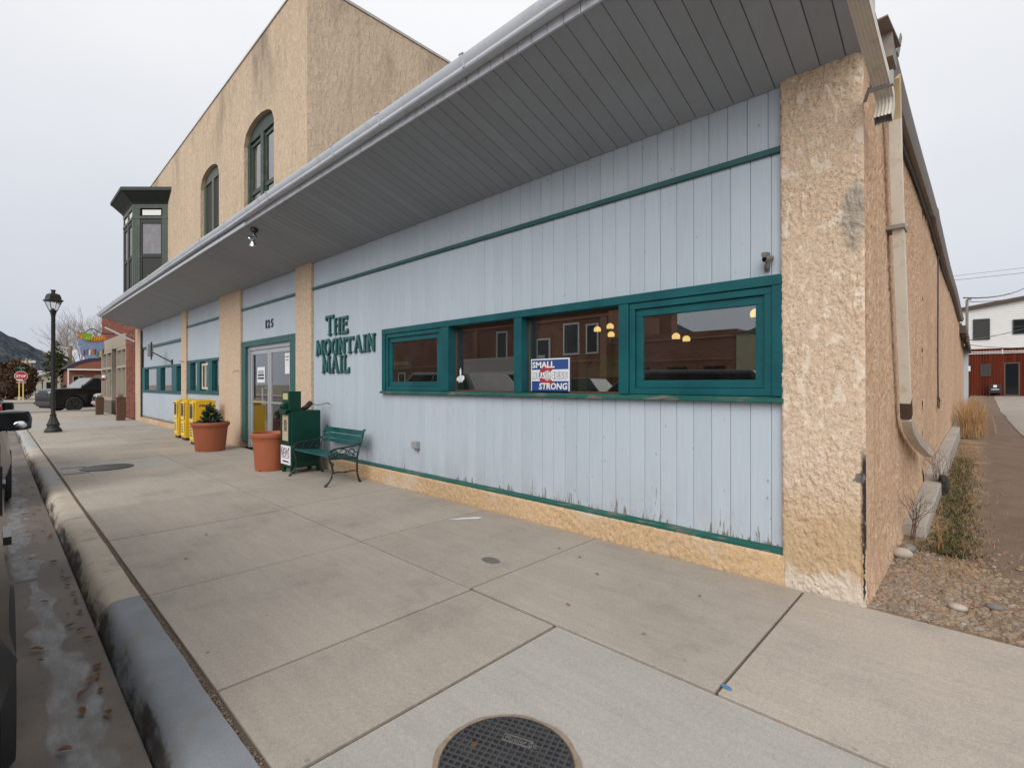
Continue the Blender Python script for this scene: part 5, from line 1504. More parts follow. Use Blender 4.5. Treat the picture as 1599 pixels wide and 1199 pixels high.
# ================================================================== GREEN NEWSPAPER BOX
nbx = thing('newspaper_box', 'dark green metal newspaper vending box with white news placard', 'newspaper box', (-7.93, 3.40, 0))
w2 = .185
b = MB(); b.box(-w2, w2, -.235, .235, .09, .98); b.build('cabinet', M['newsgreen'], nbx, bevel=.012)
b = MB()
for sx in (-1, 1):
    b.box(sx * w2, sx * (w2 - .05), -.23, -.18, 0, .0885); b.box(sx * w2, sx * (w2 - .05), .18, .23, 0, .0885)
b.prism([(-w2 + .05, .0885), (-w2 + .05, .06), (-w2 + .09, .0885)], 'y', -.232, -.20); b.prism([(w2 - .05, .0885), (w2 - .09, .0885), (w2 - .05, .06)], 'y', -.232, -.20)
b.build('legs', M['newsgreen'], nbx)
b = sash(-w2 + .015, w2 - .015, .46, .965, -.262, .045, d=.026); b.build('door', M['newsgreen'], nbx, bevel=.004)
b = MB(); b.box(-w2 + .062, w2 - .062, -.248, -.243, .51, .915); b.build('newspaper', plain('yellowed_newsprint', (0.42, 0.36, 0.24), .8, var=.3, scale=12), nbx)
b = MB(); b.box(-.06, .05, -.2500, -.2485, .66, .84); b.build('news_photo', plain('faded_print', (0.16, 0.11, 0.08), .8, var=.5, scale=25), nbx)
b = MB(); b.box(-w2 + .01, w2 - .01, -.252, -.236, .14, .435); b.build('placard', M['paper'], nbx, bevel=.003)
me = fit(text_mesh('NEWS', .1, 'lettering', .0008, .0, 0, NT('placard_navy').set((.02, .025, .09), .5)), .30, .125); inst('lettering', me, nbx, (-.15, -.2535, .262), FACE)
b = MB(); b.box(-.15, .15, -.2545, -.2525, .242, .252); b.box(-.06, .06, -.2545, -.2525, .395, .402); b.build('red_rule', NT('placard_red').set((.4, .05, .05), .5), nbx)
b = MB(); b.box(-.10, .13, -.2545, -.2525, .178, .20)
for sx in (-.135, .115): b.prism([(sx, .40), (sx + .02, .42), (sx + .035, .40), (sx + .0175, .37)], 'y', -.2545, -.2525)
b.build('small_print', M['ink'], nbx)
b = MB(); b.box(-.14, .14, -.245, -.06, .982, 1.285); b.build('coin_tower', M['newsgreen'], nbx, bevel=.008)
b = MB(); b.box(-.09, .09, -.2525, -.2455, 1.155, 1.255); b.build('price_plate', plain('yellow_plate', (.46, .42, .20), .5), nbx)
b = MB(); b.prism([(-.25, 1.11), (-.31, 1.075), (-.31, 1.06), (-.25, .985)], 'x', -.07, .07); b.build('coin_chute', M['newsgreen'], nbx)
b = MB(); b.box(-w2 - .01, w2 + .01, -.30, -.236, .985, 1.002); b.box(-.12, .12, -.30, -.285, .93, .984); b.build('handle', M['newsgreen'], nbx, bevel=.004)
b = MB(); b.tube([(.05, -.02, .99), (.08, .05, 1.03), (.06, .12, 1.09), (.02, .15, 1.10)], [.03, .04, .045, .02], 8); b.build('lock_housing', M['black_metal'], nbx, smooth=50)
b = MB(); b.tube([(.03, .15, 1.08), (.1, .22, 1.06), (.15, .30, 1.075), (.16, .36, 1.09)], .010, 6); b.tube([(.16, .36, 1.09), (.175, .40, 1.07)], .012, 6); b.build('chain', M['rusty'], nbx)

# ================================================================== YELLOW FREE-PAPER BOXES
def ybox(x, y, label, w=.36, h=1.02, free=False):
    t = thing('free_paper_box', label, 'newspaper box', (x, y, 0), 0, 'yellow free paper boxes by the wall')
    w /= 2; d = .22
    b = MB(); b.prism([(-d, .06), (d, .06), (d, h - .02), (.05, h), (-d + .02, h - .03)], 'x', -w, w); b.build('cabinet', M['yellow'], t, bevel=.018)
    b = MB(); b.box(-w + .02, w - .02, -d + .02, d - .02, 0, .058); b.build('base', M['black_metal'], t)
    b = MB(); b.box(-w + .03, w - .03, -d - .015, -d - .001, .52, h - .06); b.build('door', M['yellow_pale'], t, bevel=.004)
    b = MB(); b.box(-w + .07, w - .07, -d - .019, -d - .0155, .60, h - .14); b.build('pane', M['glass_dark'], t)
    b = MB(); b.box(-w + .04, w - .04, -d - .012, -d - .001, .12, .47); b.build('card_panel', M['yellow_pale'], t)
    b = MB()
    for k in range(4): b.box(-w + .06, w - .09 - .02 * k, -d - .0145, -d - .0125, .20 + k * .06, .225 + k * .06)
    b.build('print', M['ink'], t)
    b = MB(); b.box(-.08, .08, -d - .05, -d - .0205, h - .12, h - .10); b.build('handle', M['black_metal'], t)
    if free:
        me = fit(text_mesh('FREE', .1, 'lettering', .001, .003, 0.1, M['ink']), .25, .055); inst('lettering', me, t, (w + .001, -.12, h - .17), (R(90), 0, R(90)))
    return t
ybox(-15.22, 3.48, 'leftmost yellow free paper box, nearest the far window bay')
ybox(-14.45, 3.46, 'middle yellow free paper box with a narrow pale front')
ybox(-13.22, 3.36, 'nearest yellow free paper box with black FREE lettering on its side', .38, 1.04, True)

# ================================================================== POTS AND SHRUB
def pot(x, y, r, rb, h, label, oval=1.0):
    t = thing('flower_pot', label, 'flower pot', (x, y, 0), 0, 'terracotta coloured flower pots')
    b = MB(); b.lathe([(rb, 0), (rb + .004, .02), (rb + (r - rb) * .62, h * .72), (r * .95, h - .10), (r * .985, h - .085), (r * 1.03, h - .07), (r * 1.05, h - .045), (r * 1.045, h - .015), (r * 1.0, h), (r * .94, h - .005), (r * .90, h - .05), (r * .86, h - .14), (0.01, h - .15)], (0, 0, 0), 48, cap=False)
    b.add([(rb * math.cos(k * math.pi / 24), rb * math.sin(k * math.pi / 24), 0.001) for k in range(48)], [tuple(range(48))])
    b.build('pot', M['terracotta'], t, smooth=35)
    b = MB(); b.lathe([(0.01, h - .10), (r * .87, h - .115)], (0, 0, 0), 24, cap=False); b.build('soil', M['soil'], t)
    b = MB()
    for k in range(4):
        a = k * 1.57 + .5; b.box(rb * math.cos(a) - .012, rb * math.cos(a) + .012, rb * math.sin(a) - .012, rb * math.sin(a) + .012, .004, .022)
    b.build('drain_notch', M['ink'], t)
    return t
pot(-11.80, 3.14, .345, .27, .60, 'wide terracotta coloured pot holding a small dark conifer')
pot(-8.45, 3.12, .285, .225, .61, 'empty terracotta coloured pot beside the green newspaper box')
def needles(n, place, size, mat, name, parent=None, w=.25):
    b = MB()
    for i in range(n):
        p, d = place(i); p = Vector(p); d = Vector(d).normalized(); s = size * random.uniform(.6, 1.3)
        a = d.orthogonal().normalized(); a.rotate(Matrix.Rotation(random.random() * 6.28, 3, d)); a *= s * w
        e = p + d * s
        b.add([p - a * .4, p + d * s * .5 - a, e, p + d * s * .5 + a], [(0, 1, 2, 3)])
    return b.build(name, mat, parent, clean=False)
cf = thing('potted_conifer', 'small dark bushy conifer growing in the wide terracotta coloured pot', 'shrub', (-11.80, 3.14, .50))
brs = []
for k in range(90):
    z = random.random() ** 1.5 * .36; rr = .31 * (1 - z / .46) * random.uniform(.55, 1.05); a = random.random() * 6.28
    brs.append(((0.0, 0.0, z * .9), (rr * math.cos(a), rr * math.sin(a), z + .05 + random.uniform(-.03, .05))))
brs += [((0, 0, .2), (.01, 0, .50)), ((0, 0, .2), (-.01, .01, .46))]
b = MB()
for p, q in brs: b.tube([p, q], .004, 4)
b.tube([(0, 0, -.02), (0, 0, .46)], .012, 6, .004); b.build('branches', M['twig'], cf)
def nd(i):
    p, q = random.choice(brs); p, q = Vector(p), Vector(q); f = random.uniform(.35, 1.0); d = (q - p).normalized()
    return p.lerp(q, f) + Vector([random.gauss(0, .012) for _ in 'xyz']), d + Vector([random.uniform(-.9, .9) for _ in 'xyz'])
needles(5200, nd, .036, M['conifer'], 'needles', cf, .22)

# ================================================================== STREET LAMP
lp = thing('street_lamp', 'black cast-iron street lamp with a fluted base and a lantern head by the kerb', 'street lamp', (-19.61, 1.173, 0))
b = MB(); b.lathe([(.265, 0), (.265, .05), (.25, .06), (.215, .12), (.185, .135), (.175, .19), (.20, .20), (.205, .225), (.18, .235)], (0, 0, 0), 32); b.v = [(p[0] * .76, p[1] * .76, p[2]) for p in b.v]; b.build('base', M['black_metal'], lp, smooth=35)
b = MB(); vs = []; nfl = 48
for (r, z) in [(.145, .236), (.122, .29), (.098, .36), (.080, .42), (.070, .465)]:
    for k in range(nfl):
        a = 2 * math.pi * k / nfl; q = r * (1 if k % 3 else .90); vs.append((q * math.cos(a), q * math.sin(a), z))
b.add(vs, [(j * nfl + k, j * nfl + (k + 1) % nfl, (j + 1) * nfl + (k + 1) % nfl, (j + 1) * nfl + k) for j in range(4) for k in range(nfl)]); b.build('fluted_skirt', M['black_metal'], lp)
b = MB(); b.lathe([(.070, .466), (.074, .48), (.074, .52), (.054, .53), (.051, .6), (.048, 3.36), (.054, 3.38), (.058, 3.42)], (0, 0, 0), 24); b.build('pole', M['black_metal'], lp, smooth=35)
hd = bpy.data.objects.new('lantern', None); C.objects.link(hd); hd.parent = lp; hd.location = (0, 0, 3.4); hd.rotation_euler = (0, 0, R(20)); hd.scale = (.62, .62, .97)
b = MB(); b.lathe([(.075, 0.02), (.11, .04), (.14, .12), (.15, .15), (.10, .16)], (0, 0, 0), 4, True); b.lathe([(.05, .16), (.05, .20), (.03, .21)], (0, 0, 0), 10); b.build('collar', M['black_metal'], hd)
b = MB()
for k in range(4):
    a = math.pi / 4 + k * math.pi / 2; b.bar((.145 * math.cos(a), .145 * math.sin(a), .13), (.335 * math.cos(a), .335 * math.sin(a), .43), .022)
    a2 = a + math.pi / 2; b.bar((.335 * math.cos(a), .335 * math.sin(a), .425), (.335 * math.cos(a2), .335 * math.sin(a2), .425), .03)
b.build('cage', M['black_metal'], hd)
pg = glass('lantern_glass', (.93, .94, .95), .8, .03)
for k in range(4):
    a = math.pi / 4 + k * math.pi / 2; a2 = a + math.pi / 2
    b = MB(); b.add([(.135 * math.cos(a), .135 * math.sin(a), .15), (.135 * math.cos(a2), .135 * math.sin(a2), .15), (.32 * math.cos(a2), .32 * math.sin(a2), .41), (.32 * math.cos(a), .32 * math.sin(a), .41)], [(0, 1, 2, 3)]); b.build('pane', pg, hd)
b = MB(); b.lathe([(.40, .425), (.41, .445), (.33, .47), (.30, .56), (.25, .63), (.12, .66), (.0, .665)], (0, 0, 0), 4, True); b.build('roof', M['black_metal'], hd, bevel=.012)
b = MB(); b.lathe([(.075, .66), (.07, .72), (.10, .74), (.10, .76), (.0, .765)], (0, 0, 0), 16); b.build('finial', M['black_metal'], hd, smooth=35)

# ================================================================== MANHOLES AND BITS ON THE PAVEMENT
M['worn'] = plain('worn_bright_iron', (.135, .132, .127), .5, 0, .2, 20)
mh = thing('manhole_cover', 'round black iron cover with raised square grid in pale new concrete', 'manhole cover', (-1.27, 1.30, 0), R(20)); mh.scale = (.91, .91, 1)
b = MB(); vs = []; n = 64
for k in range(n):
    a = 2 * math.pi * k / n; jr = .302 + mnoise.noise(Vector((math.cos(a) * 4, math.sin(a) * 4, 1))) * .008
    vs += [(.272 * math.cos(a), .272 * math.sin(a), .0042), (jr * math.cos(a), jr * math.sin(a), .0035)]
b.add(vs, [(2 * k, 2 * k + 1, (2 * k + 3) % (2 * n), (2 * k + 2) % (2 * n)) for k in range(n)]); b.build('mortar_ring', plain('sandy_mortar_ring', (.30, .23, .165), .9, var=.4, scale=30, bump=.8, dirt=(.16, .11, .08)), mh)
b = MB(); b.lathe([(.275, .001), (.275, .007), (.0, .007)], (0, 0, 0), 64, cap=False); b.build('plate', M['manhole'], mh)
b = MB(); pitch = .0292; hw = .0042
lab = (-.075, .065, .105, .150)       # u0,u1,v0,v1 of the lettered bar
N = 10
for k in range(-N, N):
    c = (k + .5) * pitch; L = math.sqrt(max(0, .266 ** 2 - c * c))
    if L < .03: continue
    for ax in (0, 1):
        rng = [(-L, L)]
        if ax == 0 and lab[2] - .004 < c < lab[3] + .004: rng = [(-L, lab[0]), (lab[1], L)]
        if ax == 1 and lab[0] - .004 < c < lab[1] + .004: rng = [(-L, lab[2]), (lab[3], L)] if L > lab[3] else [(-L, min(L, lab[2]))]
        for a, e in rng:
            if ax == 0: b.box(a, e, c - hw, c + hw, .0065, .0112)
            else: b.box(c - hw, c + hw, a, e, .0065, .0110)
b.build('raised_grid', M['manhole_raised'], mh)
b = MB(); b.lathe([(.268, .0072), (.268, .0108), (.2735, .0108), (.2735, .0072)], (0, 0, 0), 64, cap=False); b.build('rim', M['manhole_raised'], mh)
b = sash(lab[0] + .003, lab[1] - .003, lab[2] + .002, lab[3] - .002, 0, .0035, d=.006)
b.v = [(p[0], p[2], .0072 + p[1]) for p in b.v]; b.build('label_frame', M['worn'], mh)
inst('lettering', fit(text_mesh('Mueller Co.', .03, 'lettering', .0028, 0, 0, M['worn']), .150, .027), mh, (lab[0] + .015, lab[2] + .009, .0105))
b = MB(); b.lathe([(.014, .0075), (.014, .0125), (.0, .0125)], (-.165, .03, 0), 12, cap=False); b.build('pick_hole', M['leaf'], mh)
mh2 = thing('manhole_cover', 'plain dark round cover far along the pavement in a paler patch', 'manhole cover', (-10.62, 1.30, 0))
b = MB(); b.lathe([(.36, .0), (.36, .006), (.34, .008), (.0, .008)], (0, 0, 0), 40, cap=False); b.build('plate', M['manhole'], mh2)
b = MB(); b.lathe([(.345, .0085), (.345, .011), (.33, .011), (.33, .0085)], (0, 0, 0), 40, cap=False); b.build('rim', M['manhole_raised'], mh2)
for y, l in ((.92, 'dark iron slot cover nearest the pale manhole patch corner, by the kerb joint'), ):
    pass
for x, y, l in ((-11.0, .90, 'narrow dark slot in the pavement beside the far manhole, farther one'), (-10.28, .88, 'narrow dark slot in the pavement beside the far manhole, nearer one')):
    b = MB(); b.box(x - .05, x + .05, y - .16, y + .16, -.004, .0035); tag(b.build('pavement_slot', M['manhole'], None), l, 'drain slot', 'slots beside the far manhole')
# flat marks
def blotch(pts, z, name, mat, label=None, cat=None, kind=None):
    b = MB(); b.prism(pts, 'z', z - .002, z); o = b.build(name, mat); tag(o, label, cat, None, kind); return o
blotch([(-.880, 2.325), (-.85, 2.318), (-.83, 2.328), (-.845, 2.345), (-.872, 2.35), (-.885, 2.34)], .003, 'paint_mark', NT('blue_marking_paint').set((.07, .20, .36), .8), 'small blue paint mark on the pavement by the slab joint', 'paint mark')
blotch([(-4.0, 3.25), (-3.93, 3.30), (-3.80, 3.47), (-3.795, 3.53), (-3.85, 3.50), (-3.93, 3.38)], .004, 'paper_scrap', M['paper'], 'thin white paper scrap lying on the pavement below the window', 'litter')
st = []
for k in range(20):
    a = k * .314; r = 1 + .18 * mnoise.noise(Vector((math.cos(a) * 2, math.sin(a) * 2, 5))); st.append((-2.83 + .085 * r * math.cos(a), 2.72 + .055 * r * math.sin(a)))
blotch(st, .0025, 'oil_stain', plain('dark_oil_stain', (.14, .125, .115), .75, var=.2), 'dark oval oil stain on the pavement slab below the window', 'stain')
st = []
for k in range(24):
    a = k * .2618; r = 1 + .35 * mnoise.noise(Vector((math.cos(a) * 2, math.sin(a) * 2, 9))); st.append((-2.72 + .20 * r * math.cos(a), .572 + .034 * r * math.sin(a)))
# fallen leaves
lf = MB(); 
pts = [(0, 0), (.25, .16), (.5, .22), (.8, .14), (1, 0), (.8, -.14), (.5, -.22), (.25, -.16)]
lf.add([(x - .5, y, .10 * (abs(y) * 4) ** 1.5 + .06 * math.sin(x * 3)) for x, y in pts] + [(0, 0, 0)], [(8, i, (i + 1) % 8) for i in range(8)])
lme = lf.mesh('leaf', M['leaf'])
def leaf(x, y, z, s, label):
    o = inst('fallen_leaf', lme, None, (x, y, z), (random.uniform(-.35, .35), random.uniform(-.35, .35), random.random() * 6.28), (s, s, s))
    return tag(o, label, 'leaf', 'fallen leaves in the gutter')
big = [(-3.95, .165, 'curled orange-brown leaf left of the ice, nearest the parked car'), (-3.35, .34, 'orange-brown leaf near the kerb foot, the uppermost of a pair'), (-3.22, .30, 'brown leaf lying just below another leaf near the kerb foot'), (-2.78, .20, 'crumpled brown leaf on the grey ice lowest in the street'),
       (-3.05, .28, 'thin straw-coloured leaf stalk on the ice'), (-2.95, .36, 'small pale leaf on the ice close to the kerb')]
for x, y, l in big: leaf(x, y, ST + .022, .075, l)
for k in range(46):
    x = -2.2 - random.random() ** 1.3 * 9; y = (.40 - abs(random.gauss(0, .03))) if k % 3 else random.uniform(.15, .38)
    leaf(x, y, ST + .016, random.uniform(.03, .065), 'small dry brown leaf lying in the gutter along the kerb')
for k in range(7):
    x, y = ((-2.05, 3.05), (-2.35, 3.25), (-1.35, 3.2), (-2.6, 3.3), (-5.2, 1.35), (-1.9, 2.5), (-4.6, 1.05))[k]
    o = inst('fallen_leaf', lme, None, (x, y, .008), (.1, .2, k * 1.3), (.035, .035, .035)); tag(o, 'tiny dark leaf fragment on the open pavement', 'leaf', 'leaf fragments on the pavement')
# ice in the gutter: thin sheets whose cover fades out raggedly
def icesheet(x0, x1, y0, y1, z, cfn, label, st=.02):
    nx_, ny_ = int((x1 - x0) / st), int((y1 - y0) / st)
    vs = []; cov = []
    for i in range(nx_ + 1):
        for j in range(ny_ + 1):
            x, y = x0 + i * st, y0 + j * st
            c, w = cfn(x)
            edge = min(1, min(i, nx_ - i, j, ny_ - j) / 2)
            d = 1 - abs(y - c) / max(w, .001)
            nz = mnoise.noise(Vector((x * 1.8, y * 5, 3))) * .75 + mnoise.noise(Vector((x * 6, y * 12, 5))) * .5
            vs.append((x, y, z)); cov.append(max(0, d + nz) * edge)
    m = ny_ + 1
    b = MB(); b.add(vs, [(i * m + j, (i + 1) * m + j, (i + 1) * m + j + 1, i * m + j + 1) for i in range(nx_) for j in range(ny_)])
    o = b.build('ice_patch', M['ice'], smooth=60, clean=False); tag(o, label, 'ice patch', None)
    at = o.data.attributes.new('cover', 'FLOAT', 'POINT'); at.data.foreach_set('value', cov)
    return o
icesheet(-5.4, -1.4, .02, .40, ST + .004, lambda x: (.225 + .03 * math.sin(x * 1.3), .15 if x > -3.6 else .15 - (-3.6 - x) * .05), 'long ragged tongue of thin grey ice in the gutter')
icesheet(-13.0, -5.4, .02, .38, ST + .0045, lambda x: (.15, .15 + .03 * math.sin(x * 2)), 'far whitish ice sheet in the gutter beside the parked cars', .03)
# ================================================================== VEHICLES
def paint(name, col, rough=.24):
    t = NT(name); t.set(t.gain(col, t.math('MULTIPLY_ADD', t.noise(2, 3), .1, .95)), rough, 0.0, .4)
    t.b.inputs['Coat Weight'].default_value = .10; t.b.inputs['Coat Roughness'].default_value = .05
    return t.m
M['head'] = NT('headlight_lens').set((.45, .47, .50), .08, .2, .7); M['tail'] = NT('tail_light_lens').set((.35, .012, .015), .15, 0, .6)
M['rim_black'] = plain('black_wheel_rim', (.075, .075, .078), .3, .6)
M['rim_silver'] = plain('silver_wheel_rim', (.42, .43, .45), .3, .7)
def wheel(parent, x, y, r, side, rim):
    w = bpy.data.objects.new('wheel', None); C.objects.link(w); w.parent = parent; w.location = (x, y, r)
    b = MB(); T = .24
    prof = [(r * .64, -T / 2), (r * .90, -T / 2), (r, -T / 2 + .04), (r, T / 2 - .04), (r * .90, T / 2), (r * .64, T / 2)]
    n = 32; vs = []
    for rr, yy in prof:
        for k in range(n):
            a = 2 * math.pi * k / n; vs.append((rr * math.cos(a), yy, rr * math.sin(a)))
    m = len(prof); b.add(vs, [(j * n + k, j * n + (k + 1) % n, ((j + 1) % m) * n + (k + 1) % n, ((j + 1) % m) * n + k) for j in range(m) for k in range(n)])
    b.build('tyre', M['rubber'], w, smooth=35)
    b = MB(); o = side * T * .36
    b.tube([(0, o - side * .05, 0), (0, o - side * .045, 0)], r * .63, 28)
    for k in range(6):
        a = k * math.pi / 3; b.bar((0, o, 0), (r * .60 * math.cos(a), o, r * .60 * math.sin(a)), .055, .03, (0, 1, 0))
    b.tube([(0, o - side * .02, 0), (0, o + side * .025, 0)], r * .16, 14)
    ring = [(r * .62 * math.cos(2 * math.pi * k / 28), o, r * .62 * math.sin(2 * math.pi * k / 28)) for k in range(29)]; b.tube(ring, .022, 6, cap=False)
    b.build('rim', rim, w, smooth=30)
car_black = None
def car(name, label, cat, loc, rz, L, Wd, hood, belt, roof, r, fo, ro, cab, mat, rim, kind='suv', group=None):
    """+x is forward; fo/ro: front and rear axle distance from the ends; cab: x of windscreen foot, windscreen top, rear top, rear foot"""
    t = thing(name, label, cat, loc, rz, group)
    h = L / 2; g = .24; ar = r + .055
    def arch(cx, rev=False):
        return [(cx + ar * math.cos(a), r + ar * math.sin(a)) for a in [math.pi * k / 14 for k in range(15)]]
    fx, rx = h - fo, -h + ro
    wf, wt, rt, rf = cab
    poly = [(h - .06, g + .05), (h, .42), (h + .01, hood - .28), (h - .05, hood - .06), (h - .18, hood), (wf + .05, belt)]
    if kind == 'pickup': poly += [(rf, belt), (rf - .02, belt - .02), (-h + .02, belt - .03)]
    else: poly += [(rf, belt)]
    poly += [(-h, belt - .12), (-h - .02, .55), (-h + .05, g + .05)]
    bottom = [p for p in reversed(arch(rx)) if p[1] >= g] + [p for p in reversed(arch(fx)) if p[1] >= g]
    poly += bottom
    w = Wd / 2
    b = MB(); b.prism(poly, 'y', -w, w)
    for k, p in enumerate(b.v):       # tuck the sill and the shoulders in, pull the nose corners in
        f = 1 - .05 * max(0, (p[2] - .75) / .6) - .04 * max(0, (.55 - p[2]) / .3) - .10 * max(0, (abs(p[0]) - h + .25) / .25)
        b.v[k] = (p[0], p[1] * f, p[2])
    b.build('body', mat, t, smooth=40, bevel=.045)
    wb, wr = w * .93, w * .77
    lo = [(wf, -wb, belt - .02), (wf, wb, belt - .02), (rf, wb, belt - .02), (rf, -wb, belt - .02)]
    hi = [(wt, -wr, roof), (wt, wr, roof), (rt, wr, roof - .03), (rt, -wr, roof - .03)]
    b = MB(); b.add(lo + hi, [(0, 1, 2, 3), (7, 6, 5, 4), (0, 4, 5, 1), (1, 5, 6, 2), (2, 6, 7, 3), (3, 7, 4, 0)]); b.build('cabin', mat, t, smooth=40, bevel=.06)
    def onface(a, c, d, e, u0, u1, v0, v1, name, m, off=.004):
        a, c, d, e = map(Vector, (a, c, d, e)); n = (c - a).cross(e - a).normalized()
        ctr = (a + c + d + e) / 4
        if n.dot(ctr - Vector((0, 0, belt + .2))) < 0: n = -n
        P = lambda u, v: a.lerp(c, u).lerp(e.lerp(d, u), v) + n * off
        b = MB(); q = [P(u0, v0), P(u1, v0), P(u1, v1), P(u0, v1)]; b.add(q + [p - n * .03 for p in q], [(0, 1, 2, 3), (0, 1, 5, 4), (1, 2, 6, 5), (2, 3, 7, 6), (3, 0, 4, 7)]); return b.build(name, m, t)
    onface(lo[0], lo[1], hi[1], hi[0], .05, .95, .06, .92, 'windscreen', M['screen_glass'] if kind == 'pickup' else M['car_glass'])
    onface(lo[2], lo[3], hi[3], hi[2], .08, .92, .12, .90, 'rear_window', M['car_glass'])
    for s, (a, c, d, e) in ((1, (lo[1], lo[2], hi[2], hi[1])), (-1, (lo[0], lo[3], hi[3], hi[0]))):
        cuts = ((.07, .46), (.49, .74), (.77, .95)) if kind == 'suv' else ((.08, .50), (.54, .93))
        for u0, u1 in cuts: onface(a, c, d, e, u0, u1, .10, .88, 'side_window', M['car_glass'])
        # mirror
        mr = bpy.data.objects.new('wing_mirror', None); C.objects.link(mr); mr.parent = t; mr.location = (wf - .12, s * (w - (0 if mat is car_black else .13)), belt + (.10 if mat is car_black else -.14))
        b = MB(); b.tube([(.02, 0, -.05), (.02, s * .05, -.02)], .03, 8)
        b.lathe([(.02, 0), (.10, .01), (.105, .09), (.09, .15), (.02, .165)], (0, 0, 0), 16); hv = b.v[-80:]
        b.v[-80:] = [(p[0] * .75 + .03, s * .115 + p[1] * 1.05, p[2] - .05) for p in hv]
        b.build('housing', mat if kind != 'suv' else M['mirror_black'], mr, smooth=60, bevel=.01)
        b = MB(); b.box(-.056, -.050, s * .035, s * .195, -.035, .095); b.build('glass', M['mirror'], mr, bevel=.02)
        wheel(t, fx, s * (w - .10), r, s, rim); wheel(t, rx, s * (w - .10), r, s, rim)
        b = MB(); b.box(h - .10, h - .005, s * (w - .16), s * (w - .52), hood - .26, hood - .12); b.build('headlight', M['head'], t, bevel=.02)
        b = MB(); b.box(-h - .025, -h + .10, s * (w - .07), s * (w - .24), belt - .13, belt + .01); b.build('tail_light', M['tail'], t, bevel=.015)
        for xx in ((wf + rf) / 2 + .32, rf * .72):
            b = MB(); b.box(xx - .10, xx + .10, s * (w * .985), s * (w * .985 + .022), belt - .20, belt - .17); b.build('door_handle', mat, t)
        for xx in (wf - .10, (wf + rf) / 2 + .10):
            b = MB(); b.box(xx - .004, xx + .004, s * (w * .975), s * (w * .99 + .003), .42, belt - .06); b.build('door_seam', M['rubber'], t)
    b = MB(); b.box(h - .04, h + .02, -w * .55, w * .55, hood - .38, hood - .14); b.build('grille', M['rim_black'], t, bevel=.01)
    b = MB(); b.box(h - .12, h + .06, -w * .92, w * .92, .40, .56); b.build('front_bumper', mat if kind != 'pickup' else M['rim_black'], t, bevel=.03)
    b = MB(); b.box(-h - .06, -h + .10, -w * .92, w * .92, .42, .62); b.build('rear_bumper', mat if kind != 'pickup' else M['chrome'], t, bevel=.03)
    b = MB(); b.box(-h + .15, h - .15, -w + .14, w - .14, .20, .60); b.build('underbody', M['rubber'], t)
    return t
M['screen_glass'] = NT('windscreen_glass').set((.05, .055, .06), .05, .35, 1.0, Coat_Weight=1.0)
M['mirror_black'] = paint('gloss_black_mirror', (.012, .014, .015), .15)
car_black = paint('black_car_paint', (.012, .0125, .013)); car_silver = paint('silver_car_paint', (.22, .225, .24), .3)
suv = car('parked_suv', 'nearest black parked car at the kerb, its door mirror in view', 'car', (-4.27, -.93, ST), R(180), 4.7, 1.93, 1.10, 1.16, 1.80, .37, .92, .98, (1.18, .48, -1.75, -2.20), car_black, M['rim_black'])
for mr in kids(suv):                                   # near-side mirror with a stick-on blind-spot mirror
    if mr.name.startswith('wing_mirror') and mr.location.y < 0:
        mr.location.z = 1.235; mr.location.y += .055; mr.location.x += .10
        b = MB(); b.ball((-.060, -.155, .0), .038, 16, 8, (.25, 1, .8)); b.build('blind_spot_mirror', M['chrome'], mr, smooth=60)
car('parked_suv', 'silver parked car with red tail lights beyond the black one', 'car', (-10.75, -.80, ST), R(180), 4.6, 1.86, 1.18, 1.28, 1.86, .35, .90, .95, (1.15, .40, -1.65, -2.18), car_silver, M['rim_silver'])
car('pickup_truck', 'black pickup truck parked nose-out on the side street behind the lamp post', 'pickup truck', (-38.54, 4.58, ST), R(-72), 5.8, 2.0, 1.27, 1.30, 1.93, .42, 1.02, 1.25, (1.62, .90, -.75, -1.05), car_black, M['rim_black'], 'pickup')
art = NT('patterned_car_paint'); vc = art.voro(5, None, 'F1', 'Color'); art.set(art.mix(art.step(art.noise(6, 3), .45, .55), (.55, .50, .44), art.mix(.5, vc, (.4, .3, .25))), .4)
car('patterned_car', 'pale car covered in mottled multicoloured patches half hidden by the brick shop corner', 'car', (-36.15, 6.0, ST), R(-90), 4.3, 1.65, 1.0, 1.05, 1.45, .31, .85, .9, (.75, .15, -1.2, -1.7), art.m, M['rim_silver'], 'sedan')

for k_, (x_, l_) in enumerate(((-8.4, 'dark parked car across the street, right one of two'), (-14.2, 'dark parked car across the street, left one of two'))):
    car('parked_car', l_, 'car', (x_, -12.6, ST), R(0), 4.7, 1.9, 1.10, 1.18, 1.85, .37, .92, .98, (1.15, .45, -1.7, -2.2), car_black, M['rim_silver'], 'suv', 'cars parked across the street')
# ================================================================== FAR END OF THE STREET
ss = thing('stop_sign', 'red octagonal stop sign on two yellow posts at the far street corner', 'stop sign', (-58.5, 1.52, 0), R(90))
b = MB(); 
for x in (-.16, .16): b.tube([(x, 0, 0), (x, 0, 1.7)], .05, 8)
b.build('post', plain('yellow_post', (.72, .58, .18), .6), ss)
ss.scale = (.74, .74, 1)
octa = lambda r: [(r * math.cos(math.pi / 8 + k * math.pi / 4), 2.06 + .76 * r * math.sin(math.pi / 8 + k * math.pi / 4)) for k in range(8)]
b = MB(); b.prism(octa(.58), 'y', -.03, 0); b.build('border', M['white'], ss)
b = MB(); b.prism(octa(.53), 'y', -.045, -.031); b.build('face', NT('stop_red').set((.42, .015, .025), .45), ss)
inst('lettering', fit(text_mesh('STOP', .1, 'lettering', .004, .004, 0, M['white']), .80, .23), ss, (-.40, -.052, 1.945), FACE)
b = MB(); b.box(-.38, .12, -.065, -.058, 1.70, 1.80); b.build('sticker', M['paper'], ss)
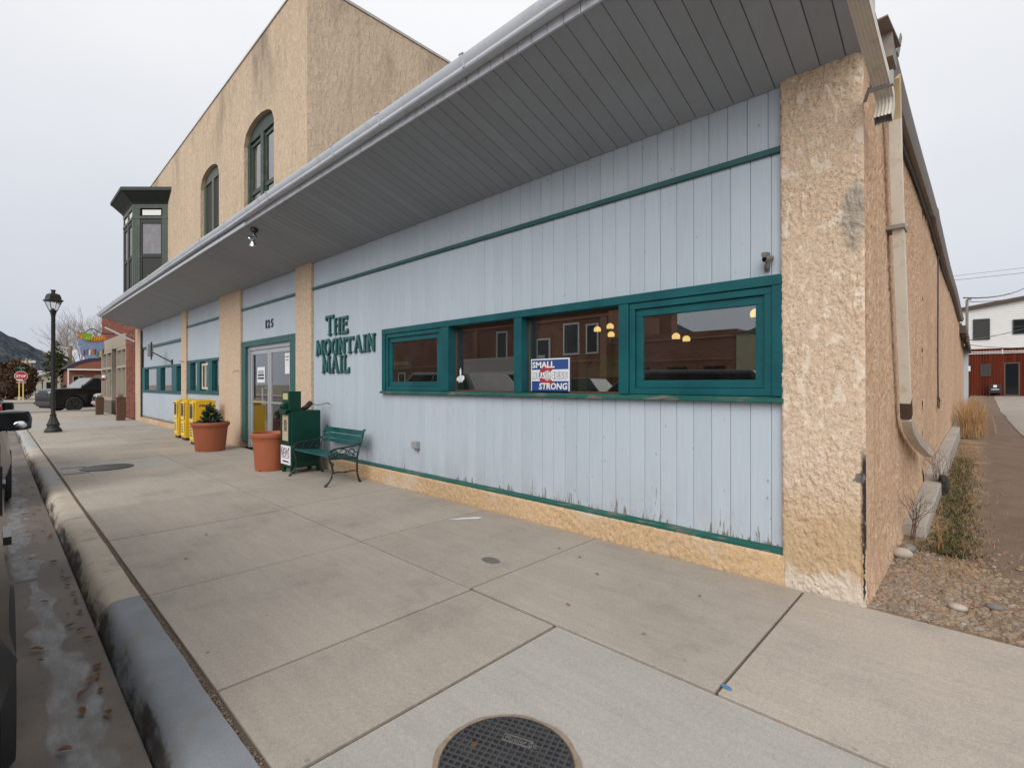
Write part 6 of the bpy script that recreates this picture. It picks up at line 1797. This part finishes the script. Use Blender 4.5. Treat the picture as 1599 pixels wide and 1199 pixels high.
b = MB(); b.box(-.40, .40, -.04, -.02, 1.48, 1.60); b.build('small_plate', plain('faded_red_plate', (.42, .22, .20), .6), ss)
b = MB(); b.box(-.32, .32, -.02, 0, 2.68, 2.84); b.build('street_name_plate', NT('street_green').set((.01, .16, .09), .5), ss)
b = MB(); b.tube([(0, 0, 2.5), (0, 0, 2.7)], .03, 6); b.build('plate_stem', M['rim_silver'], ss)
def crown(center, rad, n, size, mat, name, parent, squash=1.0, seed=0, hollow=.55):
    b = MB(); c = Vector(center)
    for i in range(n):
        d = Vector([random.gauss(0, 1) for _ in 'xyz']).normalized()
        rr = rad * (hollow + (1 - hollow) * random.random() ** .5) * (1 + .28 * mnoise.noise(d * 2.1 + Vector((seed, 0, 0))))
        p = c + Vector((d.x * rr, d.y * rr, d.z * rr * squash)); s = size * random.uniform(.5, 1.3)
        if mnoise.noise(p * (1.6 / rad) * 1.5 + Vector((seed, 4, 0))) < -.28: continue
        u = Vector([random.gauss(0, 1) for _ in 'xyz']).normalized(); v = u.orthogonal().normalized()
        b.add([p - u * s, p + v * s * .6, p + u * s, p - v * s * .6], [(0, 1, 2, 3)])
    return b.build(name, mat, parent, clean=False)
t = thing('round_shrub', 'large rounded reddish-brown shrub behind the stop sign', 'shrub', (-63, .95, 0))
crown((0, 0, 1.75), 1.85, 9000, .10, M['bush_brown'], 'foliage', t, .95, 2)
b = MB(); b.tube([(0, 0, -.1), (.1, 0, 1.6)], .14, 8, .05); b.tube([(0, 0, .3), (.5, .6, 1.9)], .07, 6, .02); b.tube([(0, 0, .3), (-.4, -.6, 1.9)], .07, 6, .02); b.build('stem', M['bark'], t)
def grow(b, p, d, L, r, depth, spread=.55, up=.12):
    p = Vector(p); d = Vector(d).normalized(); pts = [p]; q = p
    for k in range(3):
        d = (d + Vector([random.uniform(-.16, .16) for _ in 'xyz']) + Vector((0, 0, up * .4))).normalized(); q = q + d * L / 3; pts.append(q)
    b.tube(pts, r, 5, r * .62, cap=False)
    if depth == 0: return
    for k in range(random.choice((2, 3, 3)) + (depth > 3)):
        nd_ = (d + Vector([random.uniform(-spread, spread) for _ in 'xyz']) * 1.5 + Vector((0, 0, up))).normalized()
        grow(b, pts[random.choice((1, 2, 3, 3))], nd_, L * random.uniform(.62, .82), r * .58, depth - 1, spread, up)
pale_twig = plain('pale_twigs', (.33, .29, .27), .9, var=.2)
def bare_tree(x, y, h, label, depth=5):
    t = thing('bare_tree', label, 'tree', (x, y, -.3), 0, 'leafless trees at the end of the street')
    b = MB(); b.tube([(0, 0, 0), (.05, 0, h * .25)], h * .022, 8, h * .017); b.build('trunk', M['bark'], t, smooth=60)
    b = MB()
    for k in range(4): grow(b, (.05, 0, h * .23), (random.uniform(-.5, .5), random.uniform(-.5, .5), 1), h * .26, h * .010, depth, .55, .22)
    b.build('crown', pale_twig, t, clean=False)
bare_tree(-74, 6.6, 9.5, 'tall pale leafless tree rising behind the curved-roof building, left one')
bare_tree(-70, 8.6, 10.5, 'leafless tree whose top shows above the hanging shop sign')
bare_tree(-92, 3.4, 5.5, 'small leafless tree near the cream house', 4)
t = thing('evergreen_tree', 'ragged olive evergreen tree behind the street lamp', 'tree', (-66, 4.15, -.2))
crown((0, 0, 3.5), .9, 900, .16, M['bush_green'], 'crown', t, 2.2, 5, .2)
b = MB(); b.tube([(0, 0, 0), (0, 0, 4.8)], .12, 8, .03); b.build('trunk', M['bark'], t)
t = thing('utility_pole', 'bare wooden utility pole with a hooded lamp arm beyond the side street', 'utility pole', (-67, 5.25, 0))
b = MB(); b.tube([(0, 0, 0), (0, 0, 5.3)], .20, 10, .16); b.build('pole', M['pole_wood'], t, smooth=60)
b = MB(); b.tube([(0, 0, 5.0), (0, -.8, 5.1), (0, -1.1, 5.2)], .06, 6); b.build('arm', M['white'], t)
b = MB(); b.lathe([(.34, 5.25), (.30, 5.32), (.05, 5.72), (.0, 5.74)], (0, -1.0, 0), 8, cap=False); b.build('hood', M['black_metal'], t)
for k, (x, y, z) in enumerate(((-78, 2.5, 4.5), (-130, 4.6, 6.4))):
    t = thing('utility_pole', ('wooden utility pole with a white cross-arm seen above the round shrub', 'far utility pole near the foot of the hill')[k], 'utility pole', (x, y, -.2))
    b = MB(); b.tube([(0, 0, 0), (0, 0, z)], .13, 8, .10); b.build('pole', M['pole_wood'], t)
    b = MB(); b.box(-.05, .05, -.7, .7, z - .5, z - .35); b.build('cross_arm', M['white'], t)
# curved-roof building
dn = thing('curved_roof_building', 'low red-brown wooden building with dark purple curved roof at the far corner', 'building', (-62, 6.4, 0))
owood = plain('orange_board_wood', (.22, .078, .042), .7, var=.25, scale=3)
b = MB(); b.box(-5, 2, -1.75, 3.2, -.2, 2.75); b.build('wall', owood, dn)
b = MB(); arc = [(-2.1, 2.76)] + [(-2.1 + 5.6 * k / 16, 2.80 + 1.15 * math.sin(math.pi * k / 16) ** .8) for k in range(17)] + [(3.5, 2.76)]
b.prism(arc, 'x', -5.4, 2.45); b.build('roof', plain('purple_roof', (.035, .022, .040), .6), dn)
arc2 = [(-1.6, 2.79)] + [(-1.6 + 4.6 * k / 16, 2.80 + .75 * math.sin(math.pi * k / 16) ** .8) for k in range(17)] + [(3.0, 2.79)]
b = MB(); b.prism(arc2, 'x', 2.455, 2.50); b.build('gable', plain('orange_gable', (.24, .075, .042), .7), dn)
b = MB(); b.box(2.05, 2.62, -1.9, 3.4, 2.66, 2.775); b.build('white_band', M['white'], dn)
for y0, y1, z0, z1, nm in ((-1.45, -.75, .1, 2.1, 'door'), (.05, 1.45, 1.1, 2.2, 'window'), (2.0, 2.9, 1.1, 2.2, 'window')):
    w = bpy.data.objects.new(nm, None); C.objects.link(w); w.parent = dn
    b = MB(); b.box(2.003, 2.05, y0, y1, z0, z1); b.build('pane', M['glass_dark'] if nm == 'door' else M['blind'], w)
    b = MB(); b.box(2.003, 2.08, y0 - .08, y0, z0, z1); b.box(2.003, 2.08, y1, y1 + .08, z0, z1); b.box(2.003, 2.08, y0, y1, z1, z1 + .08); b.box(2.051, 2.08, (y0 + y1) / 2 - .03, (y0 + y1) / 2 + .03, z0, z1); b.box(2.051, 2.079, y0, y1, (z0 + z1) / 2 - .03, (z0 + z1) / 2 + .03); b.build('frame', plain('tan_frame', (.42, .24, .12), .6) if nm != 'door' else M['trim_pale'], w)
b = MB(); b.tube([(2.5, -1.85, 0), (2.5, -1.85, 2.66)], .045, 8); b.build('post', M['white'], dn)
b = MB(); b.box(2.6, 2.7, .0, 1.5, .95, 1.02); b.box(2.6, 2.7, .0, .06, 0, .95); b.build('counter', M['white'], dn)
b = MB(); b.box(2.2, 3.4, -2.6, -1.9, -.05, .9); b.build('side_shed', M['blind'], dn)
# cream house with a dark trellis
ch = thing('cream_house', 'small cream house with a low white gable roof far down the street', 'house', (-84, 4.6, 0))
b = MB(); b.prism([(-1.9, -.3), (2.2, -.3), (2.2, 2.0), (.15, 2.75), (-1.9, 2.0)], 'x', -6, 0); b.build('wall', plain('cream_wall', (.46, .43, .34), .8), ch)
b = MB(); b.prism([(-2.1, 1.98), (.15, 2.80), (2.4, 1.98), (2.4, 2.10), (.15, 2.94), (-2.1, 2.10)], 'x', -6.2, .3); b.build('roof', plain('pale_roof', (.40, .38, .36), .8), ch)
b = MB(); b.box(.002, .04, -.2, .6, .7, 1.6); b.build('window', M['glass_dark'], ch)
b = MB(); b.box(.002, .06, 1.1, 2.0, .2, 1.5); b.build('door', M['bay_green'], ch)
tr = thing('garden_arch', 'dark wooden garden arch and fence in front of the cream house', 'garden arch', (-81, 3.0, 0))
b = MB()
for y in (-.9, -.3, .3, .9): b.box(-.05, .05, y - .05, y + .05, 0, 1.9)
b.box(-.06, .06, -1.05, 1.05, 1.75, 1.92)
b.build('posts', M['bay_dark'], tr)
b = MB(); 
for k in range(3): b.tube([(0, -.9 + .6 * k + .3 + .3 * math.cos(math.pi * q / 8), 1.25 + .42 * math.sin(math.pi * q / 8)) for q in range(9)], .04, 5)
b.box(-.04, .04, -1.6, 1.6, .55, .62)
for k in range(14): b.box(-.03, .03, -1.55 + k * .23, -1.50 + k * .23, .0, .55)
b.build('lattice', M['bay_dark'], tr)
t = thing('white_shed', 'plain white shed roof edge visible behind the street lamp', 'shed', (-100, 6.2, 0))
b = MB(); b.box(-3, 0, -1.6, 1.6, 0, 3.2); b.build('wall', M['white'], t)
b = MB(); b.box(-3.2, .2, -1.8, 1.8, 3.2, 3.35); b.build('roof', M['white'], t)
b = MB(); random.seed(21)
tb = []
for k in range(26):
    x = -150 - random.random() * 90; y = -4 + k * 1.7; tb.append((x, y))
def wood_spot():
    b = MB()
    for (x, y) in tb:
        hgt = random.uniform(3.5, 6.5)
        for q in range(160):
            d = Vector([random.gauss(0, 1) for _ in 'xyz']).normalized(); p = Vector((x, y, hgt * .55)) + Vector((d.x * 2.4, d.y * 2.4, d.z * hgt * .45)) * random.random() ** .4
            u = Vector([random.gauss(0, 1) for _ in 'xyz']).normalized() * .35; v = u.orthogonal().normalized() * .25
            b.add([p - u, p + v, p + u, p - v], [(0, 1, 2, 3)])
    return b
tag(wood_spot().build('distant_trees', plain('far_greybrown_trees', (.12, .095, .085), .95, var=.3, scale=.4), clean=False), kind='stuff')

# ================================================================== BUILDING AT THE END OF THE ALLEY
rb = thing('alley_house', 'two-storey building with white lap siding above dark red boards at the alley end', 'building', (4, 50, .4))
ro = rb.location
def roofz(x): return 7.04 + .150 * x
b = MB(); b.prism([(-9, 3.98), (14, 3.98), (14, roofz(14)), (-9, roofz(-9))], 'y', 50.04, 58); b.box(-9, 14, 50.05, 58, .0, 3.98); b.build('wall', M['wall_white'], rb, world=True)
b = MB(); z = 3.99
while z < 9.2:
    xlo = -9 if roofz(-9) > z + .2 else (z + .2 - 7.04) / .150
    if xlo < 14: b.prism([(50.0, z), (50.0, z + .012), (50.025, z + .155), (50.039, z + .155), (50.039, z)], 'x', xlo, 14)
    z += .16
tag(b.build('lap_board', M['wall_white'], rb, world=True), kind='stuff')
b = MB(); x = -9
while x < 14:
    b.box(x + .006, x + .144, 49.985 - random.uniform(0, .012), 50.045, .0, 3.955); x += .15
redb = NT('dark_red_board'); rr_ = redb.new('ShaderNodeNewGeometry').outputs['Random Per Island']
redb.set(redb.gain(redb.mix(rr_, (.125, .024, .011), (.070, .015, .008)), redb.math('MULTIPLY_ADD', redb.noise(6, 4, redb.sc(redb.pos, (1, 1, .1))), .6, .7)), .9, spec=.05)
tag(b.build('red_board', redb.m, rb, world=True, clean=False), kind='stuff')
b = MB(); b.prism([(-9.2, roofz(-9.2)), (14.2, roofz(14.2)), (14.2, roofz(14.2) + .22), (-9.2, roofz(-9.2) + .22)], 'y', 49.7, 58.2); b.build('roof', M['roof_brown'], rb, world=True)
def rwin(x0, x1, z0, z1, mat, fmat, name='window'):
    w = bpy.data.objects.new(name, None); C.objects.link(w); w.parent = rb
    b = sash(x0, x1, z0, z1, 49.93, .07, d=.05); b.build('frame', fmat, w, world=True)
    b = MB(); b.box(x0 + .07, x1 - .07, 49.95, 49.96, z0 + .07, z1 - .07); b.build('pane', mat, w, world=True)
rwin(-.56, .34, 4.64, 6.16, M['screen'], M['screen']); rwin(1.50, 2.5, 4.94, 5.97, M['glass_dark'], M['screen'])
b = MB(); b.box(1.55, 2.45, 49.925, 49.945, 5.42, 5.48); b.build('meeting_rail', M['screen'], rb, world=True)
rwin(-.16, .38, 1.96, 2.85, M['screen'], M['brown_metal']); rwin(1.06, 1.86, .58, 2.92, M['car_glass'], plain('brown_door_frame', (.10, .06, .045), .6), 'door')
b = MB()
for z in (3.62, 3.74): b.tube([(-1.2, 49.93, z), (12, 49.93, z)], .03, 6)
b.tube([(.98, 49.9, 3.55), (.98, 49.9, 3.9)], .03, 6); b.build('conduit', M['white'], rb, world=True)
b = MB(); b.tube([(1.13, 51, 7.2), (1.13, 51, 8.0), (1.5, 51, 8.0), (1.5, 51, 7.2)], .05, 6); b.build('vent_pipe', M['white'], rb, world=True)
t = thing('grill', 'black covered barbecue grill with a small white label beside the alley door', 'barbecue grill', (.60, 49.5, az(49.5) + .02))
b = MB(); b.box(-.34, .34, -.2, .2, .18, .62); b.prism([(-.34, .621), (.34, .621), (.24, .80), (-.24, .80)], 'y', -.2, .2); b.build('hood', M['black_metal'], t, bevel=.03)
b = MB(); 
for x in (-.3, .3): b.box(x - .03, x + .03, -.18, .18, 0, .179)
b.build('legs', M['black_metal'], t)
b = MB(); b.box(-.09, .09, -.215, -.205, .58, .76); b.box(-.2, .2, -.215, -.205, .42, .47); b.build('label', M['paper'], t)
t = thing('service_mast', 'grey electrical mast with a weather head at the rear corner of the stucco wall', 'electrical mast', (-.47, 26.4, 0))
b = MB(); b.tube([(0, 0, .8), (0, 0, 4.55), (.0, .0, 4.68), (.06, 0, 4.74), (.12, 0, 4.70)], .045, 8); b.build('pipe', M['rusty'], t, smooth=60)
b = MB(); b.box(-.02, .10, -.12, .10, 1.9, 2.1); b.build('meter', M['white'], t); b = MB(); b.box(-.05, .05, -.14, .14, 2.101, 3.0); b.build('panel', M['rusty'], t)
def wire(label, pts, r, sag=.3):
    P = []
    a, c = Vector(pts[0]), Vector(pts[1])
    for k in range(13):
        f = k / 12; p = a.lerp(c, f); p.z -= sag * 4 * f * (1 - f); P.append(p)
    b = MB(); b.tube(P, r, 5); o = b.build('overhead_wire', M['black_metal']); tag(o, label, 'wire', 'overhead wires at the alley'); return o
wire('thick dark service wire rising from the side eave end', [(-.45, 21, 4.10), (3.0, 50.5, 9.0)], .022, .45)
wire('thin wire rising from the grey electrical mast', [(-.40, 26.4, 4.62), (3.0, 49, 7.9)], .014, .25)
wire('lower wire crossing in front of the white wall above the grey window', [(-.45, 26.2, 3.1), (3.0, 48.2, 5.55)], .016, .12)
wire('lowest slack wire crossing in front of the white lap siding', [(-.43, 26.6, 2.95), (3.0, 48.2, 4.1)], .012, .2)
wire('thin wire crossing the pale sky above the roof, the lower of two', [(-25, 62, 11.3), (30, 66, 11.9)], .018, .2)
wire('thin wire crossing the pale sky above the roof, the upper of two', [(-25, 62, 11.4), (30, 66, 12.5)], .014, .1)
# dry plants of the alley
tag(blades(1500, lambda i: (-.38 + abs(random.gauss(0, .17)), 15.5 + abs(random.gauss(0, 3.4)), az(17)), .78, .005, .34, M['straw'], 'straw_weeds'), kind='stuff')
def dry_shrub(x, y, z, h, n, label, mat):
    t = thing('dry_shrub', label, 'shrub', (x, y, z), 0, 'leafless shrubs along the side wall')
    b = MB()
    for k in range(n): grow(b, (random.uniform(-.03, .03), random.uniform(-.05, .05), 0), (random.uniform(-.25, .35), random.uniform(-.5, .5), 1), h * .42, .004, 3, .5, .15)
    b.build('twigs', mat, t, clean=False); return t
dry_shrub(-.47, 5.70, -.0, .42, 6, 'thin leafless red-brown shrub at the end of the nearest concrete block', M['twig'])
dry_shrub(-.40, 8.17, .06, .62, 7, 'leafless shrub with long bare twigs growing at the gap between two concrete blocks', M['twig'])
dry_shrub(-.27, 5.45, .0, .34, 3, 'small straw-coloured dead stalk standing at the edge of the green grass', M['straw'])
t = thing('rotted_stump', 'blackened rotted shrub stump at the end of the second concrete block', 'stump', (-.365, 8.12, .03))
b = MB(); b.ball((0, 0, .10), .085, 12, 8, (.7, 1.1, 1.7)); b.v = [tuple(Vector(p) * (1 + .35 * mnoise.noise(Vector(p) * 22))) for p in b.v]; b.build('stump', M['rubber'], t)

# ================================================================== ACROSS THE STREET (seen in the panes)
RY = -22.3
ob = thing('opposite_brick_building', 'old red brick building across the street, mirrored in the long window', 'building', (-30, RY, -.15))
b = MB(); b.box(-47, -19.3, RY - 9, RY, -.5, 6.9); b.build('wall', M['brick_far'], ob, world=True)
b = MB(); b.box(-19.28, -10.6, RY - 8, RY - .5, -.5, 4.7); b.build('low_wing', M['brick_far'], ob, world=True)
b = MB(); b.box(-47.2, -19.2, RY - 9.2, RY + .1, 6.91, 7.1); b.box(-18.2, -17.2, RY - 6.6, RY - 5.6, 4.71, 7.2); b.build('parapet', M['brick_far'], ob, world=True)
b = MB(); b.box(-47.2, -43, RY + .004, RY + .5, 3.35, 3.75); b.box(-47.2, -43, RY + .004, RY + .25, 3.0, 3.34); b.build('cornice', plain('tan_cornice', (.40, .28, .16), .8), ob, world=True)
def owin(x0, x1, z0, z1, name='window'):
    w = bpy.data.objects.new(name, None); C.objects.link(w); w.parent = ob
    b = sash(x0, x1, z0, z1, RY + .003, .12, d=.09); b.build('frame', M['white'], w, world=True)
    b = MB(); b.box(x0 + .12, x1 - .12, RY + .01, RY + .05, z0 + .12, z1 - .12); b.build('pane', M['glass_dark'], w, world=True)
b = MB()
for z_ in (3.05, 6.25, 6.6): b.box(-42.9, -19.3, RY + .004, RY + .12, z_, z_ + .13)
b.box(-19.2, -10.7, RY - .496, RY - .40, 4.25, 4.36); b.box(-19.2, -10.7, RY - .496, RY - .42, 2.9, 3.0)
for x_ in (-38.5, -33.5, -19.9): b.box(x_, x_ + .5, RY + .006, RY + .16, -.3, 6.2)
b.build('string_course', plain('pale_brick_course', (.36, .19, .125), .85), ob, world=True)
b = MB()
for x_ in (-17.6, -15.0, -12.6): b.box(x_, x_ + 1.3, RY - .497, RY - .45, .4, 2.5)
b.build('shop_front', M['glass_dark'], ob, world=True)
owin(-23.3, -21.8, 3.6, 6.0); owin(-30.6, -29.3, 3.4, 5.9); owin(-45.5, -44.2, .3, 2.6); owin(-21.2, -20.1, 3.6, 5.8)
owin(-26.0, -24.6, 2.4, 5.0, 'door')
b = MB(); b.box(-32.5, -23.4, RY + .004, RY + 2.2, 2.15, 2.38); b.build('balcony_floor', M['white'], ob, world=True)
b = MB(); b.box(-32.5, -23.4, RY + 2.12, RY + 2.2, 3.42, 3.52)
for k in range(62): b.box(-32.5 + k * .148, -32.44 + k * .148, RY + 2.13, RY + 2.19, 2.381, 3.42)
tag(b.build('balcony_railing', M['white'], ob, world=True), kind='stuff')
b = MB()
for x in (-32.3, -28, -23.6): b.box(x, x + .16, RY + 2.0, RY + 2.16, -.3, 2.14)
b.build('balcony_post', M['white'], ob, world=True)
t = thing('opposite_cream_building', 'narrow cream building beside the brick one across the street', 'building', (-9.9, RY, -.15))
b = MB(); b.box(-10.58, -6.0, RY - 8, RY - .3, -.5, 4.35); b.build('wall', plain('cream_block', (.46, .43, .29), .8), t, world=True)
b = MB(); b.box(-10.58, -5.9, RY - 8.1, RY - .2, 4.36, 4.5); b.build('roof', M['roof_grey'], t, world=True)
